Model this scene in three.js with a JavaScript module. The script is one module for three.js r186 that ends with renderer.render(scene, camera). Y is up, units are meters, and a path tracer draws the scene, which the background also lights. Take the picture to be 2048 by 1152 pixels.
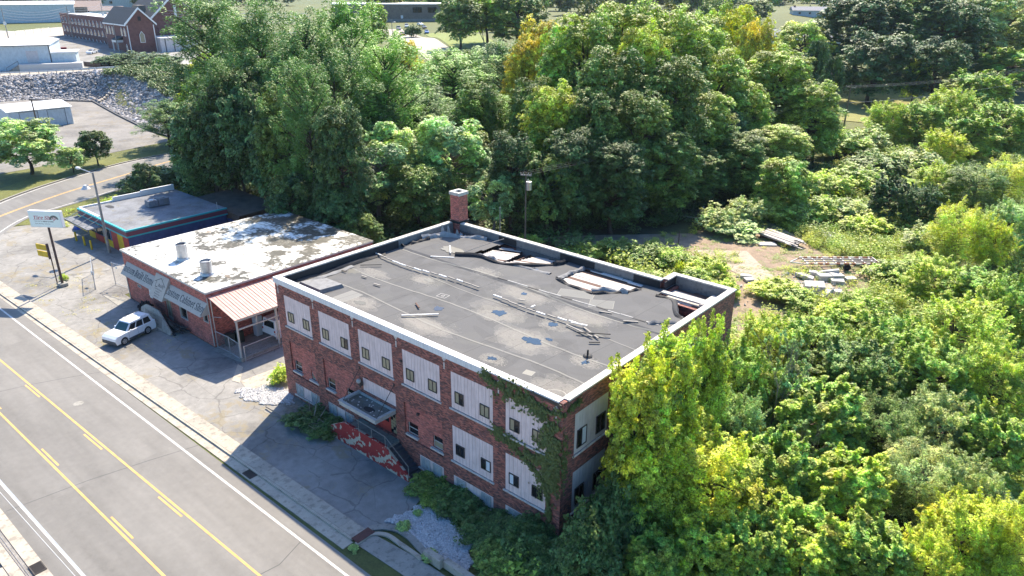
import * as THREE from 'three';
import { Sky } from 'three/addons/objects/Sky.js';
import { mergeGeometries } from 'three/addons/utils/BufferGeometryUtils.js';
import { RoundedBoxGeometry } from 'three/addons/geometries/RoundedBoxGeometry.js';

// ---------------------------------------------------------------- camera, sky, sun, exposure
const scene = new THREE.Scene();
const camera = new THREE.PerspectiveCamera(42.77, 16 / 9, 0.5, 3000);
camera.position.set(46.347, 30.383, 26.935);
camera.rotation.set(-0.3966, 0.7083, 0.0055, 'YXZ');
camera.updateMatrixWorld(true);
const renderer = new THREE.WebGLRenderer({ antialias: true });
renderer.toneMapping = THREE.LinearToneMapping;
renderer.toneMappingExposure = 2.3;
renderer.shadowMap.enabled = true;
const SUN = new THREE.Vector3(-0.469, 1, -0.833).normalize();
const sky = new Sky();
sky.name = 'sky';
sky.scale.setScalar(2500);
sky.userData.kind = 'structure';
sky.material.uniforms.sunPosition.value.copy(SUN);
sky.material.uniforms.turbidity.value = 3;
sky.material.uniforms.rayleigh.value = 1.6;
sky.material.uniforms.mieCoefficient.value = 0.004;
scene.add(sky);
scene.environmentIntensity = 0.14;
const sun = new THREE.DirectionalLight(0xfff0d8, 5);
sun.name = 'sun';
sun.position.copy(SUN).multiplyScalar(300);
sun.castShadow = true;
Object.assign(sun.shadow.camera, { left: -250, right: 250, top: 250, bottom: -250, far: 800 });
sun.shadow.mapSize.set(4096, 4096);
scene.add(sun, sun.target);
scene.fog = new THREE.FogExp2(new THREE.Color().setRGB(0.62, 0.74, 0.9), 0.00007);

// ---------------------------------------------------------------- numbers, noise
function rng(a) { return () => { a = (a + 0x6d2b79f5) | 0; let t = Math.imul(a ^ (a >>> 15), 1 | a); t = (t + Math.imul(t ^ (t >>> 7), 61 | t)) ^ t; return ((t ^ (t >>> 14)) >>> 0) / 4294967296; }; }
const V = (x, y, z) => new THREE.Vector3(x, y, z);
const L = THREE.MathUtils.lerp, clamp = THREE.MathUtils.clamp, SS = (x, a, b) => THREE.MathUtils.smoothstep(x, a, b), PI = Math.PI;
const hash = (x, y, s) => { let h = Math.imul(x, 374761393) ^ Math.imul(y, 668265263) ^ Math.imul(s, 2246822519); h = Math.imul(h ^ (h >>> 13), 1274126177); return ((h ^ (h >>> 16)) >>> 0) / 4294967296; };
function noise(x, y, s = 1, p = 0) {          // value noise, repeating after p cells if p
  const ix = Math.floor(x), iy = Math.floor(y), fx = x - ix, fy = y - iy, w = (k) => (p ? ((k % p) + p) % p : k);
  const u = fx * fx * (3 - 2 * fx), v = fy * fy * (3 - 2 * fy);
  return L(L(hash(w(ix), w(iy), s), hash(w(ix + 1), w(iy), s), u), L(hash(w(ix), w(iy + 1), s), hash(w(ix + 1), w(iy + 1), s), u), v);
}
function fbm(x, y, s = 1, p = 0, o = 5) { let a = 0.5, r = 0, t = 0; for (let i = 0; i < o; i++) { r += a * noise(x, y, s + i, p); t += a; a *= 0.55; x *= 2; y *= 2; p *= 2; } return r / t; }
const toS = (c) => 255 * (c <= 0.0031308 ? 12.92 * c : 1.055 * Math.pow(Math.max(c, 0), 1 / 2.4) - 0.055);
function dataTex(n, fn, color = true, m = n) { // fn(u, v) gives linear [r, g, b] or one value
  const d = new Uint8Array(n * m * 4);
  for (let y = 0, o = 0; y < m; y++) for (let x = 0; x < n; x++, o += 4) {
    let c = fn(x / n, y / m); if (typeof c === 'number') c = [c, c, c];
    for (let k = 0; k < 3; k++) d[o + k] = clamp(color ? toS(c[k]) : c[k] * 255, 0, 255);
    d[o + 3] = 255;
  }
  const t = new THREE.DataTexture(d, n, m);
  t.magFilter = THREE.LinearFilter; t.wrapS = t.wrapT = THREE.RepeatWrapping; t.colorSpace = color ? THREE.SRGBColorSpace : THREE.NoColorSpace; t.needsUpdate = true;
  return t;
}
function canvasTex(w, h, draw) {
  const c = document.createElement('canvas'); c.width = w; c.height = h; draw(c.getContext('2d'), w, h);
  const t = new THREE.CanvasTexture(c); t.colorSpace = THREE.SRGBColorSpace; t.wrapS = t.wrapT = THREE.RepeatWrapping; return t;
}
const per = (t, w, h = w) => { const c = t.clone(); c.repeat.set(1 / w, 1 / h); c.needsUpdate = true; return c; };   // uv in metres
const rgb = (r, g, b) => new THREE.Color().setRGB(r, g, b);
const mat = (name, c, rough = 0.85, o = {}) => { const m = new THREE[o.transmission || o.clearcoat || o.specularIntensity !== undefined ? 'MeshPhysicalMaterial' : 'MeshStandardMaterial']({ color: Array.isArray(c) ? rgb(...c) : c, roughness: rough, side: THREE.DoubleSide, ...o }); m.name = name; return m; };

// ---------------------------------------------------------------- textures (repeat in metres)
const grainT = dataTex(512, (u, v) => 0.72 + 0.5 * (fbm(u * 8, v * 8, 3, 8, 6) - 0.5) + 0.16 * (hash(u * 512 | 0, v * 512 | 0, 4) - 0.5));
const bumpT = dataTex(512, (u, v) => 0.5 * fbm(u * 16, v * 16, 8, 16, 5) + 0.5 * hash(u * 512 | 0, v * 512 | 0, 9), false);
function crackField(u, v, n, s) {              // distance to the borders of irregular cells
  let a = 9, b = 9; const x = u * n + 0.35 * fbm(u * 12, v * 12, s, 12), y = v * n + 0.35 * fbm(u * 12, v * 12, s + 3, 12), ix = Math.floor(x), iy = Math.floor(y);
  for (let j = -1; j < 2; j++) for (let i = -1; i < 2; i++) { const cx = ((ix + i) % n + n) % n, cy = ((iy + j) % n + n) % n, d = Math.hypot(ix + i + hash(cx, cy, s) - x, iy + j + hash(cx, cy, s + 1) - y); if (d < a) { b = a; a = d; } else if (d < b) b = d; }
  return b - a;
}
const lotT = dataTex(1024, (u, v) => {        // 22 m of old patched parking asphalt
  const big = fbm(u * 5, v * 5, 11, 5, 4), fine = fbm(u * 60, v * 60, 12, 60, 3), sp = hash(u * 1024 | 0, v * 1024 | 0, 7), cr = crackField(u, v, 7, 21), st = fbm(u * 11, v * 11, 31, 11, 4);
  let t = 0.6 + 0.55 * (big - 0.5) + 0.25 * (fine - 0.5) + 0.14 * (sp - 0.5);
  if (cr < 0.025 && st > 0.42) t *= 0.72;
  const dry = SS(st, 0.6, 0.72) * SS(fine, 0.4, 0.6) * 0.6;
  return [L(t, 0.62, dry), L(t * 0.985, 0.53, dry), L(t * 0.955, 0.34, dry)];
});
const roadT = dataTex(1024, (u, v) => {       // 26 m of worn light asphalt, streaked along the way of travel
  const st = fbm(u * 3, v * 40, 41, 0, 4) + 0.9 * (fbm(u * 2, v * 11, 47, 0, 4) - 0.5), big = fbm(u * 4, v * 4, 42, 4, 4), sp = hash(u * 1024 | 0, v * 1024 | 0, 43), fine = fbm(u * 90, v * 90, 44, 90, 2);
  const t = 0.8 + 0.24 * (st - 0.5) + 0.22 * (big - 0.5) + 0.1 * (sp - 0.5) + 0.1 * (fine - 0.5);
  return [t, t * 0.985, t * 0.962];
});
const concT = dataTex(512, (u, v) => {
  const a = fbm(u * 6, v * 6, 51, 6, 5), f = fbm(u * 50, v * 50, 52, 50, 2), s = fbm(u * 14, v * 14, 53, 14, 4);
  let t = 0.82 + 0.3 * (a - 0.5) + 0.14 * (f - 0.5); t *= 1 - 0.28 * SS(s, 0.56, 0.72); return [t, t * 0.985, t * 0.95];
});
const BR = 0.215, CO = 0.0715;
const brickCell = (u, v, nx, ny) => { const r = Math.floor(v * ny), x = u * nx + (r & 1 ? 0.5 : 0), c = Math.floor(x); return { r, c: ((c % nx) + nx) % nx, fx: x - c, fy: v * ny - r }; };
function brickPair(base, spread, dark) {       // 12 x 36 bricks
  const nx = 12, ny = 36, mortar = (k) => k.fx < 0.055 || k.fy < 0.15;
  const map = dataTex(1024, (u, v) => {
    const k = brickCell(u, v, nx, ny), g = fbm(u * 120, v * 120, 61, 120, 2), w = fbm(u * 3, v * 3, 64, 3, 4);
    if (mortar(k)) { const t = 0.12 + 0.06 * g; return [t * 1.35, t * 0.9, t * 0.8]; }
    const h = hash(k.c, k.r, 62), h2 = hash(k.c, k.r, 63); let t = (0.72 + spread * (h - 0.5)) * (0.82 + 0.36 * g) * (0.85 + 0.3 * w);
    const d = h2 < dark ? 0.45 : 1, p = h2 > 0.85 ? 1.12 : 1;
    return [base[0] * t * d * p, base[1] * t * (d < 1 ? 0.6 : 1) * p * p, base[2] * t * (d < 1 ? 0.75 : 1) * p * p];
  });
  const bump = dataTex(1024, (u, v) => { const k = brickCell(u, v, nx, ny); return mortar(k) ? 0.1 : 0.75 + 0.25 * hash(k.c, k.r, 65); }, false);
  return [per(map, nx * BR, ny * CO), per(bump, nx * BR, ny * CO)];
}
const [brA, brAb] = brickPair([0.38, 0.115, 0.08], 0.8, 0.3), [brB, brBb] = brickPair([0.6, 0.17, 0.125], 0.55, 0.1);
const streakT = dataTex(512, (u, v) => 0.85 + 0.35 * (fbm(u * 50, v * 4, 71, 0, 4) - 0.5) + 0.2 * (fbm(u * 8, v * 8, 72, 8, 4) - 0.5));
const woodT = dataTex(512, (u, v) => { const t = 0.7 + 0.6 * (fbm(u * 4, v * 70, 75, 0, 4) - 0.5); return [t, t * 0.97, t * 0.93]; });
const groundT = dataTex(1024, (u, v) => { const t = 0.7 + 0.5 * (fbm(u * 12, v * 12, 81, 12, 6) - 0.5) + 0.35 * (hash(u * 1024 | 0, v * 1024 | 0, 82) - 0.5) + 0.3 * (fbm(u * 90, v * 90, 83, 90, 2) - 0.5); return t; });
const rustT = dataTex(512, (u, v) => { const a = fbm(u * 7, v * 7, 85, 7, 5), k = SS(a, 0.46, 0.58); return [L(0.62, 0.26, k), L(0.6, 0.11, k), L(0.56, 0.06, k)]; });
const peelT = dataTex(512, (u, v) => { const a = fbm(u * 9, v * 9, 87, 9, 5), b = fbm(u * 2, v * 2, 88, 2, 3), k = SS(a * 0.75 + b * 0.35, 0.585, 0.61), f = fbm(u * 60, v * 60, 89, 60, 2); return [L(0.3, 0.44, k) * (0.75 + 0.5 * f), L(0.022, 0.38, k) * (0.75 + 0.5 * f), L(0.02, 0.29, k) * (0.75 + 0.5 * f)]; });

// ---------------------------------------------------------------- materials
const T = {
  road: mat('road_asphalt', [0.255, 0.247, 0.232], 0.95, { specularIntensity: 0.3, map: per(roadT, 26), bumpMap: per(bumpT, 1.5), bumpScale: 0.006 }),
  street: mat('street_asphalt', [0.25, 0.247, 0.24], 0.95, { specularIntensity: 0.3, map: per(roadT, 26), bumpMap: per(bumpT, 1.5), bumpScale: 0.006 }),
  lot: mat('lot_asphalt', [0.39, 0.382, 0.365], 0.95, { specularIntensity: 0.3, map: per(lotT, 22), bumpMap: per(bumpT, 1.2), bumpScale: 0.012 }),
  conc: mat('concrete', [0.47, 0.42, 0.35], 0.88, { map: per(concT, 4), bumpMap: per(bumpT, 1), bumpScale: 0.004 }),
  concGrey: mat('grey_concrete', [0.33, 0.32, 0.29], 0.9, { map: per(concT, 3), bumpMap: per(bumpT, 1), bumpScale: 0.006 }),
  white: mat('white_marking', [0.72, 0.7, 0.66], 0.7, { map: per(grainT, 3) }), yellow: mat('yellow_marking', [0.78, 0.47, 0.14], 0.7, { map: per(grainT, 3) }),
  crack: mat('grit_filled_crack', [0.17, 0.165, 0.155], 0.95), seal: mat('tar_seal', [0.07, 0.07, 0.07], 0.8), dark: mat('dark_void', [0.012, 0.012, 0.014], 0.9), iron: mat('iron', [0.06, 0.05, 0.045], 0.7, { metalness: 0.3 }),
  brick: mat('brick', [1, 1, 1], 0.85, { map: brA, bumpMap: brAb, bumpScale: 0.006 }), brickB: mat('infill_brick', [1, 1, 1], 0.88, { map: brB, bumpMap: brBb, bumpScale: 0.006 }),
  redband: mat('red_painted_masonry', [0.2, 0.025, 0.025], 0.8, { map: per(grainT, 2) }), peel: mat('peeling_red_paint', [1, 1, 1], 0.85, { map: per(peelT, 3.2) }),
  siding: mat('pinkish_siding', [0.8, 0.635, 0.6], 0.6, { map: per(streakT, 3) }), sidingGrey: mat('grey_siding', [0.66, 0.6, 0.58], 0.6, { map: per(streakT, 3) }),
  gap: mat('seam', [0.2, 0.165, 0.16], 0.9), sill: mat('stone_sill', [0.66, 0.6, 0.56], 0.8, { map: per(concT, 1.5) }), frameW: mat('weathered_white_frame', [0.5, 0.5, 0.48], 0.7, { map: per(concT, 0.9) }), frameD: mat('dark_bronze_frame', [0.035, 0.03, 0.027], 0.5),
  paneDark: mat('dark_glass', [0.012, 0.013, 0.015], 0.08), paneTan: mat('glass_over_tan_blind', [0.3, 0.26, 0.17], 0.12), paneSky: mat('pale_glass', [0.6, 0.66, 0.7], 0.15), board: mat('boarded_pane', [0.5, 0.54, 0.58], 0.85, { map: per(lotT, 1.6) }),
  coping: mat('white_metal_coping', [0.74, 0.73, 0.71], 0.5, { map: per(streakT, 4) }), copeStone: mat('stone_coping', [0.6, 0.575, 0.53], 0.8, { map: per(concT, 2) }), liner: mat('black_membrane', [0.02, 0.02, 0.023], 0.75, { map: per(grainT, 2) }), linerGrey: mat('grey_masonry', [0.22, 0.22, 0.22], 0.9, { map: per(concT, 2) }),
  puddle: mat('water', [0.022, 0.032, 0.04], 0.03), puddleBrown: mat('shallow_brown_water', [0.06, 0.056, 0.04], 0.5), deck: mat('bleached_deck_board', [0.62, 0.58, 0.55], 0.8, { map: per(woodT, 2) }), deckBrown: mat('rotten_wood', [0.16, 0.09, 0.065], 0.9, { map: per(woodT, 2) }), wood: mat('grey_wood', [0.38, 0.36, 0.33], 0.85, { map: per(woodT, 2) }),
  steelW: mat('white_painted_steel', [0.68, 0.68, 0.66], 0.45, { map: per(streakT, 3) }), galv: mat('galvanised_steel', [0.55, 0.56, 0.57], 0.42, { metalness: 0.75, map: per(streakT, 1) }), pole: mat('weathered_pole', [0.19, 0.15, 0.12], 0.9, { map: per(woodT, 2) }), poleGrey: mat('grey_pole', [0.36, 0.35, 0.33], 0.8, { map: per(woodT, 2) }), brownSteel: mat('brown_steel', [0.06, 0.035, 0.03], 0.55), wire: mat('wire', [0.16, 0.15, 0.15], 0.6), wirePale: mat('aluminium_wire', [0.5, 0.5, 0.5], 0.4, { metalness: 0.5 }),
  pinkRoof: mat('pink_metal_roof', [0.52, 0.29, 0.25], 0.5, { map: per(streakT, 3) }), teal: mat('teal_paint', [0.03, 0.36, 0.38], 0.55), maroon: mat('maroon_paint', [0.15, 0.045, 0.065], 0.6), blue: mat('blue_paint', [0.04, 0.09, 0.24], 0.6, { map: per(grainT, 3) }), red: mat('red_paint', [0.5, 0.05, 0.04], 0.6, { map: per(grainT, 3) }), yel: mat('yellow_paint', [0.78, 0.52, 0.01], 0.55, { map: per(grainT, 3) }), roofGrey: mat('grey_roll_roof', [0.27, 0.29, 0.33], 0.9, { map: per(lotT, 9) }),
  pale: mat('pale_blue_white_metal', [0.6, 0.67, 0.7], 0.5, { map: per(streakT, 4) }), roofW: mat('white_metal_roof', [0.8, 0.8, 0.78], 0.5, { map: per(streakT, 8) }), churchRoof: mat('dark_shingle_roof', [0.05, 0.06, 0.068], 0.85, { map: per(grainT, 3) }), churchBrick: mat('purple_brown_brick', [0.2, 0.09, 0.075], 0.85, { map: per(grainT, 4) }), trim: mat('white_trim', [0.72, 0.72, 0.7], 0.6), tanWall: mat('tan_block_wall', [0.24, 0.2, 0.165], 0.85, { map: per(concT, 5) }), shingle: mat('grey_shingles', [0.34, 0.34, 0.36], 0.9, { map: per(grainT, 3) }), brownRoof: mat('brown_shingles', [0.3, 0.23, 0.2], 0.9, { map: per(grainT, 4) }),
  carWhite: mat('white_car_paint', [0.78, 0.79, 0.8], 0.3, { clearcoat: 0.8, clearcoatRoughness: 0.08 }), carGrey: mat('silver_car_paint', [0.35, 0.36, 0.37], 0.35, { clearcoat: 0.8 }), carBlack: mat('black_car_paint', [0.015, 0.016, 0.02], 0.3, { clearcoat: 0.8 }), carRed: mat('red_car_paint', [0.35, 0.035, 0.025], 0.35, { clearcoat: 0.8 }), carBlue: mat('blue_car_paint', [0.03, 0.16, 0.5], 0.35, { clearcoat: 0.8 }), trimGrey: mat('grey_plastic', [0.07, 0.07, 0.075], 0.6), glass: mat('car_glass', [0.018, 0.024, 0.026], 0.05), tyre: mat('tyre_rubber', [0.018, 0.018, 0.018], 0.85), rim: mat('alloy', [0.5, 0.5, 0.5], 0.35, { metalness: 0.7 }), lens: mat('clear_lens', [0.6, 0.62, 0.62], 0.1), tail: mat('red_lens', [0.35, 0.01, 0.01], 0.2), tarp: mat('blue_tarp', [0.01, 0.04, 0.25], 0.5),
  stone: mat('pale_limestone', [0.5, 0.49, 0.475], 0.9), rock: mat('grey_rock', [0.44, 0.425, 0.41], 0.9), slab: mat('broken_concrete', [0.56, 0.55, 0.53], 0.9, { map: per(concT, 2) }), bark: mat('bark', [0.1, 0.075, 0.055], 0.95, { map: per(woodT, 1) }), barkPale: mat('pale_bark', [0.3, 0.27, 0.24], 0.95, { map: per(woodT, 1) }), rusty: mat('rusty_steel', [1, 1, 1], 0.8, { map: per(rustT, 3) }),
};

// ---------------------------------------------------------------- geometry helpers
function uvAbs(g) {                            // uv in metres from place, by the way a face points
  if (g.index) g = g.toNonIndexed();
  g.computeVertexNormals();
  const p = g.attributes.position, n = g.attributes.normal, uv = new Float32Array(p.count * 2);
  for (let i = 0; i < p.count; i++) {
    const ax = Math.abs(n.getX(i)), ay = Math.abs(n.getY(i)), az = Math.abs(n.getZ(i)), x = p.getX(i), y = p.getY(i), z = p.getZ(i);
    if (ay >= ax && ay >= az) { uv[i * 2] = x; uv[i * 2 + 1] = z; } else if (ax >= az) { uv[i * 2] = z; uv[i * 2 + 1] = y; } else { uv[i * 2] = x; uv[i * 2 + 1] = y; }
  }
  g.setAttribute('uv', new THREE.BufferAttribute(uv, 2));
  for (const k of Object.keys(g.attributes)) if (!['position', 'normal', 'uv'].includes(k)) g.deleteAttribute(k);
  return g;
}
const bx = (x0, x1, y0, y1, z0, z1) => uvAbs(new THREE.BoxGeometry(Math.abs(x1 - x0), Math.abs(y1 - y0), Math.abs(z1 - z0)).translate((x0 + x1) / 2, (y0 + y1) / 2, (z0 + z1) / 2));
const rb = (x0, x1, y0, y1, z0, z1, r = 0.03) => uvAbs(new RoundedBoxGeometry(Math.abs(x1 - x0), Math.abs(y1 - y0), Math.abs(z1 - z0), 2, r).translate((x0 + x1) / 2, (y0 + y1) / 2, (z0 + z1) / 2));
const at = (g, x, y, z, rx = 0, ry = 0, rz = 0) => g.applyMatrix4(new THREE.Matrix4().compose(V(x, y, z), new THREE.Quaternion().setFromEuler(new THREE.Euler(rx, ry, rz, 'YXZ')), V(1, 1, 1)));
const box = (w, h, d, x, y, z, rx, ry, rz) => at(bx(-w / 2, w / 2, -h / 2, h / 2, -d / 2, d / 2), x, y, z, rx, ry, rz);
const join = (list) => { list = list.flat(); return list.length === 1 ? list[0] : mergeGeometries(list.map((g) => { g = g.index ? g.toNonIndexed() : g; for (const k of Object.keys(g.attributes)) if (!['position', 'normal', 'uv'].includes(k)) g.deleteAttribute(k); if (!g.attributes.uv) g.setAttribute('uv', new THREE.BufferAttribute(new Float32Array(g.attributes.position.count * 2), 2)); return g; })); };
function rod(a, b, r0, r1 = r0, seg = 8) {      // tapered round bar between two points
  a = V(...(a.toArray ? a.toArray() : a)); b = V(...(b.toArray ? b.toArray() : b));
  const d = b.clone().sub(a), len = d.length();
  return new THREE.CylinderGeometry(r1, r0, len, seg, 1).translate(0, len / 2, 0).applyQuaternion(new THREE.Quaternion().setFromUnitVectors(V(0, 1, 0), d.normalize())).translate(a.x, a.y, a.z);
}
function shapeOf(pts, holes = []) { const s = new THREE.Shape(pts.map((p) => new THREE.Vector2(p[0], p[1]))); for (const h of holes) s.holes.push(new THREE.Path(h.map((p) => new THREE.Vector2(p[0], p[1])))); return s; }
const rect = (x0, x1, y0, y1) => [[x0, y0], [x1, y0], [x1, y1], [x0, y1]];
const plate = (pts, depth, holes) => uvAbs(new THREE.ExtrudeGeometry(shapeOf(pts, holes), { depth, bevelEnabled: false, curveSegments: 10 }));       // upright in the xy plane, thick towards +z
const flat = (pts, y, thick = 0, holes = []) => {                                                                                              // ground polygon of [x, z]
  const s = shapeOf(pts.map(([x, z]) => [x, -z]), holes.map((h) => h.map(([x, z]) => [x, -z])));
  const g = thick ? new THREE.ExtrudeGeometry(s, { depth: thick, bevelEnabled: false }) : new THREE.ShapeGeometry(s, 16);
  return uvAbs(g.rotateX(-PI / 2).translate(0, y - thick, 0));
};
const blob = (cx, cz, rx, rz, seed, n = 28, wob = 0.35) => { const o = []; for (let i = 0; i < n; i++) { const a = (i / n) * 2 * PI, k = 1 + wob * 2 * (fbm(Math.cos(a) * 1.3 + 5, Math.sin(a) * 1.3 + 5, seed) - 0.5); o.push([cx + Math.cos(a) * rx * k, cz + Math.sin(a) * rz * k]); } return o; };
function band(line, w0, w1, y, hf) {            // strip along a line of [x, z] from offset w0 to w1 (to the left of travel), draped on hf
  const P = [], ix = [], n = line.length;
  for (let i = 0; i < n; i++) {
    const a = line[Math.max(0, i - 1)], b = line[Math.min(n - 1, i + 1)], dx = b[0] - a[0], dz = b[1] - a[1], l = Math.hypot(dx, dz), nx = dz / l, nz = -dx / l;
    for (const w of [w0, w1]) { const x = line[i][0] + nx * w, z = line[i][1] + nz * w; P.push(x, (hf ? hf(x, z) : 0) + y, z); }
    if (i) { const k = 2 * i; ix.push(k - 2, k, k - 1, k - 1, k, k + 1); }
  }
  const g = new THREE.BufferGeometry(); g.setAttribute('position', new THREE.Float32BufferAttribute(P, 3)); g.setIndex(ix); return uvAbs(g);
}
function sweep(line, w0, w1, y0, y1) {         // a low wall along a line of [x, z]
  const P = [], ix = [], n = line.length;
  for (let i = 0; i < n; i++) { const a = line[Math.max(0, i - 1)], b = line[Math.min(n - 1, i + 1)], dx = b[0] - a[0], dz = b[1] - a[1], l = Math.hypot(dx, dz), nx = dz / l, nz = -dx / l; for (const [w, y] of [[w0, y0], [w0, y1], [w1, y1], [w1, y0]]) P.push(line[i][0] + nx * w, y, line[i][1] + nz * w); if (i) for (let k = 0; k < 4; k++) { const p = (i - 1) * 4 + k, q = (i - 1) * 4 + ((k + 1) % 4); ix.push(p, q, p + 4, q, q + 4, p + 4); } }
  const e = (n - 1) * 4; ix.push(0, 2, 1, 0, 3, 2, e, e + 1, e + 2, e, e + 2, e + 3);
  const g = new THREE.BufferGeometry(); g.setAttribute('position', new THREE.Float32BufferAttribute(P, 3)); g.setIndex(ix); return uvAbs(g);
}
function smooth(pts, n) { const c = new THREE.CatmullRomCurve3(pts.map((p) => V(p[0], 0, p[1]))); return c.getSpacedPoints(n).map((p) => [p.x, p.z]); }
function quadPrism(q, u0, u1, v0, v1, off, th) { // a thin piece on a four-cornered face: q = corners (bottom-left, bottom-right, top-right, top-left)
  const P = (u, v) => q[0].clone().lerp(q[1], u).lerp(q[3].clone().lerp(q[2], u), v), n = q[1].clone().sub(q[0]).cross(q[3].clone().sub(q[0])).normalize();
  const f = [P(u0, v0), P(u1, v0), P(u1, v1), P(u0, v1)], o = f.map((p) => p.clone().addScaledVector(n, off)), i = f.map((p) => p.clone().addScaledVector(n, off - th));
  return hull8([...i, ...o]);
}
function hull8(c) {                            // six-sided solid from eight corners: lower ring 0-3, upper ring 4-7
  const F = [[0, 3, 2, 1], [4, 5, 6, 7], [0, 1, 5, 4], [1, 2, 6, 5], [2, 3, 7, 6], [3, 0, 4, 7]], P = [];
  for (const [a, b, d, e] of F) for (const k of [a, b, d, a, d, e]) P.push(...(c[k].toArray ? c[k].toArray() : c[k]));
  const g = new THREE.BufferGeometry(); g.setAttribute('position', new THREE.Float32BufferAttribute(P, 3)); return uvAbs(g);
}
const wireGeo = (a, b, sag, r = 0.025, n = 24) => { const pts = []; for (let i = 0; i <= n; i++) { const t = i / n; pts.push(V(L(a[0], b[0], t), L(a[1], b[1], t) - 4 * sag * t * (1 - t), L(a[2], b[2], t))); } return new THREE.TubeGeometry(new THREE.CatmullRomCurve3(pts), n, r, 5); };

// ---------------------------------------------------------------- things and parts
const used = {};
const numbered = (n) => { const k = (used[n] = (used[n] ?? -1) + 1); return k ? n + '_' + String(k).padStart(3, '0') : n; };
const lit = (o) => { o.castShadow = o.receiveShadow = true; return o; };
function tag(o, label, category, group) { Object.assign(o.userData, { label, category }); if (group) o.userData.group = group; return o; }
function thing(name, label, category, [x, y, z] = [0, 0, 0], turn = 0, group) { const o = new THREE.Group(); o.name = numbered(name); o.position.set(x, y, z); o.rotation.y = turn; scene.add(o); return tag(o, label, category, group); }
function part(parent, name, geo, m, label) { const o = lit(new THREE.Mesh(Array.isArray(geo) ? join(geo) : geo, m)); o.name = name; if (label) o.userData.label = label; parent.add(o); return o; }
function solo(name, label, category, geo, m, group) { const o = part(scene, numbered(name), geo, m); return tag(o, label, category, group); }
function struct(name, geo, m) { const o = part(scene, numbered(name), geo, m); o.userData.kind = 'structure'; return o; }
function stuff(name, label, geo, m, mats4, colors) {
  const o = lit(new THREE.InstancedMesh(geo, m, mats4.length)); mats4.forEach((x, i) => o.setMatrixAt(i, x)); if (colors) colors.forEach((c, i) => o.setColorAt(i, c));
  o.name = numbered(name); o.userData = { label, category: name.replace(/_/g, ' '), kind: 'stuff' }; scene.add(o); return o;
}
const M4 = (x, y, z, s, ry = 0, rx = 0, rz = 0) => new THREE.Matrix4().compose(V(x, y, z), new THREE.Quaternion().setFromEuler(new THREE.Euler(rx, ry, rz, 'YXZ')), Array.isArray(s) ? V(...s) : V(s, s, s));
function inPoly(x, z, p) { let c = false; for (let i = 0, j = p.length - 1; i < p.length; j = i++) if (p[i][1] > z !== p[j][1] > z && x < ((p[j][0] - p[i][0]) * (z - p[i][1])) / (p[j][1] - p[i][1]) + p[i][0]) c = !c; return c; }

// ---------------------------------------------------------------- terrain
const EDGE = [[-260, 10], [-188, -22], [-184, -42], [-172, -49.5], [-167.6, -52.5], [-141, -47.5], [-117, -43.6], [-104, -43.5], [-92, -62], [-70, -95], [-40, -125], [-10, -185], [30, -230], [120, -300]];
function rise(x, z) {                          // metres beyond the foot of the hill, negative in front of it
  let best = 1e9, s = 0;
  for (let i = 1; i < EDGE.length; i++) {
    const [ax, az] = EDGE[i - 1], [bx_, bz] = EDGE[i], dx = bx_ - ax, dz = bz - az, t = clamp(((x - ax) * dx + (z - az) * dz) / (dx * dx + dz * dz), 0, 1), qx = x - ax - t * dx, qz = z - az - t * dz, d = Math.hypot(qx, qz);
    if (d < best - 1e-6) { best = d; s = dx * qz - dz * qx; }
  }
  return s < 0 ? best : -best;
}
function ground(x, z) {
  const d = rise(x, z); if (d <= 0) return 0;
  const right = SS(x, -110, -70), run = L(12, 75, right), top = x < -150 ? 7 - 2 * SS(-x, 168, 200) : 7 - 4.5 * SS(x, -150, -104) * (1 - right);
  return top * SS(d, 0, run) + 0.02 * Math.max(0, d - run) * (1 - 0.5 * SS(d, 200, 500));
}
const up = V(0, 0, 0);
function spot(u, v, h) {                       // where a thing h metres tall stands whose top is seen at (u, v) of the 2048 x 1152 photograph
  const d = V((u - 1024) / 1471.15, -(v - 576) / 1471.15, -1).applyQuaternion(camera.quaternion), p = V(0, 0, 0);
  let t = 10; for (; t < 900; t += 0.4) { p.copy(camera.position).addScaledVector(d, t); if (p.y - ground(p.x, p.z) <= h) break; }
  return { x: p.x, z: p.z, y: ground(p.x, p.z), d: t };
}

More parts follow.
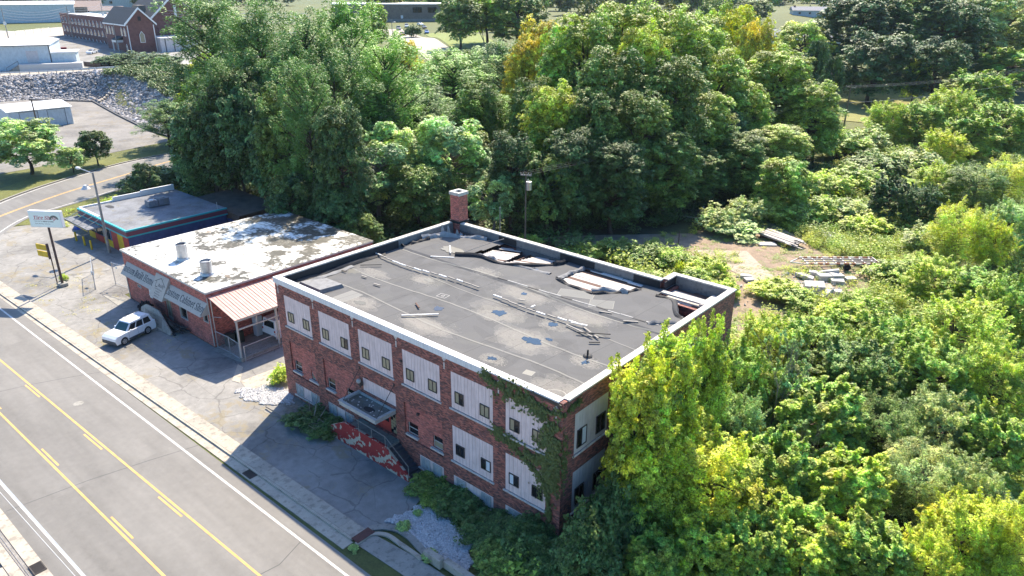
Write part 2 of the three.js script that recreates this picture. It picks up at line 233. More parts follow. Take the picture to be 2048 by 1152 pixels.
// ================================================================ SETTING
const WOODS = [[-104, -46], [-88, -40], [-76, -24], [-62, -22], [-40, -24], [-28, -21], [-9, -21], [4, -22], [10, -30], [-2, -42], [2, -62], [4, -100], [-12, -160], [-60, -150], [-100, -120], [-110, -70]];
{
  const steps = (a, d, gap) => { const o = []; for (let x = a; x <= d; x += gap(x)) o.push(x); return o; };
  const X = steps(-1000, 430, (x) => (x < -232 || x > 70 ? 22 : x > -214 && x < -92 ? 1.5 : 3.4)), Z = steps(-1300, 240, (z) => (z < -200 || z > 40 ? 24 : z > -72 && z < -8 ? 1.5 : 3.4)), P = [], C = [], ix = [];
  for (const z of Z) for (const x of X) {
    P.push(x, ground(x, z) - 0.03, z);
    const n = fbm(x * 0.09 + 50, z * 0.09 + 50, 91), m = fbm(x * 0.4 + 50, z * 0.4 + 50, 92, 0, 3);
    let c = [L(0.1, 0.2, n), L(0.14, 0.2, n), L(0.035, 0.05, m)];
    const d = rise(x, z);
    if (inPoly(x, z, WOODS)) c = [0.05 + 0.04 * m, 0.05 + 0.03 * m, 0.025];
    else if (x < -95 && d > 0 && d < 13 && x > -215) c = [0.27, 0.265, 0.26];
    else if (x < -170 && d >= 13 && z > -130 - (x + 170) * 0.2) c = [0.42 + 0.1 * n, 0.4 + 0.1 * n, 0.36 + 0.1 * n];
    else if (z > 18 && z < 90) c = [0.5, 0.47, 0.42];
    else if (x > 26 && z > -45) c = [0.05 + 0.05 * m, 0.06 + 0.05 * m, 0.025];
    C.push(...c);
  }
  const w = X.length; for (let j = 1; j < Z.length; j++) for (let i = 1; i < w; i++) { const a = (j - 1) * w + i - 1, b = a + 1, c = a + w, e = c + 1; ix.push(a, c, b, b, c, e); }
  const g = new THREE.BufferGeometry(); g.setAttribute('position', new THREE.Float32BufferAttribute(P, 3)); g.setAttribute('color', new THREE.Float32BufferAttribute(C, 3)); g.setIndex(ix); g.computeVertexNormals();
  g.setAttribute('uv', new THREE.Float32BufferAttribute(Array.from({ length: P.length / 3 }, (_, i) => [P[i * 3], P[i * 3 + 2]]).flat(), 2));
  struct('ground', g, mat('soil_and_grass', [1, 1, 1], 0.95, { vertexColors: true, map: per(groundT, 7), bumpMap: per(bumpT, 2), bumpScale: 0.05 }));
}
// main road, its markings, gutter, kerb and sidewalk
const road = struct('road', flat([[-260, 9.6], [-60, 8.6], [-20, 8.32], [62, 8.0], [62, 19.7], [-260, 19.9]], 0.004), T.road);
const strip = (x0, x1, z, w, y, b) => flat([[x0, z(x0) - w / 2], [x1, z(x1) - w / 2], [x1, z(x1) + w / 2], [x0, z(x0) + w / 2]], y);
const Wn = (x) => 9.2 - 0.0085 * x, Y1 = (x) => 12.56 - 0.024 * x, Y2 = (x) => 15.8 - 0.013 * x, Wf = (x) => 18.7 - 0.018 * x;
part(road, 'edge_line', [strip(-200, 62, Wn, 0.15, 0.008), strip(-200, 62, Wf, 0.15, 0.008)], T.white);
part(road, 'centre_line', [strip(-200, 62, Y1, 0.14, 0.008), strip(-200, 62, Y2, 0.14, 0.008)], T.yellow);
for (let k = -9; k < 5; k++) { const a = -6.2 + k * 10.9, f = (g) => (x) => g(x); part(road, 'lane_dash', strip(a, a + 2.9, (x) => Y1(x) + 0.26, 0.12, 0.009), T.yellow); part(road, 'lane_dash', strip(a - 0.3, a + 2.6, (x) => Y2(x) - 0.26, 0.12, 0.009), T.yellow); }
const seam = (pts, w, y = 0.007) => band(pts, -w / 2, w / 2, y);
for (const p of [[[-17.6, 15.4], [-16.9, 13], [-15.6, 10], [-14.8, 8.4]], [[-1, 19.5], [-0.4, 15], [0.4, 11.5], [1.3, 8.2]], [[14.9, 9.05], [15.6, 11], [15.2, 14]]]) part(road, 'crack_seal', seam(p, 0.05), T.seal);
part(road, 'manhole_cover', at(uvAbs(new THREE.CylinderGeometry(0.36, 0.36, 0.012, 28)), -10.9, 0.008, 11.55), T.concGrey);
const gutter = (x) => 8.12 - 0.012 * (x < 18 ? x : 18), kerb = (x) => 7.52 - 0.02 * x, walk = (x) => 6.36 - 0.017 * x;
{
  const edge = (f, a, b) => [[a, f(a)], [b, f(b)]], poly = (f, g, a, b) => [...edge(f, a, b), ...edge(g, a, b).reverse()];
  struct('gutter', [flat(poly(kerb, gutter, -140, 17.3), 0.014, 0.05), flat([[-140, 19.72], [62, 19.6], [62, 20.25], [-140, 20.4]], 0.014, 0.05)], T.conc);
  struct('kerb', flat(poly((x) => kerb(x) - 0.16, kerb, -140, 17.1), 0.125, 0.16), T.conc);
  const sw = struct('sidewalk', flat(poly(walk, (x) => kerb(x) - 0.17, -140, 17.1), 0.1, 0.1), T.concGrey);
  for (let x = -62, i = 0; x < 17; x += 1.62, i++) { const a = x + 0.005, b = Math.min(x + 1.615, 17.05), dy = 0.122 + 0.006 * hash(i, 3, 5); part(sw, 'slab', flat([[a, walk(a)], [b, walk(b)], [b, kerb(b) - 0.18], [a, kerb(a) - 0.18]], dy, 0.05), i % 5 === 2 ? T.concGrey2 ??= mat('darker_concrete', [0.4, 0.365, 0.31], 0.88, { map: per(concT, 3) }) : T.conc); }
  for (let x = -140; x < -62; x += 2.6) part(sw, 'slab', flat([[x, walk(x)], [x + 2.58, walk(x + 2.58)], [x + 2.58, kerb(x + 2.58) - 0.18], [x, kerb(x) - 0.18]], 0.123, 0.05), T.conc);
  struct('far_sidewalk', [flat([[-30, 20.7], [62, 20.5], [62, 21.1], [-30, 21.3]], 0.1, 0.1), flat([[4.2, 21.25], [9, 21.15], [9, 25], [4.2, 25]], 0.06, 0.06)], T.conc);
  const cr = (x, z) => { const g = thing('storm_drain', '', 'drain', [x, 0, z]); part(g, 'frame', join([box(0.95, 0.05, 0.06, 0, 0.03, -0.3), box(0.95, 0.05, 0.06, 0, 0.03, 0.3), box(0.06, 0.05, 0.6, -0.45, 0.03, 0), box(0.06, 0.05, 0.6, 0.45, 0.03, 0)]), T.iron); part(g, 'pit', flat(rect(-0.45, 0.45, -0.3, 0.3), 0.018), T.dark); for (let k = 0; k < 9; k++) part(g, 'bar', box(0.04, 0.03, 0.58, -0.36 + k * 0.09, 0.035, 0), T.iron); return g; };
  tag(cr(7.0, 7.62), 'dark iron storm drain grate in the shaded gutter in front of the brick building', 'drain');
  tag(cr(5.7, 19.98), 'rusty storm drain grate on the far side of the road at the lower left corner', 'drain');
}
// parking asphalt in front of the buildings, driveway, walkways
const lot = struct('parking_asphalt', flat([[-140, 7.2], [-62, 7.4], [17.1, 6.05], [18.2, 4.9], [17.6, 2.6], [16.9, 0.0], [16.9, -0.2], [0, -0.2], [-0.1, -22], [-11.6, -22], [-11.6, -0.2], [-30, -0.2], [-30, -19], [-40, -20], [-57, -19], [-64, 0], [-100, 6]], 0.002), T.lot);
for (const p of [[[-40, 6.6], [-36, 3], [-33, 1], [-30, -1]], [[-27, 6.5], [-24.3, 3.4], [-22, 0]], [[-30.4, 0.6], [-24, 3.6], [-12, 3.9], [-3, 4.1]], [[-16, 0], [-14.4, 3], [-13.2, 6.4]], [[-8.4, 0], [-6, 4.2]], [[-52, 5.6], [-45, 2], [-38, 2.6], [-34, 4.4]], [[2, 2.4], [8, 3.6], [14, 3.1], [16, 4.4]]]) part(lot, 'crack', seam(smooth(p, 14).map(([x, z], i) => [x + 0.12 * (hash(i, 2, 7) - 0.5), z + 0.12 * (hash(i, 3, 7) - 0.5)]), 0.028, 0.006), T.crack);
struct('walkway', [flat([[-4.6, 1.5], [-1.4, 2.2], [-0.2, 0], [-0.3, -20], [-4.1, -20], [-4.3, -3]], 0.02, 0.04), flat([[-7.4, 0.1], [-6.6, 0.1], [-4.4, 1.7], [-5.2, 1.9]], 0.03, 0.04)], T.conc);
struct('carport_slab', flat([[-11.7, 0.2], [-7.7, -0.2], [-7.7, -18], [-11.7, -18]], 0.02, 0.04), T.concGrey);
struct('low_kerb', bx(-7.75, -7.45, 0, 0.32, -19, -0.3), T.concGrey);
struct('shop_apron', flat([[-28.4, 0], [-31.5, 1.4], [-24, 1.6], [-22, 1.0], [-22, 0]], 0.03, 0.03), T.concGrey);
// sunken ramp and low walls at the right end of the sidewalk
struct('sidewalk_ramp', flat([[17.6, 7.15], [17.7, 5.95], [21.5, 5.55], [60, 4.4], [60, 6.2], [21, 7.0]], 0.03, 0.04), T.concGrey);
solo('ramp_wall', 'curved low concrete kerb around the ramp at the end of the sidewalk', 'kerb', sweep(smooth([[17.62, 7.2], [17.65, 6.1], [18.3, 5.55], [19.6, 5.5], [21.4, 5.5]], 30), -0.13, 0.13, 0, 0.12), T.conc);
solo('garden_kerb', 'weathered curved concrete kerb between the ramp and the white gravel', 'kerb', sweep(smooth([[17.1, 5.85], [17.8, 5.1], [18.6, 4.75], [19.6, 4.75], [20.6, 4.95], [21.3, 5.1]], 26), -0.22, 0.22, 0, 0.1), T.concGrey);
solo('retaining_wall', 'low pale concrete wall beside the white gravel at the bottom edge', 'wall', [rb(21.4, 22.7, 0, 0.62, 5.0, 5.4), rb(22.72, 40, 0, 0.5, 4.75, 5.15)], T.conc);
solo('steel_plate', 'rusty brown steel plate bridging the end of the sidewalk', 'steel plate', box(0.62, 0.02, 1.25, 17.38, 0.14, 6.5), mat('rust_brown_plate', [0.13, 0.05, 0.04], 0.8, { map: per(grainT, 1) }));
// back street, its lines, kerb and verge
const far = smooth([[-66, 14], [-71.5, 4], [-78.5, -3.3], [-83.7, -11], [-90.2, -25.5], [-91.8, -36.6], [-93, -60]], 40), near = smooth([[-52, 9], [-60.5, 2.3], [-66.9, -3.6], [-68.8, -8.6], [-72.4, -17.9], [-79, -31], [-83, -60]], 40);
const street = struct('back_street', (() => { const P = [], ix = []; for (let i = 0; i < 40; i++) { P.push(far[i][0], 0.006, far[i][1], near[i][0], 0.006, near[i][1]); if (i) { const k = 2 * i; ix.push(k - 2, k - 1, k, k - 1, k + 1, k); } } const g = new THREE.BufferGeometry(); g.setAttribute('position', new THREE.Float32BufferAttribute(P, 3)); g.setIndex(ix); return uvAbs(g); })(), T.street);
part(street, 'centre_line', [band(smooth([[-67, 3.6], [-70.5, -1], [-76.5, -11], [-81, -21.6], [-85.8, -33.6], [-88, -60]], 40), -0.22, -0.06, 0.011), band(smooth([[-67, 3.6], [-70.5, -1], [-76.5, -11], [-81, -21.6], [-85.8, -33.6], [-88, -60]], 40), 0.06, 0.22, 0.011)], T.yellow);
part(street, 'edge_line', [band(near, 0.6, 0.75, 0.011), band(far, -0.7, -0.55, 0.011)], T.white);
struct('street_kerb', [band(far, -0.2, 0.05, 0.13), band(far, 0.05, 0.06, 0.06), ...far.slice(0, -1).map((p, i) => { const q = far[i + 1], l = Math.hypot(q[0] - p[0], q[1] - p[1]); return box(0.22, 0.128, l, (p[0] + q[0]) / 2 - 0.08, 0.064, (p[1] + q[1]) / 2, 0, Math.atan2(q[0] - p[0], q[1] - p[1]), 0); })], T.concGrey);
const grassM = mat('mown_grass', [0.2, 0.21, 0.045], 0.95, { map: per(groundT, 5), bumpMap: per(bumpT, 1), bumpScale: 0.05 });
struct('verge', [band(far, 0.3, 5.4, 0.02), band(near.slice(8, 34), -3.4, -0.2, 0.012)], grassM);
struct('grass_bank', band([[-178, -60], [-166, -57.5], [-150, -52], [-134, -49.5], [-118, -47]], -1.2, 2.2, 0.12, ground), grassM);
struct('rear_lot', flat([[-96.5, -2], [-99, -22], [-103, -41], [-117, -42.8], [-141, -46.6], [-167.6, -51.6], [-172, -48.8], [-184, -42], [-190, -24], [-230, -6], [-240, 16], [-92, 14], [-91, 6]], 0.004), mat('rear_lot_asphalt', [0.3, 0.285, 0.265], 0.92, { map: per(lotT, 22) }));
struct('hill_road', band(smooth([[-224, 10], [-207, -22], [-200, -46], [-188, -62], [-178, -72], [-150, -84]], 60), -4.5, 4, 0.1, ground), T.conc);
struct('church_lot', band(smooth([[-196, -62], [-225, -72], [-270, -86], [-340, -112]], 40), -13, 10, 0.14, ground), T.lot);
struct('town_street', band(smooth([[-300, 40], [-320, -60], [-352, -125], [-360, -190]], 40), -22, 16, 0.2, ground), T.conc);
struct('side_street', band(smooth([[-60, -100], [-92, -122], [-140, -150], [-190, -185], [-240, -215]], 50), -7, 5, 0.12, ground), T.conc);
struct('rear_lawn', band(smooth([[-110, -128], [-150, -158], [-215, -206]], 40), -26, -7, 0.08, ground), mat('bright_lawn', [0.25, 0.3, 0.05], 0.95, { map: per(groundT, 6) }));
struct('meadow', flat(blob(-6, -188, 22, 26, 5, 30), 0.5), mat('dry_lawn', [0.3, 0.29, 0.07], 0.95, { map: per(groundT, 5) }));
scene.getObjectByName('meadow').geometry = (() => { const g = band(smooth([[-6, -158], [-8, -190], [-10, -222]], 24), -19, 17, 0.1, ground); return g; })();
// clearing behind the building
const dirtM = mat('tan_dirt', [0.4, 0.295, 0.205], 0.95, { map: per(groundT, 6), bumpMap: per(bumpT, 1), bumpScale: 0.03 });
struct('clearing', flat([[3.5, -68], [5, -58], [-4, -49], [-9, -43.5], [-7, -41.5], [2, -45.5], [9, -50], [13, -48.5], [15.5, -43], [16, -33], [24, -33], [25, -40], [25.5, -46], [28.5, -52], [29, -58], [26, -62], [20, -61.5], [15, -66], [9, -70]], 0.0), dirtM);
struct('concrete_pad', [flat([[8, -52], [13, -56], [15.8, -53], [19, -50], [18, -47], [13.5, -49]], 0.03, 0.02), flat([[17.5, -46], [21, -50.5], [24.5, -52], [26, -49], [22.5, -45.5]], 0.035, 0.02)], mat('dusty_concrete', [0.47, 0.38, 0.3], 0.9, { map: per(concT, 3) }));
// loose stone
{
  const r = rng(5), ms = [], cs = [], g = new THREE.IcosahedronGeometry(1, 0), p = g.attributes.position; for (let i = 0; i < p.count; i++) { const k = 0.75 + 0.5 * hash(Math.round(p.getX(i) * 99), Math.round(p.getY(i) * 99 + p.getZ(i) * 37), 3); p.setXYZ(i, p.getX(i) * k, p.getY(i) * k * 0.75, p.getZ(i) * k); } g.computeVertexNormals();
  while (ms.length < 15000) { const x = L(-214, -92, r()), z = L(-66, -10, r()), d = rise(x, z), w = x > -150 ? 12.5 - 3.5 * SS(x, -130, -100) : 12; if (d < -0.3 || d > w) continue; const s = 0.2 + 0.3 * r() * r() + (r() < 0.02 ? 0.3 : 0); ms.push(M4(x, ground(x, z) + s * 0.25, z, [s * (0.8 + 0.7 * r()), s, s * (0.8 + 0.6 * r())], r() * 6, r() - 0.5, r() - 0.5)); const t = 0.35 + 1.1 * r() * r() + 0.2 * r(); cs.push(rgb(t, t * 0.98, t * 0.97)); }
  stuff('riprap', 'bank of loose grey rocks rising behind the rear parking lot', g, T.rock, ms, cs);
  const gv = (name, label, poly, n, s0) => { const a = [], c = [], xs = poly.map((q) => q[0]), zs = poly.map((q) => q[1]); let k = 0; while (a.length < n && k++ < n * 9) { const x = L(Math.min(...xs), Math.max(...xs), r()), z = L(Math.min(...zs), Math.max(...zs), r()); if (!inPoly(x + 0.5 * (noise(x * 3, z * 3, 7) - 0.5), z + 0.5 * (noise(x * 3, z * 3, 8) - 0.5), poly)) continue; const s = s0 * (0.6 + 0.8 * r()); a.push(M4(x, 0.02 + s * 0.3, z, [s, s * 0.8, s * 1.2], r() * 6, r(), r())); const t = 0.72 + 0.5 * r(); c.push(rgb(t, t, t)); } stuff(name, label, g, T.stone, a, c); };
  gv('gravel', 'bed of white limestone gravel in front of the right end of the brick building', [[17.3, 4.7], [17.9, 2.4], [18.2, 0.7], [18.8, 0.9], [20, 1.8], [21.8, 2.2], [23.3, 3.4], [24, 4.6], [21.6, 5], [19.2, 4.7]], 6500, 0.06);
  gv('gravel', 'patch of white gravel with weeds by the left corner of the brick building', [[-3.6, 2.6], [-2.4, 0.6], [-0.3, -0.4], [1.0, 0.15], [1.6, 0.7], [0.4, 1.9], [-1.6, 2.9]], 3200, 0.06);
}
// stone kerb steps up the rock bank
{
  const st = thing('hillside_steps', 'flight of pale concrete steps climbing the rock bank', 'steps');
  for (let k = 0; k < 11; k++) { const t = k / 10, x = L(-164.5, -170, t), z = L(-52.2, -61.5, t), y = ground(x, z); part(st, 'step', box(2.4, 0.35, 0.7, x, y + 0.55, z, 0, -0.5, 0), T.conc); }
  solo('rock_kerb', 'dark kerb line along the foot of the rock bank', 'kerb', [[-183, -41.4, -172, -48.7], [-167.6, -51.6, -141, -46.7], [-141, -46.7, -117, -42.9], [-117, -42.9, -104, -42.6], [-172, -48.7, -167.6, -51.6]].map(([a, b, c, d]) => box(0.4, 0.3, Math.hypot(c - a, d - b), (a + c) / 2, 0.15, (b + d) / 2, 0, Math.atan2(c - a, d - b), 0)), T.seal);
}

// ================================================================ THE BRICK BUILDING
const bld = thing('brick_building', 'three storey red brick commercial building with flat roof and pink siding panels', 'building');
const PX = [[1.0, 4.23], [5.23, 8.7], [9.67, 13.1], [14.1, 17.5], [18.46, 21.87], [22.83, 25.84]], BL = 26.87, BH = 10, RF = 9.2, DB = 18.85, DC = 20.5, NX = 21.9;
{
  const small = [[1.22, 2.19, 2.55, 3.45], [3.35, 4.33, 2.55, 3.45], [5.4, 6.34, 2.6, 3.5], [7.65, 8.55, 2.6, 3.5], [14.15, 15.15, 2.55, 3.45], [16.54, 17.55, 2.52, 3.45]];
  const holes = [], H = (a, b, c, d) => holes.push(rect(a, b, c, d));
  for (const [a, b] of PX) H(a, b, 6.3, 8.82);
  for (const k of [4, 5]) { H(...PX[k], 2.45, 5.04); H(...PX[k], 0.32, 1.32); }
  for (const k of [0, 1]) H(PX[k][0], PX[k][1], 2.2, 5.0);
  H(13.98, 17.57, 2.2, 4.9); H(9.78, 13.2, 4.15, 5.15); H(9.5, 13.1, 1.6, 3.8); H(15.32, 17.57, 0.42, 1.4); H(1.15, 4.25, 0.45, 1.45); H(5.35, 8.4, 0.45, 1.45);
  part(bld, 'wall', plate(rect(0, BL, 0, BH - 0.06), 0.35, holes).translate(0, 0, -0.35), T.brick);
  const side = [rect(-4.35, -1.12, 6.12, 8.78), rect(-4.35, -1.12, 2.2, 4.95), rect(-3.6, -1.4, 0.3, 1.3), rect(-9.6, -6.1, 6.12, 8.78), rect(-9.6, -6.1, 2.2, 4.95), rect(-15, -11.4, 6.12, 8.78), rect(-15, -11.4, 2.2, 4.95), rect(-19.8, -16.6, 2.2, 5.5)];
  part(bld, 'wall', plate(rect(-DC, -0.36, 0, BH - 0.06), 0.35, side).rotateY(-PI / 2).translate(BL, 0, 0), T.brick);   // turned: local x becomes z
  for (const o of [bx(0, 0.35, 0, BH - 0.06, -DB, -0.36), bx(0.36, NX, 0, BH - 0.06, -DB, -DB + 0.35), bx(NX, NX + 0.35, 0, BH - 0.06, -DC, -DB - 0.001), bx(NX + 0.36, BL - 0.36, 0, BH - 0.06, -DC, -DC + 0.35)]) part(bld, 'wall', o, T.brick);
  const inf = (x0, x1, y0, y1, ws) => part(bld, 'brick_infill', plate(rect(x0, x1, y0, y1), 0.2, ws.map((w) => rect(...w))).translate(0, 0, -0.31), T.brickB);
  inf(1.0, 4.23, 2.2, 5.0, small.slice(0, 2)); inf(5.23, 8.7, 2.2, 5.0, small.slice(2, 4)); inf(13.98, 17.57, 2.2, 4.9, small.slice(4));
  part(bld, 'foundation_band', [bx(17.6, BL + 0.003, 0, 0.3, 0, 0.025), bx(BL, BL + 0.025, 0, 0.3, -6, 0.025)], T.redband);
  for (const [a, b] of [[0, 5.2], [8.75, 9.6]]) part(bld, 'brick_course', bx(a, b, 1.72, 1.8, 0, 0.03), T.brick);
  // siding panels of upright boards, each board its own
  const panel = (x0, x1, y0, y1, z, m, frame = true, n = Math.round((x1 - x0) / 0.29)) => {
    const p = part(bld, 'siding_panel', bx(x0, x1, y0, y1, z - 0.16, z - 0.045), T.gap), w = (x1 - x0) / n;
    for (let k = 0; k < n; k++) part(p, 'siding_board', bx(x0 + k * w + 0.009, x0 + (k + 1) * w - 0.009, y0 + 0.012, y1 - 0.012, z - 0.044, z - 0.012 - 0.006 * hash(k, Math.round(x0 * 9), 2)), m);
    if (frame) part(bld, 'sill', rb(x0 - 0.12, x1 + 0.12, y0 - 0.11, y0 - 0.002, z - 0.1, z + 0.09, 0.015), T.sill);
    return p;
  };
  const win = (x0, x1, y0, y1, z, panes, parent = bld, fm = T.frameD, bars = 'v') => {
    const t = 0.045, f = part(parent, 'window', [bx(x0, x0 + t, y0, y1, z, z + 0.055), bx(x1 - t, x1, y0, y1, z, z + 0.055), bx(x0 + t, x1 - t, y0, y0 + t, z, z + 0.055), bx(x0 + t, x1 - t, y1 - t, y1, z, z + 0.055), bars === 'v' ? bx((x0 + x1) / 2 - 0.02, (x0 + x1) / 2 + 0.02, y0 + t, y1 - t, z, z + 0.045) : bx(x0 + t, x1 - t, (y0 + y1) / 2 - 0.03, (y0 + y1) / 2 + 0.03, z, z + 0.045)], fm);
    const xm = (x0 + x1) / 2, ym = (y0 + y1) / 2, q = bars === 'v' ? [[x0 + t, xm - 0.02, y0 + t, y1 - t], [xm + 0.02, x1 - t, y0 + t, y1 - t]] : [[x0 + t, x1 - t, ym + 0.03, y1 - t], [x0 + t, x1 - t, y0 + t, ym - 0.03]];
    q.forEach((k, i) => { if (panes[i]) part(f, 'pane', bx(k[0], k[1], k[2], k[3], z + 0.008, z + 0.018), panes[i]); });
    return f;
  };
  const D = T.paneDark, N = T.paneTan, S = T.paneSky, upW = [[N, N], [N, N], [N, N], [N, D], [N, N], [N, N], [N, N], [N, N], [N, D], [N, N], [N, D], [N, N]], loW = [[D, D], [D, S], [S, D], [D, D]];
  PX.forEach(([a, b], k) => {
    panel(a, b, 6.3, 8.82, 0, T.siding);
    win(a + 0.33, a + 1.05, 6.78, 7.57, -0.012, upW[2 * k]); win(b - 1.02, b - 0.28, 6.78, 7.57, -0.012, upW[2 * k + 1]);
    if (k > 3) {
      panel(a, b, 2.45, 5.04, 0, T.siding); win(a + 0.3, a + 1.04, 3.03, 3.8, -0.012, loW[2 * (k - 4)]); win(b - 0.98, b - 0.2, 3.03, 3.8, -0.012, loW[2 * (k - 4) + 1]);
      panel(a, b, 0.32, 1.32, 0, T.siding); for (const x of [a + 0.28, b - 1.0]) win(x, x + 0.8, 0.45, 1.24, -0.012, [T.board, T.board], bld, T.frameW).children[1].position.z = 0;
    }
  });
  panel(9.78, 13.2, 4.15, 5.15, 0, T.siding, false);
  panel(15.32, 17.57, 0.42, 1.4, 0, T.siding); for (const x of [15.47, 16.58]) win(x, x + 0.82, 0.52, 1.32, -0.012, [T.board, T.board], bld, T.frameW);
  for (const [a, b] of [[1.15, 4.25], [5.35, 8.4]]) { panel(a, b, 0.45, 1.45, 0, T.siding); for (const x of [a + 0.12, b - 1.0]) win(x, x + 0.9, 0.52, 1.4, -0.012, [T.board, T.board], bld, T.frameW); }
  small.forEach(([a, b, c, d], i) => { win(a, b, c, d, -0.26, [D, i % 2 ? N : D], bld, T.frameW, 'h'); part(bld, 'sill', rb(a - 0.1, b + 0.1, c - 0.14, c - 0.002, -0.28, 0.06, 0.02), T.sill); });
  // right-hand side of the building, same pieces turned round its corner
  const turnR = new THREE.Matrix4().makeRotationY(PI / 2).setPosition(BL, 0, 0), n0 = bld.children.length;
  for (const [a, b] of [[1.12, 4.35], [6.1, 9.6], [11.4, 15]]) for (const [c, d] of [[6.12, 8.78], [2.2, 4.95]]) {
    panel(a, b, c, d, 0, T.sidingGrey);
    for (const x of [a + 0.25, b - 1.15]) win(x, x + 0.9, c + 0.16 + 0.16, c + 1.5, -0.012, a < 3 && c > 4 && x < 2 ? [D, S] : [D, D]);
  }
  panel(1.4, 3.6, 0.3, 1.3, 0, T.sidingGrey); win(1.6, 2.5, 0.4, 1.2, -0.012, [T.board, T.board], bld, T.frameW);
  panel(16.6, 19.8, 2.2, 5.5, 0, T.sidingGrey, false);
  for (const o of bld.children.slice(n0)) { for (const m of [o, ...o.children]) m.geometry.applyMatrix4(turnR); }
  // small tile ornaments under the coping
  for (const x of [0.36, 4.7, 9.17, 13.6, 17.95, 22.32, 26.42]) { part(bld, 'diamond_tile', box(0.25, 0.25, 0.03, x, 9.48, 0.012, 0, 0, PI / 4), T.sill); part(bld, 'tile_strip', bx(x - 0.045, x + 0.045, 8.78, 9.22, 0, 0.024), T.sill); }
  // coping in lengths: white sheet metal in front, stone on the other sides
  const lens = [0, 2.35, 4.75, 7.2, 9.6, 12.1, 14.7, 17.3, 19.9]; for (let k = 0; k < lens.length; k++) { const a = lens[k] - (k ? 0 : 0.05), b = k < lens.length - 1 ? lens[k + 1] - 0.012 : 21.1; part(bld, 'coping', [bx(a, b, BH - 0.1, BH, -0.42, 0.08), bx(a, b, BH - 0.42, BH - 0.1, 0.045, 0.08)], T.coping); }
  part(bld, 'coping', [bx(21.11, 24.2, BH - 0.1, BH - 0.01, -0.42, 0.05)], T.coping); part(bld, 'coping', at(bx(24.22, 26.6, BH - 0.1, BH, -0.42, 0.05), 0, 0, 0), T.coping);
  part(bld, 'coping_edge', at(join([bx(-1.6, 0.5, -0.26, -0.1, 0.045, 0.075)]), 26.3, BH - 0.02, 0.02, 0, 0, -0.03), T.frameD, 'bent dark strip of loose coping metal at the corner');
  for (let z = -0.42; z > -DC + 0.3; z -= 2.3) part(bld, 'coping', bx(BL - 0.4, BL + 0.06, BH - 0.1, BH - 0.004 * (Math.round(z) & 1), Math.max(z - 2.288, -DC - 0.05), z - 0.003), T.copeStone);
  for (let z = -0.44; z > -DB + 0.6; z -= 2.6) part(bld, 'coping', bx(-0.06, 0.42, BH - 0.1, BH - 0.003, Math.max(z - 2.588, -DB + 0.62), z - 0.003), T.copeStone);
  for (let x = 1.2; x < NX - 0.1; x += 2.6) part(bld, 'coping', bx(x, Math.min(x + 2.588, NX + 0.05), BH - 0.1, BH - 0.002, -DB - 0.06, -DB + 0.42), T.copeStone);
  part(bld, 'coping', bx(NX - 0.06, NX + 0.42, BH - 0.1, BH - 0.005, -DC - 0.06, -DB - 0.065), T.copeStone);
  for (const [a, b] of [[NX + 0.43, 24.2], [24.21, BL - 0.41]]) part(bld, 'coping', bx(a, b, BH - 0.1, BH - 0.003, -DC - 0.06, -DC + 0.4), T.copeStone);
  // roof
  const roofT = canvasTex(2048, 1536, (c, w, h) => {          // 26.9 x 20.2 m: felt, dried pond stains with their own outlines, repairs
    const s = w / 26.9, r = rng(77), X = (x) => x * s, Z = (z) => -z * s;
    c.fillStyle = '#808080'; c.fillRect(0, 0, w, h);
    for (let i = 0; i < 500; i++) { c.fillStyle = `rgba(${r() < 0.5 ? '40,40,42' : '170,168,160'},${0.02 + 0.04 * r()})`; c.beginPath(); c.ellipse(r() * w, r() * h, 20 + 130 * r(), 10 + 50 * r(), r() * 3, 0, 7); c.fill(); }
    const pond = (x, z, a, b, n, k = 1) => { for (let j = 0; j < n; j++) { const q = 0.55 + 0.5 * r(), P = blob(X(x + a * 0.35 * (r() - 0.5)), Z(z + b * 0.35 * (r() - 0.5)), a * s * q, b * s * q, 30 + j * 5 + x * 7 | 0, 60, 0.75); c.beginPath(); P.forEach((p, i) => c[i ? 'lineTo' : 'moveTo'](p[0], p[1])); c.closePath(); c.fillStyle = `rgba(184,181,170,${0.2 * k})`; c.fill(); c.lineWidth = 1.5; c.strokeStyle = `rgba(200,198,188,${0.2 * k})`; c.stroke(); } for (let i = 0; i < 500; i++) { const t = r() * 6.3, q = Math.sqrt(r()) * 1.1; c.fillStyle = r() < 0.45 ? 'rgba(90,90,88,0.3)' : 'rgba(205,202,190,0.25)'; c.fillRect(X(x + Math.cos(t) * a * q), Z(z + Math.sin(t) * b * q), 2 + 9 * r(), 1 + 4 * r()); } };
    for (const p of [[7, -2.3, 1.7, 0.95, 4], [7.3, -8.2, 1.6, 0.9, 4], [13.3, -2.9, 2.7, 1.3, 5], [15.5, -7.4, 2.2, 1.4, 4], [19.8, -5.4, 2.3, 1.5, 4], [19.6, -8.4, 1.2, 0.8, 3], [14.6, -11.2, 3.0, 1.6, 4], [20.3, -10.8, 2.6, 1.2, 4], [3.4, -6.6, 1.8, 0.7, 3], [24.2, -5.7, 1.0, 0.7, 3], [10, -12.4, 1.4, 0.7, 3], [25, -2.2, 2.0, 1.2, 3], [19.9, -2.2, 0.9, 0.6, 3]]) pond(...p);
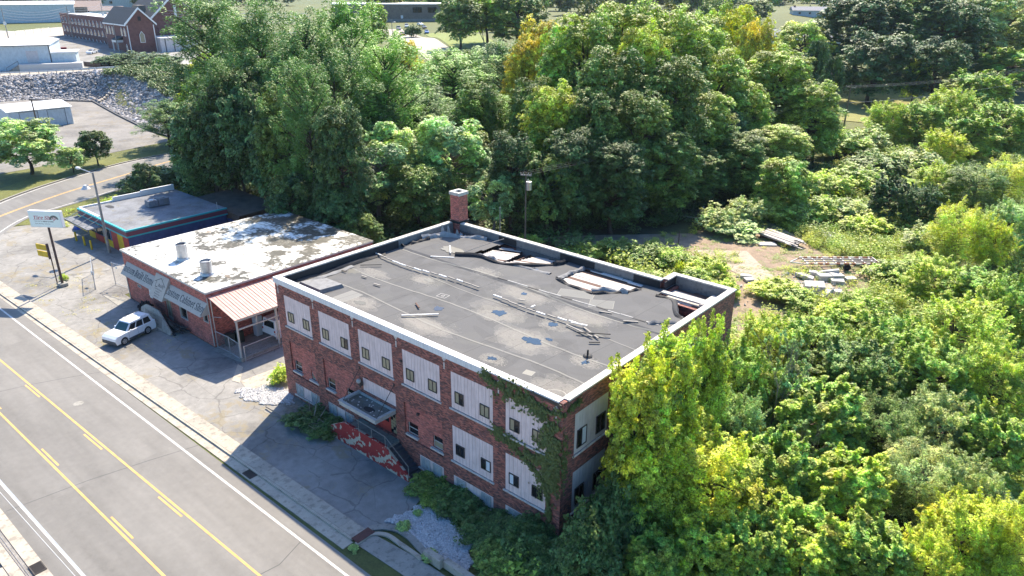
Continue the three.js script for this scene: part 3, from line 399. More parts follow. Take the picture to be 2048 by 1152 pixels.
    for (const [x, z, ww, hh, a, f] of [[4.9, -3.3, 1.25, 3.4, 0, '#a3a39f'], [2.0, -3.4, 1.6, 1.6, 0.1, '#94948f'], [19.2, -13.4, 1.7, 1.3, 0.5, '#9a9a96'], [16.4, -13.6, 2.6, 1.2, 0.4, '#9c9c98'], [22.2, -2.6, 0.6, 0.5, 0.2, '#b5b3aa']]) { c.save(); c.translate(X(x), Z(z)); c.rotate(a); c.fillStyle = f; c.fillRect(0, -hh * s, ww * s, hh * s); c.strokeStyle = '#c4c1b6'; c.lineWidth = 2; c.strokeRect(0, -hh * s, ww * s, hh * s); c.restore(); }
    const line = (p, lw, col) => { c.beginPath(); p.forEach(([x, z], i) => c[i ? 'lineTo' : 'moveTo'](X(x) + 3 * (r() - 0.5), Z(z) + 3 * (r() - 0.5))); c.lineWidth = lw; c.strokeStyle = col; c.stroke(); };
    for (const z of [-3.4, -6.3, -9.0, -12.0]) { const p = []; for (let x = 0; x <= 27; x += 0.7) p.push([x, z + 0.25 * Math.sin(x * 0.35 + z) + 0.05 * r()]); line(p, z === -9 ? 5 : 9, 'rgba(178,176,168,0.75)'); line(p.map(([x, y]) => [x, y + 0.14]), 1.5, 'rgba(50,50,50,0.5)'); }
    for (let x = 1.5; x < 27; x += 3.1) for (const [a, b] of [[-1, -3.4], [-3.4, -6.3], [-6.3, -9], [-9, -12], [-12, -18]]) if (r() < 0.75) { const q = x + 2 * (r() - 0.5); line([[q, a], [q + 0.2, b]], 1.6, 'rgba(60,60,60,0.55)'); }
    c.strokeStyle = '#d8d6d0'; c.lineWidth = 3; c.save(); c.translate(X(10.3), Z(-6.7)); c.rotate(0.15); c.strokeRect(0, 0, 0.75 * s, 0.6 * s); c.strokeRect(0.28 * s, 0.2 * s, 0.2 * s, 0.2 * s); c.restore();
    c.beginPath(); c.moveTo(X(24.2), Z(-0.9)); c.bezierCurveTo(X(25), Z(-2.6), X(25.8), Z(-2.2), X(26.3), Z(-0.8)); c.lineWidth = 4; c.strokeStyle = 'rgba(205,202,194,0.9)'; c.stroke();
    for (let i = 0; i < 12000; i++) { c.fillStyle = r() < 0.5 ? 'rgba(30,30,30,0.16)' : 'rgba(225,222,210,0.13)'; c.fillRect(r() * w, r() * h, 1 + 2 * r(), 1 + 2 * r()); }
  });
  roofT.repeat.set(1 / 26.9, 1 / 20.2);
  const roofY = (x, z) => { const e = clamp(Math.min(x, BL - x, -z) / 1.2, 0, 1); return RF + 0.035 * (fbm(x * 0.5, -z * 0.5, 14) - 0.5) * e + 0.014 * Math.sin(x * 2 + z) * SS(-z, 11, 15) + 0.1 * SS(-z, 9, 9.9) * SS(-z, 12, 10); };
  const roofM = mat('roof_felt', [0.6, 0.59, 0.575], 0.95, { specularIntensity: 0.25, map: roofT, bumpMap: per(bumpT, 1.2), bumpScale: 0.006 });
  // openings where the felt is torn away: holes in the sheet
  const tear1 = [[6.0, -13.9], [7.4, -14.7], [9.2, -14.6], [11.6, -15.7], [13.0, -17.2], [12.6, -18.4], [6.6, -18.4], [6.5, -16.6]], tear2 = [[15.0, -14.9], [16.6, -14.4], [18.7, -14.3], [20.2, -16.2], [20.9, -17.4], [20.6, -18.3], [15.2, -18.1]], tear3 = [[0.4, -16.6], [3.0, -17.4], [4.9, -18.4], [4.9, -18.45], [0.4, -18.45]], tear4 = [[22.35, -17.2], [23.6, -17.4], [25.2, -15.2], [26.4, -14.9], [26.4, -20.1], [22.4, -20.1]];
  {
    const P = [], ix = [], N = 120, Mz = 88; for (let j = 0; j <= Mz; j++) for (let i = 0; i <= N; i++) { const x = L(0.35, BL - 0.35, i / N), z = L(-0.35, -DC + 0.35, j / Mz); P.push(x, roofY(x, z), z); }
    const skip = (x, z) => (x < NX + 0.3 && z < -DB + 0.35) || [tear1, tear2, tear3, tear4].some((t) => inPoly(x, z, t));
    for (let j = 0; j < Mz; j++) for (let i = 0; i < N; i++) { const a = j * (N + 1) + i, cx = (P[a * 3] + P[(a + N + 2) * 3]) / 2, cz = (P[a * 3 + 2] + P[(a + N + 2) * 3 + 2]) / 2; if (!skip(cx, cz)) ix.push(a, a + 1, a + N + 1, a + 1, a + N + 2, a + N + 1); }
    const g = new THREE.BufferGeometry(); g.setAttribute('position', new THREE.Float32BufferAttribute(P, 3)); g.setIndex(ix); const q = uvAbs(g), u = q.attributes.uv, p = q.attributes.position; for (let i = 0; i < u.count; i++) u.setXY(i, p.getX(i), 20.2 + p.getZ(i));
    g.computeVertexNormals(); part(bld, 'roof_felt', q, roofM);
  }
  part(bld, 'attic_floor', bx(0.36, BL - 0.36, 8.2, 8.3, -DB + 0.36, -0.36), T.deckBrown);
  part(bld, 'attic_floor', bx(NX + 0.36, BL - 0.36, 7.9, 8.0, -DC + 0.36, -DB + 0.35), T.deckBrown);
  const puddleShape = (x, z, a, b, s) => { const o = []; for (let i = 0; i < 44; i++) { const t = (i / 44) * 2 * PI, k = 0.8 + 0.75 * (fbm(Math.cos(t) * 1.1 + 7, Math.sin(t) * 1.1 + 7, s + 40, 0, 2) - 0.5) + 0.45 * (noise(Math.cos(t) * 3.2 + 9, Math.sin(t) * 3.2 + 9, s) - 0.5); o.push([x + Math.cos(t) * a * k * 1.15, z + Math.sin(t) * b * k * 1.15]); } return o; };
  const pud = (x, z, a, b, s, m = T.puddle) => part(bld, 'puddle', flat(puddleShape(x, z, a, b, s), roofY(x, z) + 0.012), m, m === T.puddle ? 'puddle on the roof mirroring the sky' : 'shallow brown puddle on the roof');
  pud(1.9, -5.8, 0.7, 0.42, 1, T.puddleBrown); pud(7.7, -8.4, 0.36, 0.3, 2, T.puddleBrown); pud(7.15, -2.25, 0.5, 0.3, 3, T.puddleBrown); pud(11.95, -5.25, 0.42, 0.35, 4); pud(15.65, -7.5, 0.5, 0.5, 5); pud(14.8, -11.2, 0.28, 0.22, 6); pud(19.6, -8.5, 0.34, 0.32, 7); pud(20.0, -5.7, 0.66, 0.55, 8); pud(20.75, -6.6, 0.3, 0.16, 9); pud(19.8, -2.3, 0.36, 0.25, 10); pud(24.3, -5.6, 0.26, 0.3, 11); pud(12.4, -15.4, 0.45, 0.25, 13);
  part(bld, 'puddle', flat(puddleShape(4.6, -14.1, 1.15, 0.6, 12), roofY(4.6, -14.1) + 0.03), T.puddleBrown, 'long murky puddle at the torn edge of the felt');
  // felt upstands and bare masonry on the inside of the parapets
  const lin = (o, m) => part(bld, 'parapet_lining', o, m);
  lin(bx(0.352, 0.39, RF - 0.05, BH - 0.11, -11.8, -0.45), T.liner); lin(bx(0.352, 0.385, RF - 0.9, BH - 0.105, -18.4, -11.82), T.linerGrey);
  for (const [a, b, m] of [[0.5, 5.9, T.linerGrey], [5.92, 7.9, T.liner], [7.92, 12.6, T.linerGrey], [12.62, 16.0, T.liner], [16.02, 19.6, T.linerGrey], [19.62, NX, T.liner]]) lin(bx(a, b, RF - (m === T.liner ? 0.05 : 0.9), BH - 0.11, -DB + 0.352, -DB + (m === T.liner ? 0.4 : 0.38)), m);
  lin(bx(NX + 0.352, NX + 0.39, RF - 0.05, BH - 0.11, -DC + 0.4, -DB + 0.34), T.liner); lin(bx(NX + 0.4, BL - 0.4, RF - 0.9, BH - 0.11, -DC + 0.352, -DC + 0.38), T.linerGrey); lin(bx(BL - 0.385, BL - 0.352, RF - 0.05, BH - 0.11, -14.5, -0.5), T.linerGrey);
  // deck boards laid bare by the tears
  const boards = (poly, y, m2, dir, seed, w = 0.2, miss = 0.08) => { const r = rng(seed), xs = poly.map((p) => p[0]), zs = poly.map((p) => p[1]); for (let t = Math.min(...zs) - 6; t < Math.max(...zs) + 6; t += w + 0.012) { let a = null, b = null; for (let x = Math.min(...xs) - 1; x < Math.max(...xs) + 1; x += 0.1) { const z = t + (x - xs[0]) * dir; if (inPoly(x, z, poly)) { a ??= x; b = x; } } if (a === null || b - a < 0.4 || r() < miss) continue; const cut = r() < 0.35 && b - a > 2 ? L(a, b, 0.3 + 0.4 * r()) : null; for (const [p, q] of cut ? [[a, cut - 0.02], [cut + 0.02, b]] : [[a, b]]) { const l = (q - p) * Math.hypot(1, dir), cx = (p + q) / 2; part(bld, 'deck_board', box(l, 0.035, w, cx, y + 0.03 * (r() - 0.5), t + (cx - xs[0]) * dir, 0, -Math.atan(dir), 0.012 * (r() - 0.5)), r() < 0.14 ? T.deckBrown : m2); } } };
  boards([[6.4, -14.2], [9.2, -14.9], [9.0, -18.3], [6.7, -18.2]], RF - 0.12, T.deck, -0.35, 3, 0.24, 0.25);
  boards([[9.2, -14.9], [11.4, -15.8], [12.4, -17.0], [12.3, -18.2], [10.6, -18.3]], RF - 0.08, T.deck, -0.3, 4, 0.26, 0.05);
  boards(tear2, RF - 0.05, T.deck, -0.02, 5, 0.42, 0);
  for (let k = 0; k < 7; k++) part(bld, 'joist', box(0.09, 0.25, 5.2, 6.6 + k * 0.98, RF - 0.34, -16.2), T.deckBrown);
  for (let k = 0; k < 5; k++) part(bld, 'joist', box(0.09, 0.25, 2.2, 0.8 + k * 0.95, RF - 0.45, -17.5), T.deckBrown);
  part(bld, 'rubble', Array.from({ length: 46 }, (_, i) => { const r = rng(i + 9), x = 0.6 + 4.2 * r(), z = -18.3 + 1.6 * r() * (1 - x / 6); return box(0.2 + 0.5 * r(), 0.05 + 0.1 * r(), 0.15 + 0.3 * r(), x, RF - 0.35 + 0.25 * r(), z, r(), r() * 6, r()); }), T.rusty);
  // torn and folded felt round the openings
  const flap = (pts, lift, seed, m = T.liner) => { const P = [], ix = [], n = 26, c = new THREE.CatmullRomCurve3(pts.map((p) => V(p[0], 0, p[1]))); for (let i = 0; i <= n; i++) { const p = c.getPoint(i / n), q = c.getTangent(i / n), nx = -q.z, nz = q.x; for (let j = 0; j < 5; j++) { const w = (j - 2) * 0.12 * (1 + 0.5 * (noise(i * 0.5, j, seed) - 0.5)); P.push(p.x + nx * w, RF + 0.03 + lift * Math.sin((j / 4) * PI) * (0.35 + 0.9 * noise(i * 0.28, 3, seed)) + 0.03 * noise(i * 0.4, j, seed + 1), p.z + nz * w); if (i && j) { const k = i * 5 + j; ix.push(k - 6, k - 5, k - 1, k - 5, k, k - 1); } } } const g = new THREE.BufferGeometry(); g.setAttribute('position', new THREE.Float32BufferAttribute(P, 3)); g.setIndex(ix); part(bld, 'felt_fold', uvAbs(g), m); };
  const feltGrey = mat('curled_felt', [0.24, 0.24, 0.24], 0.8, { map: per(grainT, 2) }), feltPale = mat('pale_felt_back', [0.42, 0.41, 0.39], 0.85, { map: per(grainT, 2) });
  flap([[5.5, -13.5], [7.2, -14.5], [9.2, -14.5], [11.5, -15.5], [13.1, -17.2]], 0.3, 1); flap([[5.8, -13.9], [7.5, -14.9], [8.9, -15.0]], 0.28, 2, feltPale); flap([[9.2, -14.7], [11.8, -15.2], [14.0, -15.4]], 0.16, 3, feltGrey);
  flap([[13, -17.1], [13.4, -17.9], [13.2, -18.4]], 0.4, 4); flap([[14.9, -15], [16.6, -14.5], [18.7, -14.4]], 0.24, 5); flap([[14.9, -15.1], [15.0, -16.6], [15.2, -18.2]], 0.22, 6, feltGrey); flap([[18.7, -14.4], [20.3, -16.2], [20.9, -17.4]], 0.22, 7); flap([[18.3, -14.8], [19.4, -15.8], [20.6, -16.2]], 0.34, 8, feltPale);
  flap([[0.6, -16.0], [2.2, -16.9], [3.2, -17.5], [4.8, -18.2]], 0.45, 9, feltPale); flap([[0.5, -14.3], [0.8, -15.5], [1.6, -16.8]], 0.5, 10, feltPale); flap([[0.6, -12], [0.7, -13.4], [0.9, -14.9]], 0.3, 11); flap([[22.4, -17.1], [23.6, -17.3], [25.2, -15.1], [26.3, -14.8]], 0.2, 12); flap([[24.4, -12.6], [25.4, -13.6], [26.3, -14.4]], 0.25, 13, feltGrey);
  for (const [x, z, h] of [[1.1, -16.8, 1.0], [1.5, -16.5, 0.8], [0.75, -16.4, 1.1], [1.9, -17.1, 0.7]]) part(bld, 'torn_felt', hull8([[x, RF - 0.1, z], [x + 0.5, RF - 0.1, z - 0.2], [x + 0.52, RF - 0.1, z - 0.18], [x + 0.02, RF - 0.1, z + 0.02], [x + 0.1, RF + h, z - 0.1], [x + 0.2, RF + h * 0.9, z - 0.15], [x + 0.22, RF + h * 0.9, z - 0.13], [x + 0.12, RF + h, z - 0.08]]), feltPale);
  flap([[0.55, -1.2], [0.6, -4], [0.6, -7.6], [0.65, -10]], 0.22, 14); flap([[0.8, -1], [1.1, -3.6], [1.0, -6.4]], 0.1, 15, feltGrey);
  // brick stair tower sunk in the projecting bay
  part(bld, 'ledge', [bx(22.4, 25.9, RF + 0.08, RF + 0.2, -18.2, -17.8), bx(25.5, 26.4, RF + 0.02, RF + 0.16, -19.8, -17.7)], T.copeStone);
  part(bld, 'inner_wall', [bx(22.9, 26.45, 8.0, RF + 0.05, -17.0, -16.8), bx(22.4, 22.6, 8.0, RF, -20.1, -17.0)], T.brick);
  boards([[22.5, -19.9], [26.3, -19.9], [26.3, -17.05], [22.8, -17.05]], RF - 0.16, T.deck, 0.05, 6, 0.3, 0.1);
  // battens nailed along the middle of the roof, raised felt box, vent pipe
  for (let k = 0, r = rng(31); k < 25; k++) { const x = 0.2 + k * 0.83; if (k === 14 || k === 15) continue; part(bld, 'batten', box(0.66 + 0.16 * r(), 0.07, 0.1, x + 0.5, RF + 0.2, -9.35 + 0.3 * Math.sin(k * 0.4) + 0.05 * r(), 0, 0.06 * (r() - 0.5), 0), r() < 0.6 ? T.steelW : T.wood); }
  for (let k = 0, r = rng(33); k < 14; k++) part(bld, 'batten', box(0.95, 0.06, 0.12, 11.9 + k * 0.98, RF + 0.1, -12.1 - 0.05 * k - 0.1 * r(), 0, 0.05, 0), k % 3 ? feltPale : T.liner);
  part(bld, 'raised_felt', hull8([[1.0, RF, -1.4], [3.7, RF, -1.3], [4.0, RF, -3.3], [1.6, RF, -3.5], [1.05, RF + 0.22, -1.5], [3.65, RF + 0.3, -1.42], [3.9, RF + 0.28, -3.2], [1.7, RF + 0.12, -3.4]]), feltGrey, 'lifted slab of grey felt by the front parapet');
  part(bld, 'vent_pipe', [rod([23.95, RF - 0.1, -6.35], [23.95, RF + 0.45, -6.35], 0.06), at(new THREE.CylinderGeometry(0.2, 0.3, 0.06, 16), 23.95, RF + 0.08, -6.35)], T.liner);
  part(bld, 'flashing', [bx(15.9, 19.6, RF + 0.02, RF + 0.1, -18.42, -18.1), bx(19.4, 21.8, RF + 0.02, RF + 0.08, -18.3, -17.95)], T.steelW);
  // chimney
  part(bld, 'chimney', [bx(0.05, 1.15, 7, 12.5, -19.55, -18.45)], T.brickB);
  part(bld, 'chimney_cap', [plate(rect(0, 1.26, 0, 1.26), 0.28, [rect(0.3, 0.96, 0.3, 0.96)]).rotateX(-PI / 2).translate(-0.03, 12.5, -18.37)], T.copeStone);
  part(bld, 'flue', flat(rect(0.2, 1.0, -19.4, -18.6), 12.52), T.dark); part(bld, 'flashing', [bx(-0.02, 1.25, 9.9, 10.12, -19.65, -18.36)], T.liner);
  // canopy over the entrance
  const can = part(bld, 'canopy', [bx(9.32, 13.14, 3.62, 3.92, 1.62, 1.76), bx(9.32, 9.46, 3.62, 3.92, 0.02, 1.62), bx(13.0, 13.14, 3.62, 3.92, 0.02, 1.62), bx(9.46, 13.0, 3.62, 3.92, 0.02, 0.14), bx(9.26, 13.2, 3.9, 3.96, 1.6, 1.82), bx(9.26, 9.48, 3.9, 3.96, 0.02, 1.6), bx(12.98, 13.2, 3.9, 3.96, 0.02, 1.6), bx(9.4, 13.06, 3.56, 3.66, 0.1, 1.7)], T.frameW);
  part(can, 'canopy_roof', bx(9.47, 12.99, 3.7, 3.8, 0.15, 1.61), mat('mossy_felt', [0.2, 0.21, 0.19], 0.9, { map: per(lotT, 5) })); part(can, 'dark_patch', flat(blob(11.6, 1.0, 0.5, 0.25, 3), 3.805), T.liner);
  for (let k = 0, r = rng(8); k < 22; k++) part(can, 'litter', box(0.05 + 0.1 * r(), 0.02, 0.05 + 0.06 * r(), 9.6 + 3.2 * r(), 3.815, 0.25 + 1.25 * r(), 0, r() * 3, 0), T.sill);
  for (const x of [9.58, 13.12]) { part(can, 'tie_rod', rod([x, 5.8, 0.02], [x - (x > 12 ? 0.05 : 0), 3.95, 1.6], 0.022), T.iron); part(can, 'rod_plate', box(0.14, 0.2, 0.03, x, 5.82, 0.02), T.iron); }
  // doorway: red doors with glass block sidelights
  part(bld, 'door_recess', bx(9.5, 13.1, 1.6, 3.8, -0.36, -0.3), T.redband);
  const gb = part(bld, 'glass_block_panel', [bx(12.3, 13.05, 1.75, 3.55, -0.28, -0.2), bx(9.6, 10.3, 1.75, 3.55, -0.28, -0.2)], T.frameD);
  for (const x0 of [12.34, 9.64]) for (let i = 0; i < 3; i++) for (let j = 0; j < 7; j++) part(gb, 'glass_block', rb(x0 + i * 0.235, x0 + i * 0.235 + 0.2, 1.8 + j * 0.25, 2.01 + j * 0.25, -0.22, -0.16, 0.02), (i * 5 + j * 3) % 4 ? T.paneTan : T.paneDark);
  const dr = part(bld, 'door', [bx(10.4, 11.3, 1.62, 3.5, -0.28, -0.2), bx(11.34, 12.24, 1.62, 3.5, -0.28, -0.2)], T.red); part(dr, 'pane', [bx(10.55, 11.15, 2.4, 3.35, -0.2, -0.19), bx(11.5, 12.1, 2.4, 3.35, -0.2, -0.19)], T.paneDark);
  // porch: landing, steps down both ends, peeling red parapet, pipe rails
  const por = part(bld, 'porch', bx(9.2, 13.3, 0, 1.58, 0.0, 1.12), T.concGrey);
  part(por, 'landing', bx(9.2, 13.32, 1.58, 1.62, 0.003, 1.13), mat('grey_green_slab', [0.2, 0.22, 0.2], 0.85, { map: per(concT, 2) }));
  for (let k = 0; k < 8; k++) { part(por, 'step', bx(13.3 + k * 0.27, 13.3 + (k + 1) * 0.27, 0, 1.58 - (k + 1) * 0.18, 0.02, 1.08), T.trimGrey); part(por, 'step', bx(9.2 - (k + 1) * 0.27, 9.2 - k * 0.27, 0, 1.58 - (k + 1) * 0.18, 0.02, 1.08), T.trimGrey); }
  part(por, 'porch_wall', plate([[6.9, 0], [15.55, 0], [15.55, 0.42], [13.3, 1.78], [9.0, 1.8], [7.0, 0.7]], 0.18).translate(0, 0, 1.12), T.peel, 'red painted porch wall with paint peeling off in patches');
  part(por, 'handrail', [rod([9.1, 2.55, 1.2], [13.3, 2.5, 1.2], 0.022), rod([13.3, 2.5, 1.2], [15.5, 1.15, 1.2], 0.022), ...[9.1, 10.5, 11.9, 13.3].map((x) => rod([x, 1.78, 1.2], [x, 2.53, 1.2], 0.02)), rod([15.5, 0.3, 1.2], [15.5, 1.15, 1.2], 0.025), rod([7.6, 2.0, 0.1], [9.1, 2.5, 1.2], 0.02)], T.poleGrey);
  // lamp and meter box on the wall
  const wl = part(bld, 'wall_lamp', at(new THREE.SphereGeometry(0.17, 14, 10), 9.72, 4.95, 0.3), T.frameW); part(wl, 'bracket', [rod([9.72, 4.85, 0], [9.72, 4.9, 0.3], 0.03), bx(9.62, 9.85, 4.55, 4.8, 0.05, 0.28)], T.iron);
  part(bld, 'floodlight', [box(0.18, 0.14, 0.16, 15.5, 4.62, 0.14), rod([15.5, 4.6, 0], [15.5, 4.6, 0.12], 0.03)], T.iron); part(bld, 'floodlight', [box(0.12, 0.14, 0.12, 14.05, 7.95, 0.08)], T.iron);
}
// loose boards lying on the roof
{
  const bd = (x, z, l, a, label, m = T.wood, y = RF + 0.12, w = 0.11, group) => solo('loose_board', label, 'board', box(l, 0.05, w, x, y, z, 0, a, 0.01), m, group);
  bd(12.0, -3.55, 2.5, 0.78, 'long pale board lying with one end in a round puddle on the flat roof', T.steelW, RF + 0.13); bd(10.7, -4.5, 0.9, -0.5, 'short dark stick lying just above the long pale board', T.deckBrown);
  bd(21.6, -8.7, 2.4, -0.16, 'longest board of the crossed boards near the right parapet', T.wood, RF + 0.14); bd(22.6, -8.9, 2.2, 0.55, 'dark edged board lying across the longest crossed board', T.liner, RF + 0.2); bd(22.3, -9.0, 1.9, -0.42, 'board slanting under the pile of crossed boards', T.wood, RF + 0.11); bd(21.1, -9.4, 1.15, 0.25, 'short white board left of the crossed boards', T.steelW, RF + 0.2); bd(23.3, -8.0, 0.7, 0.7, 'stub of dark board below the crossed boards', T.liner);
  bd(23.4, -12.1, 1.0, 0.5, 'short board across the double seam near the right end of the roof', T.wood, RF + 0.14); bd(21.3, -12.2, 0.9, 0.3, 'pair of thin sticks lying beside the rear seam', T.wood, RF + 0.14);
  bd(15.7, -9.9, 0.55, 0.3, 'stub of batten with a loop of pipe beside the middle batten row', T.wood, RF + 0.2); bd(17.0, -9.6, 0.4, 1.5, 'single white block standing by the middle batten row', T.steelW, RF + 0.2);
  bd(2.1, -7.4, 1.7, 0.75, 'dark strip lying by the left parapet of the roof', T.liner, RF + 0.15, 0.09); bd(1.5, -5.2, 0.5, 0.1, 'small scrap beside the brown puddle at the left parapet', T.iron); bd(3.6, -5.5, 0.55, 0.1, 'small pale scrap between the lifted felt and the brown puddle', T.wood); bd(5.6, -5.1, 0.7, 0.1, 'short stick lying on the pale rectangular repair', T.wood); bd(5.0, -12.5, 2.0, 0.55, 'thin white batten lying near the long murky puddle', T.steelW); bd(4.4, -14.0, 1.9, -0.75, 'bowed white strip lying across the long murky puddle', T.steelW, RF + 0.24);
  solo('bent_pipe', 'bent pipe arching over the torn felt behind the white deck boards', 'pipe', new THREE.TubeGeometry(new THREE.CatmullRomCurve3([V(5.9, RF + 0.3, -14.2), V(6.2, RF + 0.45, -15.6), V(6.6, RF + 0.6, -17.2), V(7.0, RF + 0.75, -17.9)]), 16, 0.035, 6), T.wood);
}

// ================================================================ THE CABINET SHOP
{
  const s = thing('cabinet_shop', 'low brick cabinet shop with a white coated flat roof and awning signs', 'building'), X0 = -28.5, X1 = -11.8, Z1 = -0.25, Z0 = -18.6, Hh = 5.2;
  part(s, 'wall', plate(rect(X0, X1, 0, Hh), 0.3, [rect(-20.6, -19.3, 0.05, 2.3), rect(-13.1, -12.2, 2.2, 3.1), rect(-17.6, -16.2, 1.2, 2.6), rect(-26.2, -25.4, 1.9, 2.2)]).translate(0, 0, Z1 - 0.3), T.brickB);
  for (const o of [bx(X0, X0 + 0.3, 0, Hh, Z0, Z1 - 0.301), bx(X1 - 0.3, X1, 0, Hh, Z0, Z1 - 0.301), bx(X0 + 0.301, X1 - 0.301, 0, Hh, Z0, Z0 + 0.3)]) part(s, 'wall', o, T.brickB);
  const rt = canvasTex(1024, 1024, (c, w) => {                // 17.4 x 19 m white coating grown over with dark lichen towards the rear
    const k = w / 19, r = rng(4); c.fillStyle = '#e9e8e4'; c.fillRect(0, 0, w, w);
    const N = 240, im = c.getImageData(0, 0, w, w); for (let y = 0; y < w; y++) for (let x = 0; x < w; x++) { const X = x / k, Z = y / k, a = fbm(X * 0.55, Z * 0.5, 201, 0, 5), f = fbm(X * 4, Z * 4, 202, 0, 3), g = hash(x, y, 9); const zz = 19 - Z; let d = SS(a * 0.75 + f * 0.25 + 0.011 * (10 - zz) * (zz < 10 ? 1 : 0.6), 0.47, 0.62); d = d * (0.55 + 0.7 * f) * (0.8 + 0.4 * g); const m = SS(fbm(X * 0.8 + 9, Z * 3.5, 205, 0, 4), 0.52, 0.66) * (0.22 + 0.2 * f) + 0.25 * SS(fbm(X * 2 + 3, Z * 2, 207, 0, 4), 0.55, 0.7), o = (y * w + x) * 4, q = clamp(d + m, 0, 1); im.data[o] = L(236, 48 + 26 * g, q); im.data[o + 1] = L(235, 46 + 24 * g, q); im.data[o + 2] = L(230, 36 + 22 * g, q); } c.putImageData(im, 0, 0);
    c.strokeStyle = 'rgba(120,120,118,0.5)'; c.lineWidth = 2; for (let i = 1; i < 8; i++) { c.beginPath(); c.moveTo(0, i * 130 + 8 * r()); c.lineTo(w, i * 130 - 14 * r()); c.stroke(); }
    for (let i = 0; i < 16; i++) { c.fillStyle = 'rgba(140,104,70,0.35)'; const x = r() * w, y = r() * w; c.beginPath(); c.ellipse(x, y, 8 + 20 * r(), 5 + 10 * r(), r() * 3, 0, 7); c.fill(); }
  }); rt.repeat.set(1 / 19, 1 / 19);
  const rg = bx(X0 - 0.08, X1 + 0.08, Hh, Hh + 0.12, Z0 - 0.08, Z1 + 0.1); { const p = rg.attributes.position, u = rg.attributes.uv; for (let i = 0; i < p.count; i++) u.setXY(i, p.getX(i) - X0, 19 + p.getZ(i)); }
  part(s, 'roof', rg, mat('white_roof_coating', [0.86, 0.86, 0.85], 0.6, { map: rt }));
  part(s, 'roof_edge', [bx(X0 - 0.1, X1 + 0.1, Hh - 0.05, Hh + 0.1, Z1 + 0.1, Z1 + 0.14), bx(X1 + 0.08, X1 + 0.12, Hh - 0.05, Hh + 0.1, Z0, Z1 + 0.1)], T.frameW);
  for (const [x, z, h, cap] of [[-21.2, -3.0, 1.45, 0], [-15.7, -2.5, 1.25, 1]]) { const v = part(s, 'roof_vent', [new THREE.CylinderGeometry(0.5, 0.5, h, 24, 1, true).translate(x, Hh + 0.2 + h / 2, z), new THREE.CylinderGeometry(0.58, 0.66, 0.25, 24).translate(x, Hh + 0.2, z)], T.galv); part(v, 'vent_rim', new THREE.TorusGeometry(0.5, 0.03, 6, 24).rotateX(PI / 2).translate(x, Hh + 0.2 + h, z), T.galv); part(v, 'vent_throat', flat(blob(x, z, 0.48, 0.48, 1, 24, 0), Hh + 0.05 + h), cap ? T.galv : T.trimGrey); if (cap) part(v, 'band', new THREE.CylinderGeometry(0.53, 0.53, 0.45, 24, 1, true).translate(x, Hh - 0.05 + h, z), T.galv); }
  const dr = part(s, 'door', [bx(-20.6, -19.3, 0.05, 2.3, Z1 - 0.2, Z1 - 0.14)], T.frameW); part(dr, 'pane', [bx(-20.45, -20.0, 0.5, 2.1, Z1 - 0.14, Z1 - 0.13), bx(-19.9, -19.45, 0.5, 2.1, Z1 - 0.14, Z1 - 0.13)], T.paneTan);
  for (const [a, b, c, d] of [[-13.1, -12.2, 2.2, 3.1], [-17.6, -16.2, 1.2, 2.6], [-26.2, -25.4, 1.9, 2.2]]) { const f = part(s, 'window', [bx(a, b, c, c + 0.08, Z1 - 0.18, Z1 + 0.03), bx(a, b, d - 0.08, d, Z1 - 0.18, Z1 + 0.02), bx(a, a + 0.07, c + 0.08, d - 0.08, Z1 - 0.18, Z1 + 0.02), bx(b - 0.07, b, c + 0.08, d - 0.08, Z1 - 0.18, Z1 + 0.02)], T.frameW); part(f, 'pane', bx(a + 0.07, b - 0.07, c + 0.08, d - 0.08, Z1 - 0.14, Z1 - 0.12), T.paneDark); }
  part(s, 'notice_board', bx(-23.6, -23.1, 1.5, 3.0, Z1, Z1 + 0.05), T.trim); part(s, 'downpipe', [rod([X0 + 0.1, 0, Z1 + 0.08], [X0 + 0.1, 3.2, Z1 + 0.08], 0.05), rod([X1 + 0.1, 0.2, Z1 + 0.06], [X1 + 0.1, 4.8, Z1 + 0.06], 0.05)], T.frameW);
  // three awning signs
  const face = (w, h, draw) => canvasTex(w, h, (c) => { c.fillStyle = '#b9b0a5'; c.fillRect(0, 0, w, h); const r = rng(w); for (let i = 0; i < 900; i++) { c.fillStyle = `rgba(${r() < 0.5 ? '90,80,72' : '215,208,198'},0.07)`; c.fillRect(r() * w, r() * h, 2 + 14 * r(), 2 + 30 * r()); } c.fillStyle = c.strokeStyle = '#262a33'; c.textAlign = 'center'; draw(c); });
  const awn = (name, label, x0, x1, yt, yb, dp, tex) => {
    const q = [V(x0, yb, Z1 + dp), V(x1, yb, Z1 + dp), V(x1, yt, Z1 + 0.04), V(x0, yt, Z1 + 0.04)], g = part(s, name, hull8([[x0, yb, Z1 + 0.004], [x1, yb, Z1 + 0.004], [x1, yb, Z1 + dp], [x0, yb, Z1 + dp], [x0, yt, Z1 + 0.004], [x1, yt, Z1 + 0.004], [x1, yt, Z1 + 0.04], [x0, yt, Z1 + 0.04]]), mat('sign_metal', [0.4, 0.37, 0.33], 0.7), label);
    const n = q[1].clone().sub(q[0]).cross(q[3].clone().sub(q[0])).normalize().multiplyScalar(0.006), f = new THREE.BufferGeometry(); f.setAttribute('position', new THREE.Float32BufferAttribute(q.flatMap((p) => p.clone().add(n).toArray()), 3)); f.setAttribute('uv', new THREE.Float32BufferAttribute([0, 0, 1, 0, 1, 1, 0, 1], 2)); f.setIndex([0, 1, 2, 0, 2, 3]); f.computeVertexNormals(); part(g, 'sign_face', f, mat('sign_print', [0.95, 0.93, 0.9], 0.7, { map: tex }));
  };
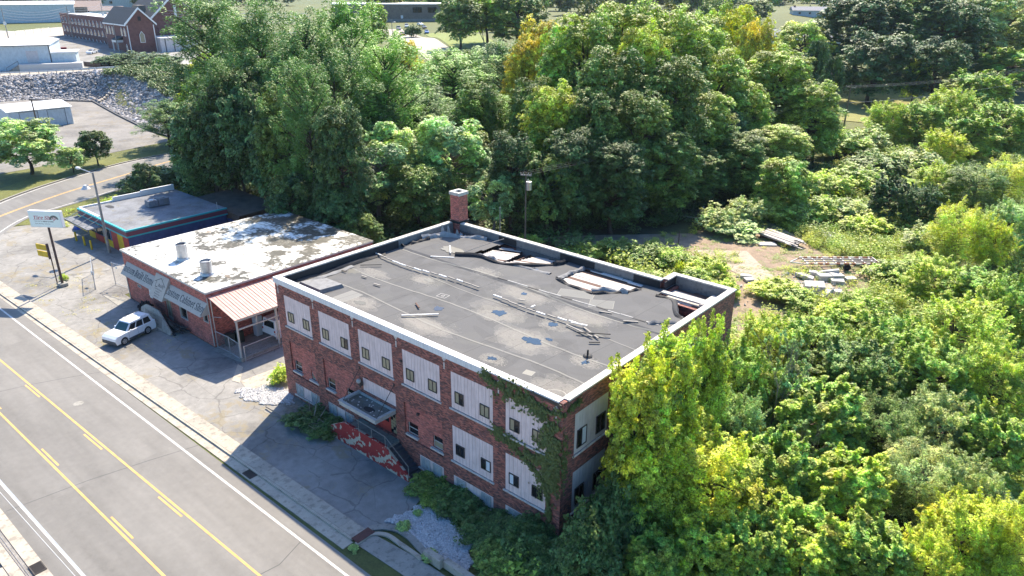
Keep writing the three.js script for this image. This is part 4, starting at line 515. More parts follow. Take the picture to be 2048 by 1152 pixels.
  awn('awning_sign', 'faded sign reading Custom Built Homes', -27.6, -21.15, 4.25, 3.2, 0.85, face(1024, 200, (c) => { c.lineWidth = 5; c.font = 'bold 140px serif'; c.save(); c.scale(0.78, 1); c.fillText('Custom Built Homes', 655, 138); c.restore(); for (let i = 0, r = rng(3); i < 60; i++) { c.globalAlpha = 0.5; c.fillRect(330 + 360 * r(), 60 + 30 * r(), 3, 20 + 70 * r()); } c.globalAlpha = 1; }));
  awn('awning_sign', 'taller middle sign with a house logo', -21.1, -18.55, 4.75, 2.8, 1.1, face(420, 360, (c) => { c.lineWidth = 9; c.beginPath(); c.moveTo(40, 120); c.lineTo(200, 45); c.lineTo(390, 150); c.moveTo(90, 100); c.lineTo(90, 190); c.lineTo(160, 190); c.moveTo(330, 125); c.lineTo(330, 185); c.moveTo(255, 65); c.lineTo(255, 35); c.stroke(); c.font = 'italic bold 62px serif'; c.fillText('Built', 240, 175); c.font = 'bold 30px serif'; for (let i = 0; i < 4; i++) { c.globalAlpha = 0.7; c.fillText(['Custom Homes', 'Cabinets', 'Remodeling', 'Additions'][i], 210, 226 + i * 36); } c.globalAlpha = 1; }));
  awn('awning_sign', 'sign reading Custom Cabinet Shop', -18.5, -11.85, 4.25, 3.2, 0.85, face(1024, 200, (c) => { c.font = 'bold 134px serif'; c.save(); c.scale(0.76, 1); c.fillText('Custom Cabinet Shop', 674, 140); c.restore(); }));
  // carport with ribbed pink roof
  const cp = thing('carport', 'lean-to carport with a ribbed pink metal roof beside the cabinet shop', 'carport'), xa = -11.66, xb = -7.55, ya = 4.85, yb = 3.9;
  for (let k = 0, z = -0.25; z > -18.4; z -= 0.61, k++) part(cp, 'roof_sheet', [hull8([[xa, ya, z - 0.6], [xa, ya, z], [xb, yb, z], [xb, yb, z - 0.6], [xa, ya + 0.02, z - 0.6], [xa, ya + 0.02, z], [xb, yb + 0.02, z], [xb, yb + 0.02, z - 0.6]]), hull8([[xa, ya + 0.02, z - 0.05], [xa, ya + 0.02, z], [xb, yb + 0.02, z], [xb, yb + 0.02, z - 0.05], [xa, ya + 0.06, z - 0.04], [xa, ya + 0.06, z - 0.01], [xb, yb + 0.06, z - 0.01], [xb, yb + 0.06, z - 0.04]]), hull8([[xa, ya + 0.02, z - 0.34], [xa, ya + 0.02, z - 0.3], [xb, yb + 0.02, z - 0.3], [xb, yb + 0.02, z - 0.34], [xa, ya + 0.045, z - 0.33], [xa, ya + 0.045, z - 0.31], [xb, yb + 0.045, z - 0.31], [xb, yb + 0.045, z - 0.33]])], T.pinkRoof);
  part(cp, 'beam', [bx(xb - 0.16, xb - 0.02, yb - 0.2, yb - 0.02, -18.4, -0.3), bx(-7.72, -7.6, 2.9, 3.02, -18, -0.4)], T.frameW);
  for (const z of [-0.45, -4.2, -8.3, -12.4, -16.6]) part(cp, 'post', z > -1 ? [rod([xb - 0.1, 0, z], [xb - 0.1, yb - 0.2, z], 0.09)] : [bx(xb - 0.2, xb - 0.04, 0, yb - 0.2, z - 0.08, z + 0.08)], T.frameW);
  for (const z of [-2.3, -6.2, -10]) part(cp, 'brace', [bx(xb - 0.14, xb - 0.06, 3.02, yb - 0.2, z - 0.04, z + 0.04)], T.frameW);
  part(cp, 'pipe_frame', [rod([xa + 0.1, 0, -0.4], [xa + 0.1, 4.6, -0.4], 0.05), rod([xa + 0.1, 3.0, -0.4], [xa + 1.6, 3.4, -0.4], 0.035)], T.galv);
  // things under the carport
  solo('green_bin', 'dark green wheeled bins in the shade under the carport', 'bin', [rb(-11.4, -10.75, 0.02, 1.2, -1.7, -1.0, 0.06), rb(-11.4, -10.75, 0.02, 1.15, -2.6, -1.9, 0.06)], mat('dark_green_plastic', [0.02, 0.04, 0.035], 0.6));
  solo('timber_stack', 'stack of dark timber at the back of the carport', 'timber', Array.from({ length: 12 }, (_, i) => box(0.28, 0.22, 3.2, -10.6 + (i % 4) * 0.32, 0.15 + Math.floor(i / 4) * 0.24, -13.6 + 0.1 * (i % 3), 0, 0.02 * (i % 5), 0)), T.deckBrown);
  solo('blue_cabinet', 'pale blue steel cabinet beside the white van', 'cabinet', rb(-11.45, -10.85, 0.02, 1.9, -4.6, -3.9, 0.03), T.pale);
}
// chain-link gates and fences: pipe frames with wire mesh
function chainFence(label, pts, h, group, name = 'chain_link_fence', rail = true) {
  const f = thing(name, label, name === 'chain_link_gate' ? 'gate' : 'fence', [0, 0, 0], 0, group);
  pts.forEach((p) => part(f, 'post', rod([p[0], ground(p[0], p[1]), p[1]], [p[0], ground(p[0], p[1]) + h, p[1]], 0.045), T.galv));
  for (let i = 1; i < pts.length; i++) { const [a, b] = [pts[i - 1], pts[i]], ga = ground(...a), gb = ground(...b); if (rail) part(f, 'rail', [rod([a[0], ga + h - 0.05, a[1]], [b[0], gb + h - 0.05, b[1]], 0.03), rod([a[0], ga + 0.15, a[1]], [b[0], gb + 0.15, b[1]], 0.022)], T.galv); const l = Math.hypot(b[0] - a[0], b[1] - a[1]), n = Math.round(l / 0.16), ws = []; for (let k = -Math.ceil(h / 0.16); k < n; k++) for (const dir of [1, -1]) { const s0 = k * 0.16, t0 = clamp(s0 / l, 0, 1), t1 = clamp((s0 + h) / l, 0, 1); if (t1 - t0 < 0.01) continue; const u0 = t0 * l - s0, u1 = t1 * l - s0, P = (t, u) => [L(a[0], b[0], t), L(ga, gb, t) + (dir > 0 ? u : h - u), L(a[1], b[1], t)]; ws.push(rod(P(t0, u0), P(t1, u1), 0.004, 0.004, 3)); } if (ws.length) part(f, 'wire_mesh', ws, T.galv).userData.kind = 'stuff'; }
  return f;
}
{
  const ga = chainFence('low chain-link gate standing open left of the cabinet shop, carrying a small white notice', [[-38.6, -0.6], [-33.6, 1.2]], 2.0, null, 'chain_link_gate'); part(ga, 'notice', box(0.45, 0.4, 0.02, -35.2, 1.3, 0.66, 0, 0.34, 0), T.trim);
  const gb = chainFence('tall chain-link panel between the cabinet shop and the tire shop', [[-33.35, -0.75], [-28.7, -1.6]], 2.6, null, 'chain_link_fence'); part(gb, 'notice', box(0.3, 0.22, 0.02, -32.6, 2.1, -0.86, 0, 0.18, 0), T.trim);
  chainFence('chain-link gate across the mouth of the carport', [[-11.5, -0.35], [-9.6, -0.5], [-7.75, -0.42]], 1.7, null, 'chain_link_gate');
  chainFence('wire fence running along the open side of the carport', [[-7.3, -0.6], [-7.35, -4], [-7.4, -8], [-7.4, -12]], 1.5);
  // toppled shop sign leaning behind the car, lumber heap behind it
  const sg = thing('fallen_sign', 'chamfered pale sign board leaning against lumber behind the white car', 'sign', [-22.75, 0.02, 1.42], 0.02);
  const pts = [[0, 0.25], [0.3, 0], [5.75, 0], [5.85, 0.3], [3.3, 1.72], [0.9, 1.72], [0, 1.2]]; part(sg, 'board', plate(pts, 0.14).translate(0, 0, -0.14).rotateX(-0.24), mat('faded_sign_board', [0.47, 0.43, 0.38], 0.8, { map: per(concT, 2) }));
  const st = canvasTex(1024, 300, (c) => { c.clearRect(0, 0, 1024, 300); c.fillStyle = '#8d857c'; c.fillRect(0, 0, 1024, 300); c.fillStyle = 'rgba(50,50,54,0.75)'; c.font = 'bold 62px serif'; ['Kitchens  Baths', 'Custom Cabinets', 'Counter Tops'].forEach((t, i) => { c.save(); c.scale(1, 0.9); c.fillText(t, 150 + 130 * i, 75 + i * 100); c.restore(); }); const r = rng(6); for (let i = 0; i < 700; i++) { c.fillStyle = 'rgba(170,162,152,0.25)'; c.fillRect(r() * 1024, r() * 300, 4 + 20 * r(), 2 + 8 * r()); } });
  const fg = new THREE.PlaneGeometry(3.3, 1.1).translate(2.5, 0.72, 0.004).rotateX(-0.24); part(sg, 'faded_print', fg, mat('faded_print', [0.95, 0.93, 0.92], 0.8, { map: st }));
  solo('lumber_heap', 'heap of dark weathered lumber against the front wall of the cabinet shop', 'lumber', Array.from({ length: 34 }, (_, i) => { const r = rng(i + 60); return box(2.2 + 2.4 * r(), 0.06, 0.2, -19 + 3.2 * (r() - 0.5), 0.08 + 0.9 * (i / 34) * r(), 0.5 + 0.55 * (r() - 0.5), 0, 0.5 * (r() - 0.5), 0.1 * (r() - 0.5)); }), mat('tarred_lumber', [0.05, 0.047, 0.045], 0.9));
  solo('scrap_heap', 'black tangle of scrap beside the fallen sign, left of the shop door', 'scrap', Array.from({ length: 40 }, (_, i) => { const r = rng(i + 160), x = -23 + 0.7 * (r() - 0.5), z = 0.75 + 0.6 * (r() - 0.5), y = 0.2 + 1.1 * r(); return box(0.5 + 0.5 * r(), 0.12, 0.2 + 0.3 * r(), x, y, z, r() * 3, r() * 6, r() * 3); }), T.liner);
}

// ================================================================ VEHICLES: front towards +z
function vehicle(name, label, category, [x, y, z], turn, o) {
  const v = thing(name, label, category, [x, y, z], turn), Wd = o.w / 2, l = o.l / 2, paint = o.paint, wr = o.wr ?? 0.35, fa = l - o.fo, ra = -l + o.ro;
  const arch = (s, zc) => { s.lineTo(zc + wr * 1.18, o.sill); s.absarc(zc, wr, wr * 1.2, Math.asin(clamp((o.sill - wr) / (wr * 1.2), -1, 1)), PI - Math.asin(clamp((o.sill - wr) / (wr * 1.2), -1, 1)), false); };
  const s = new THREE.Shape(); s.moveTo(-l + 0.04, o.sill + 0.08); s.lineTo(-l, o.belt * 0.62); s.lineTo(-l + 0.05, o.belt); s.lineTo(o.hoodBack, o.belt + 0.02); s.lineTo(l - 0.28, o.hood); s.lineTo(l - 0.04, o.hood - 0.16); s.lineTo(l, o.sill + 0.2); s.lineTo(l - 0.1, o.sill); arch(s, fa); arch(s, ra); s.lineTo(-l + 0.1, o.sill);
  const bodyG = new THREE.ExtrudeGeometry(s, { depth: o.w - 0.2, bevelEnabled: true, bevelThickness: 0.1, bevelSize: 0.06, bevelSegments: 4, curveSegments: 12 }).translate(0, 0, -(o.w - 0.2) / 2).rotateY(-PI / 2);
  part(v, 'body', uvAbs(bodyG), paint);
  const wb = Wd - 0.05, wt = Wd - (o.tumble ?? 0.2), cb = o.cab, c = [V(-wb, o.belt - 0.02, cb[0]), V(-wb, o.belt - 0.02, cb[1]), V(wb, o.belt - 0.02, cb[1]), V(wb, o.belt - 0.02, cb[0]), V(-wt, o.top - 0.05, cb[2]), V(-wt, o.top - 0.05, cb[3]), V(wt, o.top - 0.05, cb[3]), V(wt, o.top - 0.05, cb[2])];
  part(v, 'cabin', hull8([c[0], c[1], c[2], c[3], c[4], c[5], c[6], c[7]].map((p) => p)), paint);
  part(v, 'roof', rb(-wt - 0.01, wt + 0.01, o.top - 0.09, o.top, cb[2] - 0.02, cb[3] + 0.02, 0.04), paint);
  const R = [c[2], c[3], c[7], c[6]].map((p) => p.clone()), Lf = [c[0], c[1], c[5], c[4]].map((p) => p.clone());     // side faces seen from outside
  for (const [a, b] of o.win) { part(v, 'window', quadPrism(R, a, b, 0.12, 0.86, 0.008, 0.02), T.glass); part(v, 'window', quadPrism(Lf, 1 - b, 1 - a, 0.12, 0.86, 0.008, 0.02), T.glass); }
  part(v, 'windshield', quadPrism([c[1], c[2], c[6], c[5]], 0.06, 0.94, 0.06, 0.92, 0.008, 0.02), o.screen ?? T.glass);
  part(v, 'rear_window', quadPrism([c[3], c[0], c[4], c[7]], 0.1, 0.9, 0.2, 0.88, 0.008, 0.02), T.glass);
  for (const [zc, sgn] of [[fa, 1], [fa, -1], [ra, 1], [ra, -1]]) { const w = part(v, 'wheel', new THREE.CylinderGeometry(wr, wr, 0.22, 24).rotateZ(PI / 2).translate(sgn * (Wd - 0.13), wr, zc), T.tyre); if (!o.far) { part(w, 'rim', [new THREE.CylinderGeometry(wr * 0.6, wr * 0.6, 0.02, 20).rotateZ(PI / 2).translate(sgn * (Wd - 0.03), wr, zc)], T.trimGrey); part(w, 'spokes', Array.from({ length: 5 }, (_, i) => { const a = (i / 5) * 2 * PI; return box(0.03, wr * 0.56, 0.1, sgn * (Wd - 0.012), wr + Math.cos(a) * wr * 0.3, zc + Math.sin(a) * wr * 0.3, a, 0, 0); }).concat([new THREE.TorusGeometry(wr * 0.58, 0.025, 6, 24).rotateY(PI / 2).translate(sgn * (Wd - 0.015), wr, zc)]), T.rim); } }
  part(v, 'bumper', [rb(-Wd + 0.02, Wd - 0.02, o.sill - 0.02, o.sill + 0.34, l - 0.12, l + 0.07, 0.05)], o.trim ?? paint); part(v, 'bumper', [rb(-Wd + 0.02, Wd - 0.02, o.sill, o.sill + 0.32, -l - 0.06, -l + 0.12, 0.05)], o.trim ?? paint);
  if (o.trim) part(v, 'cladding', [-1, 1].map((k) => bx(k * (Wd - 0.02), k * (Wd + 0.018), o.sill, o.sill + 0.17, ra + wr * 1.25, fa - wr * 1.25)), o.trim);
  for (const k of [-1, 1]) { part(v, 'headlight', rb(k * (Wd - 0.46), k * (Wd - 0.1), o.hood - 0.26, o.hood - 0.1, l - 0.1, l - 0.005, 0.03), T.lens); part(v, 'taillight', rb(k * (Wd - 0.22), k * (Wd - 0.03), o.belt - 0.35, o.belt + 0.02, -l - 0.03, -l + 0.1, 0.03), T.tail); if (!o.far) part(v, 'mirror', rb(k * (Wd + 0.01), k * (Wd + 0.2), o.belt + 0.02, o.belt + 0.2, cb[1] - 0.5, cb[1] - 0.38, 0.03), paint); }
  part(v, 'grille', bx(-Wd + 0.5, Wd - 0.5, o.hood - 0.26, o.hood - 0.12, l - 0.06, l + 0.005), T.trimGrey);
  if (o.rack) part(v, 'roof_rack', [...[-1, 1].map((k) => rod([k * (wt - 0.08), o.top + 0.05, cb[2] + 0.2], [k * (wt - 0.08), o.top + 0.05, cb[3] - 0.3], 0.025)), ...[0.3, 0.7].map((t) => rod([-wt + 0.08, o.top + 0.055, L(cb[2], cb[3], t)], [wt - 0.08, o.top + 0.055, L(cb[2], cb[3], t)], 0.025))], T.rim);
  if (!o.far) { part(v, 'door_seam', [-1, 1].flatMap((k) => o.seams.map((zz) => bx(k * (Wd + 0.001), k * (Wd + 0.004), o.sill + 0.2, o.belt, zz - 0.008, zz + 0.008))), T.trimGrey); part(v, 'door_handle', [-1, 1].flatMap((k) => o.seams.slice(0, 2).map((zz) => bx(k * (Wd + 0.001), k * (Wd + 0.03), o.belt - 0.14, o.belt - 0.1, zz + 0.08, zz + 0.22))), paint); }
  return v;
}
const SUV = { w: 1.78, l: 4.25, wr: 0.36, fo: 0.86, ro: 0.9, sill: 0.3, belt: 1.04, hood: 1.0, hoodBack: 0.95, top: 1.76, cab: [-2.05, 1.0, -1.78, 0.3], win: [[0.06, 0.3], [0.34, 0.6], [0.64, 0.9]], seams: [0.75, -0.2, -1.1] };
const SEDAN = { ...SUV, l: 4.7, top: 1.46, belt: 0.94, hood: 0.86, cab: [-1.75, 1.2, -1.0, 0.35], wr: 0.33, sill: 0.24, win: [[0.1, 0.45], [0.5, 0.85]] };
vehicle('parked_suv', 'white sport utility car with grey bumpers parked in front of the cabinet shop', 'car', [-19.42, 0.005, 3.8], 0.275, { ...SUV, paint: T.carWhite, trim: T.trimGrey, rack: true, screen: mat('tinted_windshield', [0.03, 0.07, 0.07], 0.04) });
vehicle('parked_van', 'white van standing under the carport, its rear to the street', 'van', [-9.55, 0.03, -6.9], PI + 0.08, { w: 1.95, l: 5.3, wr: 0.34, fo: 0.9, ro: 1.1, sill: 0.32, belt: 1.12, hood: 1.15, hoodBack: 1.9, top: 2.05, tumble: 0.16, cab: [-2.6, 1.95, -2.5, 1.15], win: [[0.1, 0.3]], seams: [1.2, 0.2], paint: T.carWhite, trim: T.trimGrey });

// ================================================================ THE TIRE SHOP
{
  const s = thing('tire_shop', 'low blue tire shop with teal and maroon bands and red and yellow front panels', 'building'), X0 = -54.4, X1 = -40.7, Z1 = -5.7, Z0 = -18.1, Hh = 3.25;
  part(s, 'wall', [bx(X0, X1, 0, Hh - 0.1, Z0, Z0 + 0.2), bx(X0, X0 + 0.2, 0, Hh - 0.1, Z0 + 0.201, Z1), bx(X1 - 0.2, X1, 0, Hh - 0.1, Z0 + 0.201, Z1)], T.blue);
  part(s, 'wall', plate(rect(X0 + 0.21, X1 - 0.21, 0, Hh - 0.1), 0.2, [rect(-52.6, -45.9, 0.9, 2.3)]).translate(0, 0, Z1 - 0.2), T.blue);
  part(s, 'roof', bx(X0 - 0.1, X1 + 0.1, Hh - 0.1, Hh, Z0 - 0.1, Z1 + 0.1), T.roofGrey);
  for (const [y0, y1, m, o] of [[Hh - 0.14, Hh + 0.05, T.teal, 0.24], [Hh - 0.68, Hh - 0.142, T.maroon, 0.2], [Hh - 0.86, Hh - 0.682, T.teal, 0.22]]) part(s, 'fascia_band', [bx(X0 - 0.1, X1 + o, y0, y1, Z1, Z1 + o), bx(X1 + 0.001, X1 + o, y0, y1, Z0 - 0.1, Z1 - 0.001)], m);
  for (const [a, b, m] of [[-45.4, -43.75, T.red], [-43.74, -42.2, T.yel], [-42.19, -40.72, T.red]]) part(s, 'wall_panel', bx(a, b, 0, Hh - 0.88, Z1, Z1 + 0.05), m);
  for (const [a, b, m] of [[-52.6, -50.6, T.yel], [-50.59, -47.9, T.red], [-47.89, -45.45, T.yel]]) part(s, 'wall_panel', bx(a, b, 0, 0.88, Z1, Z1 + 0.05), m);
  part(s, 'shop_window', [-52.6, -50.35, -48.1, -45.95].map((x) => bx(x, x + 0.06, 0.9, 2.3, Z1 - 0.15, Z1 + 0.02)), T.frameW); for (const x of [-52.5, -50.26, -48.0]) part(s, 'pane', bx(x, x + 2.1, 0.92, 2.28, Z1 - 0.1, Z1 - 0.08), T.paneDark);
  const tr = part(s, 'canopy', [bx(-54.6, -47.4, 2.24, 2.34, Z1 + 0.3, Z1 + 1.9), bx(-54.65, -47.35, 2.2, 2.4, Z1 + 1.9, Z1 + 1.98)], T.roofGrey); part(tr, 'fascia_board', bx(-54.65, -47.35, 2.16, 2.24, Z1 + 1.86, Z1 + 1.99), T.yel); for (let k = 0; k < 4; k++) part(tr, 'tie_bar', rod([-54 + k * 1.9, 2.4, Z1 + 1.85], [-53.4 + k * 1.9, 3.2, Z1 + 0.25], 0.04), T.frameW);
  part(s, 'roof_parapet', [bx(-54.45, -54.2, Hh, Hh + 0.75, -18.1, -13.6), bx(-54.42, -54.2, Hh, Hh + 0.6, -13.58, -9.9), bx(-54.4, -54.2, Hh, Hh + 0.2, -9.88, -5.7), bx(-54.1, -48.6, Hh, Hh + 0.12, -5.95, -5.62)], T.trim);
  const ac = part(s, 'air_conditioner', [rb(-48.9, -47.5, Hh + 0.1, Hh + 0.95, -14.2, -12.9), rb(-48.8, -47.6, Hh + 0.1, Hh + 0.85, -12.8, -11.6)], T.roofGrey); part(ac, 'fan_cover', [new THREE.CylinderGeometry(0.45, 0.45, 0.05, 20).translate(-48.2, Hh + 0.97, -13.5)], T.trimGrey); part(ac, 'rusty_lid', bx(-48.75, -47.65, Hh + 0.855, Hh + 0.875, -12.75, -11.65), T.rusty);
  part(s, 'roof_pipe', rod([-41, Hh, -17.2], [-41, Hh + 0.9, -17.2], 0.04), T.frameW);
  part(s, 'roof_patch', flat(blob(-52.2, -8.6, 0.9, 0.4, 5), Hh + 0.012, 0.01), T.liner);
  solo('rear_shed', 'leaf covered low brown shed roof behind the tire shop', 'shed', [bx(-49, -38, 0, 2.6, -24, -18.3), hull8([[-49.3, 2.6, -24.3], [-37.6, 2.6, -24.3], [-37.6, 2.6, -18.25], [-49.3, 2.6, -18.25], [-49.3, 3.1, -24.3], [-37.6, 2.9, -24.3], [-37.6, 2.75, -18.25], [-49.3, 2.95, -18.25]])], mat('leafy_roof', [0.17, 0.13, 0.1], 0.95, { map: per(lotT, 5) }));
  solo('blue_fence', 'dark blue fence between the tire shop and the trees', 'fence', [bx(-40.6, -37.9, 0, 1.9, -18.2, -18.1), bx(-37.9, -37.8, 0, 1.9, -18.2, -17)], T.blue);
  const bn = thing('serving_counter', 'pale counter on yellow posts at the left end of the tire shop front', 'counter'); part(bn, 'counter_top', box(2.3, 0.12, 1.1, -51.2, 1.05, -4.3), T.conc);
  for (const [x, z, n] of [[-51.6, -3.7, 'left'], [-49.1, -3.72, 'middle'], [-46.9, -3.66, 'right']]) { const b = solo('bollard', `${n === 'left' ? 'yellow bollard beneath the pale counter' : n === 'middle' ? 'yellow bollard between the counter and the light pole' : 'yellow bollard nearest the light pole'}`, 'bollard', [new THREE.CylinderGeometry(0.12, 0.12, 1.1, 16).translate(x, 0.55, z), new THREE.SphereGeometry(0.12, 16, 8, 0, 7, 0, PI / 2).translate(x, 1.1, z)], T.yel); }
  solo('blue_tarpaulin', 'crumpled blue tarpaulin at the far corner of the tire shop', 'tarpaulin', (() => { const g = new THREE.SphereGeometry(1.25, 22, 12, 0, 7, 0, PI / 2), p = g.attributes.position; for (let i = 0; i < p.count; i++) { const k = 0.75 + 0.5 * noise(p.getX(i) * 2.4 + 9, p.getZ(i) * 2.4 + 9, 4); p.setXYZ(i, p.getX(i) * k * 1.2, p.getY(i) * k * 0.75, p.getZ(i) * k * 0.8); } g.translate(-56.4, 0, -6.2); g.computeVertexNormals(); return g; })(), T.tarp);
  // pole sign
  const ps = thing('pole_sign', 'tall brown pole with a white tire shop sign and two yellow panels', 'sign', [-37.2, 0, 3.1]);
  part(ps, 'post', rod([0, 0, 0], [0, 6.65, 0], 0.13, 0.11, 14), T.brownSteel); part(ps, 'post', rod([-0.45, 0, 0.35], [-0.45, 4.6, 0.35], 0.06), T.brownSteel); part(ps, 'base', rb(-0.45, 0.45, 0, 0.35, -0.4, 0.4, 0.05), T.concGrey);
  const sgT = canvasTex(768, 384, (c) => { c.fillStyle = '#e6efe9'; c.fillRect(0, 0, 768, 384); c.fillStyle = '#b01830'; c.font = 'italic bold 118px serif'; c.fillText('Tire Shop', 90, 190); c.strokeStyle = '#b01830'; c.lineWidth = 5; c.beginPath(); c.moveTo(85, 206); c.lineTo(520, 196); c.stroke(); c.fillStyle = '#222'; c.font = 'bold 42px sans-serif'; c.fillText('NEW & USED', 330, 262); c.font = '34px sans-serif'; c.fillStyle = '#444'; c.fillText('Sales and Service', 110, 262 - 8); c.fillText('Open Monday - Saturday', 110, 318); c.lineWidth = 46; c.strokeStyle = '#2a2a2c'; c.beginPath(); c.arc(610, 200, 92, PI * 1.02, PI * 1.95); c.stroke(); c.lineWidth = 5; c.strokeStyle = '#dfe6e0'; for (let i = 0; i < 9; i++) { const a = PI * (1.06 + i * 0.1); c.beginPath(); c.moveTo(610 + 74 * Math.cos(a), 200 + 74 * Math.sin(a)); c.lineTo(610 + 112 * Math.cos(a + 0.08), 200 + 112 * Math.sin(a + 0.08)); c.stroke(); } });
  const cab = part(ps, 'sign_cabinet', rb(-1.75, 1.75, 6.6, 8.35, -0.22, 0.22, 0.05).rotateY(0.62), T.trim); const fp = new THREE.PlaneGeometry(3.35, 1.6); for (const k of [0, 1]) part(cab, 'sign_face', fp.clone().rotateY(k * PI).translate(0, 7.475, k ? -0.225 : 0.225).rotateY(0.62), mat('sign_plastic', [0.92, 0.95, 0.92], 0.35, { map: sgT }));
  for (const y of [3.55, 4.3]) part(ps, 'yellow_panel', rb(-2.2, -0.55, y - 0.31, y + 0.31, 0.25, 0.43, 0.08).rotateY(0.3), T.yel); part(ps, 'panel_frame', bx(-0.55, -0.4, 3.1, 4.8, 0.24, 0.44).rotateY(0.3), T.brownSteel);
}
// street light
{
  const s = thing('street_light', 'grey wooden street light pole with two lamp heads beside the tire shop', 'street light', [-44.2, 0, -4.6]);
  part(s, 'pole', rod([0, 0, 0], [-0.75, 9.6, -0.3], 0.17, 0.11, 12), T.poleGrey); part(s, 'lamp_arm', rod([-0.75, 9.5, -0.3], [-2.6, 9.9, 0.35], 0.05), T.galv); part(s, 'lamp_head', at(new THREE.SphereGeometry(0.4, 14, 8).scale(1.25, 0.4, 0.6), -2.9, 9.9, 0.4), T.steelW); part(s, 'lamp_arm', rod([-0.6, 7.9, -0.2], [-1.7, 8.0, 0.3], 0.05), T.galv); part(s, 'lamp_head', at(uvAbs(new THREE.CylinderGeometry(0.16, 0.5, 0.45, 16)), -1.9, 7.8, 0.4), T.steelW);
}

// ================================================================ BEYOND THE SHOPS
const gable = (x0, x1, y0, y1, z0, z1) => hull8([[x0, y0, z0], [x1, y0, z0], [x1, y0, z1], [x0, y0, z1], [x0, y1, (z0 + z1) / 2], [x1, y1, (z0 + z1) / 2], [x1, y1, (z0 + z1) / 2 + 0.02], [x0, y1, (z0 + z1) / 2 + 0.02]]);
{ // garage on the rear lot: its front faces +z in its own axes
  const g = thing('metal_garage', 'white metal garage with two roll-up doors on the rear lot', 'garage', [-137.6, 0, -35.6], 1.5); g.scale.set(0.8, 0.88, 0.8);
  part(g, 'wall', plate(rect(-15.2, 0, 0, 4.4), 0.25, [rect(-5.9, -1.6, 0.2, 4), rect(-12.6, -8.2, 0.2, 4)]).translate(0, 0, -0.25), T.pale); for (const o of [bx(-0.25, 0, 0, 4.4, -16, -0.26), bx(-15.2, -14.95, 0, 4.4, -16, -0.26), bx(-14.9, -0.3, 0, 4.4, -16, -15.75)]) part(g, 'wall', o, T.pale);
  part(g, 'roof', hull8([[-15.6, 4.4, -16.4], [0.4, 4.4, -16.4], [0.4, 4.4, 0.4], [-15.6, 4.4, 0.4], [-15.6, 5.2, -8.1], [0.4, 5.2, -8.1], [0.4, 5.2, -7.9], [-15.6, 5.2, -7.9]]), T.roofW);
  for (const x of [-5.9, -12.6]) { const d = part(g, 'roller_door', bx(x, x + 4.35, 0.2, 4, -0.22, -0.16), T.sidingGrey); for (let k = 0; k < 8; k++) part(d, 'slat', bx(x + 0.04, x + 4.31, 0.24 + k * 0.47, 0.68 + k * 0.47, -0.16, -0.13), T.pale); part(g, 'door_frame', [bx(x - 0.1, x, 0, 4.1, -0.02, 0.03), bx(x + 4.3, x + 4.4, 0, 4.1, -0.02, 0.03), bx(x, x + 4.3, 4.0, 4.1, -0.02, 0.03)], T.trimGrey); }
}
const P7 = (x, z) => [x, ground(x, z), z];
{ // warehouse on the hill
  const w = thing('warehouse', 'large white metal warehouse with a loading dock above the rock bank', 'warehouse', (() => { const p = spot(108, 139, 0); return [p.x, p.y, p.z]; })(), 1.12);
  part(w, 'wall', bx(-44, 0, -3, 7, -24, 0), T.pale); part(w, 'roof', hull8([[-44.4, 7, -24.4], [0.4, 7, -24.4], [0.4, 7, 0.5], [-44.4, 7, 0.5], [-44.4, 8.2, -12.2], [0.4, 8.2, -12.2], [0.4, 8.2, -12], [-44.4, 8.2, -12]]), T.roofW); part(w, 'eaves', bx(-44.4, 0.42, 6.8, 7.0, 0.35, 0.52), T.trimGrey); part(w, 'corner_trim', bx(-0.3, 0.02, 0, 6.8, 0, 0.06), T.trimGrey);
  part(w, 'loading_dock', bx(-8, 8, -2, 2.0, 0.01, 4.2), T.stone); part(w, 'annexe', bx(0.01, 6.4, -1, 4.6, -8, 0), T.pale); part(w, 'annexe_roof', bx(0.01, 6.8, 4.6, 4.9, -8.4, 0.4), T.roofW); part(w, 'door', bx(-6.2, -3.2, 2.1, 5.4, 0.01, 0.08), T.sidingGrey);
  const st = part(w, 'dock_steps', Array.from({ length: 7 }, (_, k) => bx(-8 - (k + 1) * 0.45, -8 - k * 0.45, -1.5, 2.0 - (k + 1) * 0.26, 2.2, 4)), T.concGrey); part(st, 'handrail', [rod([-8, 3.0, 4], [-11.2, 1.2, 4], 0.05), rod([-8, 2.0, 4], [-8, 3.0, 4], 0.05), rod([-11.2, 0, 4], [-11.2, 1.2, 4], 0.05)], T.trimGrey); part(w, 'stair_hood', hull8([[-18.5, 0, 0.1], [-14.8, 0, 0.1], [-14.8, 0, 1.8], [-18.5, 0, 1.8], [-18.5, 2.6, 0.1], [-17.5, 2.6, 0.1], [-17.5, 2.6, 1.8], [-18.5, 2.6, 1.8]]), T.sidingGrey);
}
{ // guard rail along the hill road
  const line = smooth([[-203, -22], [-197, -46], [-182, -60], [-176, -63]], 22), r = thing('guard_rail', 'galvanised guard rail along the top of the rock bank', 'guard rail'); line.forEach(([x, z]) => part(r, 'post', box(0.16, 0.9, 0.16, x, ground(x, z) + 0.5, z), T.poleGrey)); part(r, 'rail', line.slice(1).map((p, i) => { const q = line[i], y0 = ground(...q) + 0.78, y1 = ground(...p) + 0.78; return hull8([[q[0], y0 - 0.2, q[1]], [p[0], y1 - 0.2, p[1]], [p[0] + 0.08, y1 - 0.2, p[1]], [q[0] + 0.08, y0 - 0.2, q[1]], [q[0], y0 + 0.2, q[1]], [p[0], y1 + 0.2, p[1]], [p[0] + 0.08, y1 + 0.2, p[1]], [q[0] + 0.08, y0 + 0.2, q[1]]]); }), T.steelW);
}
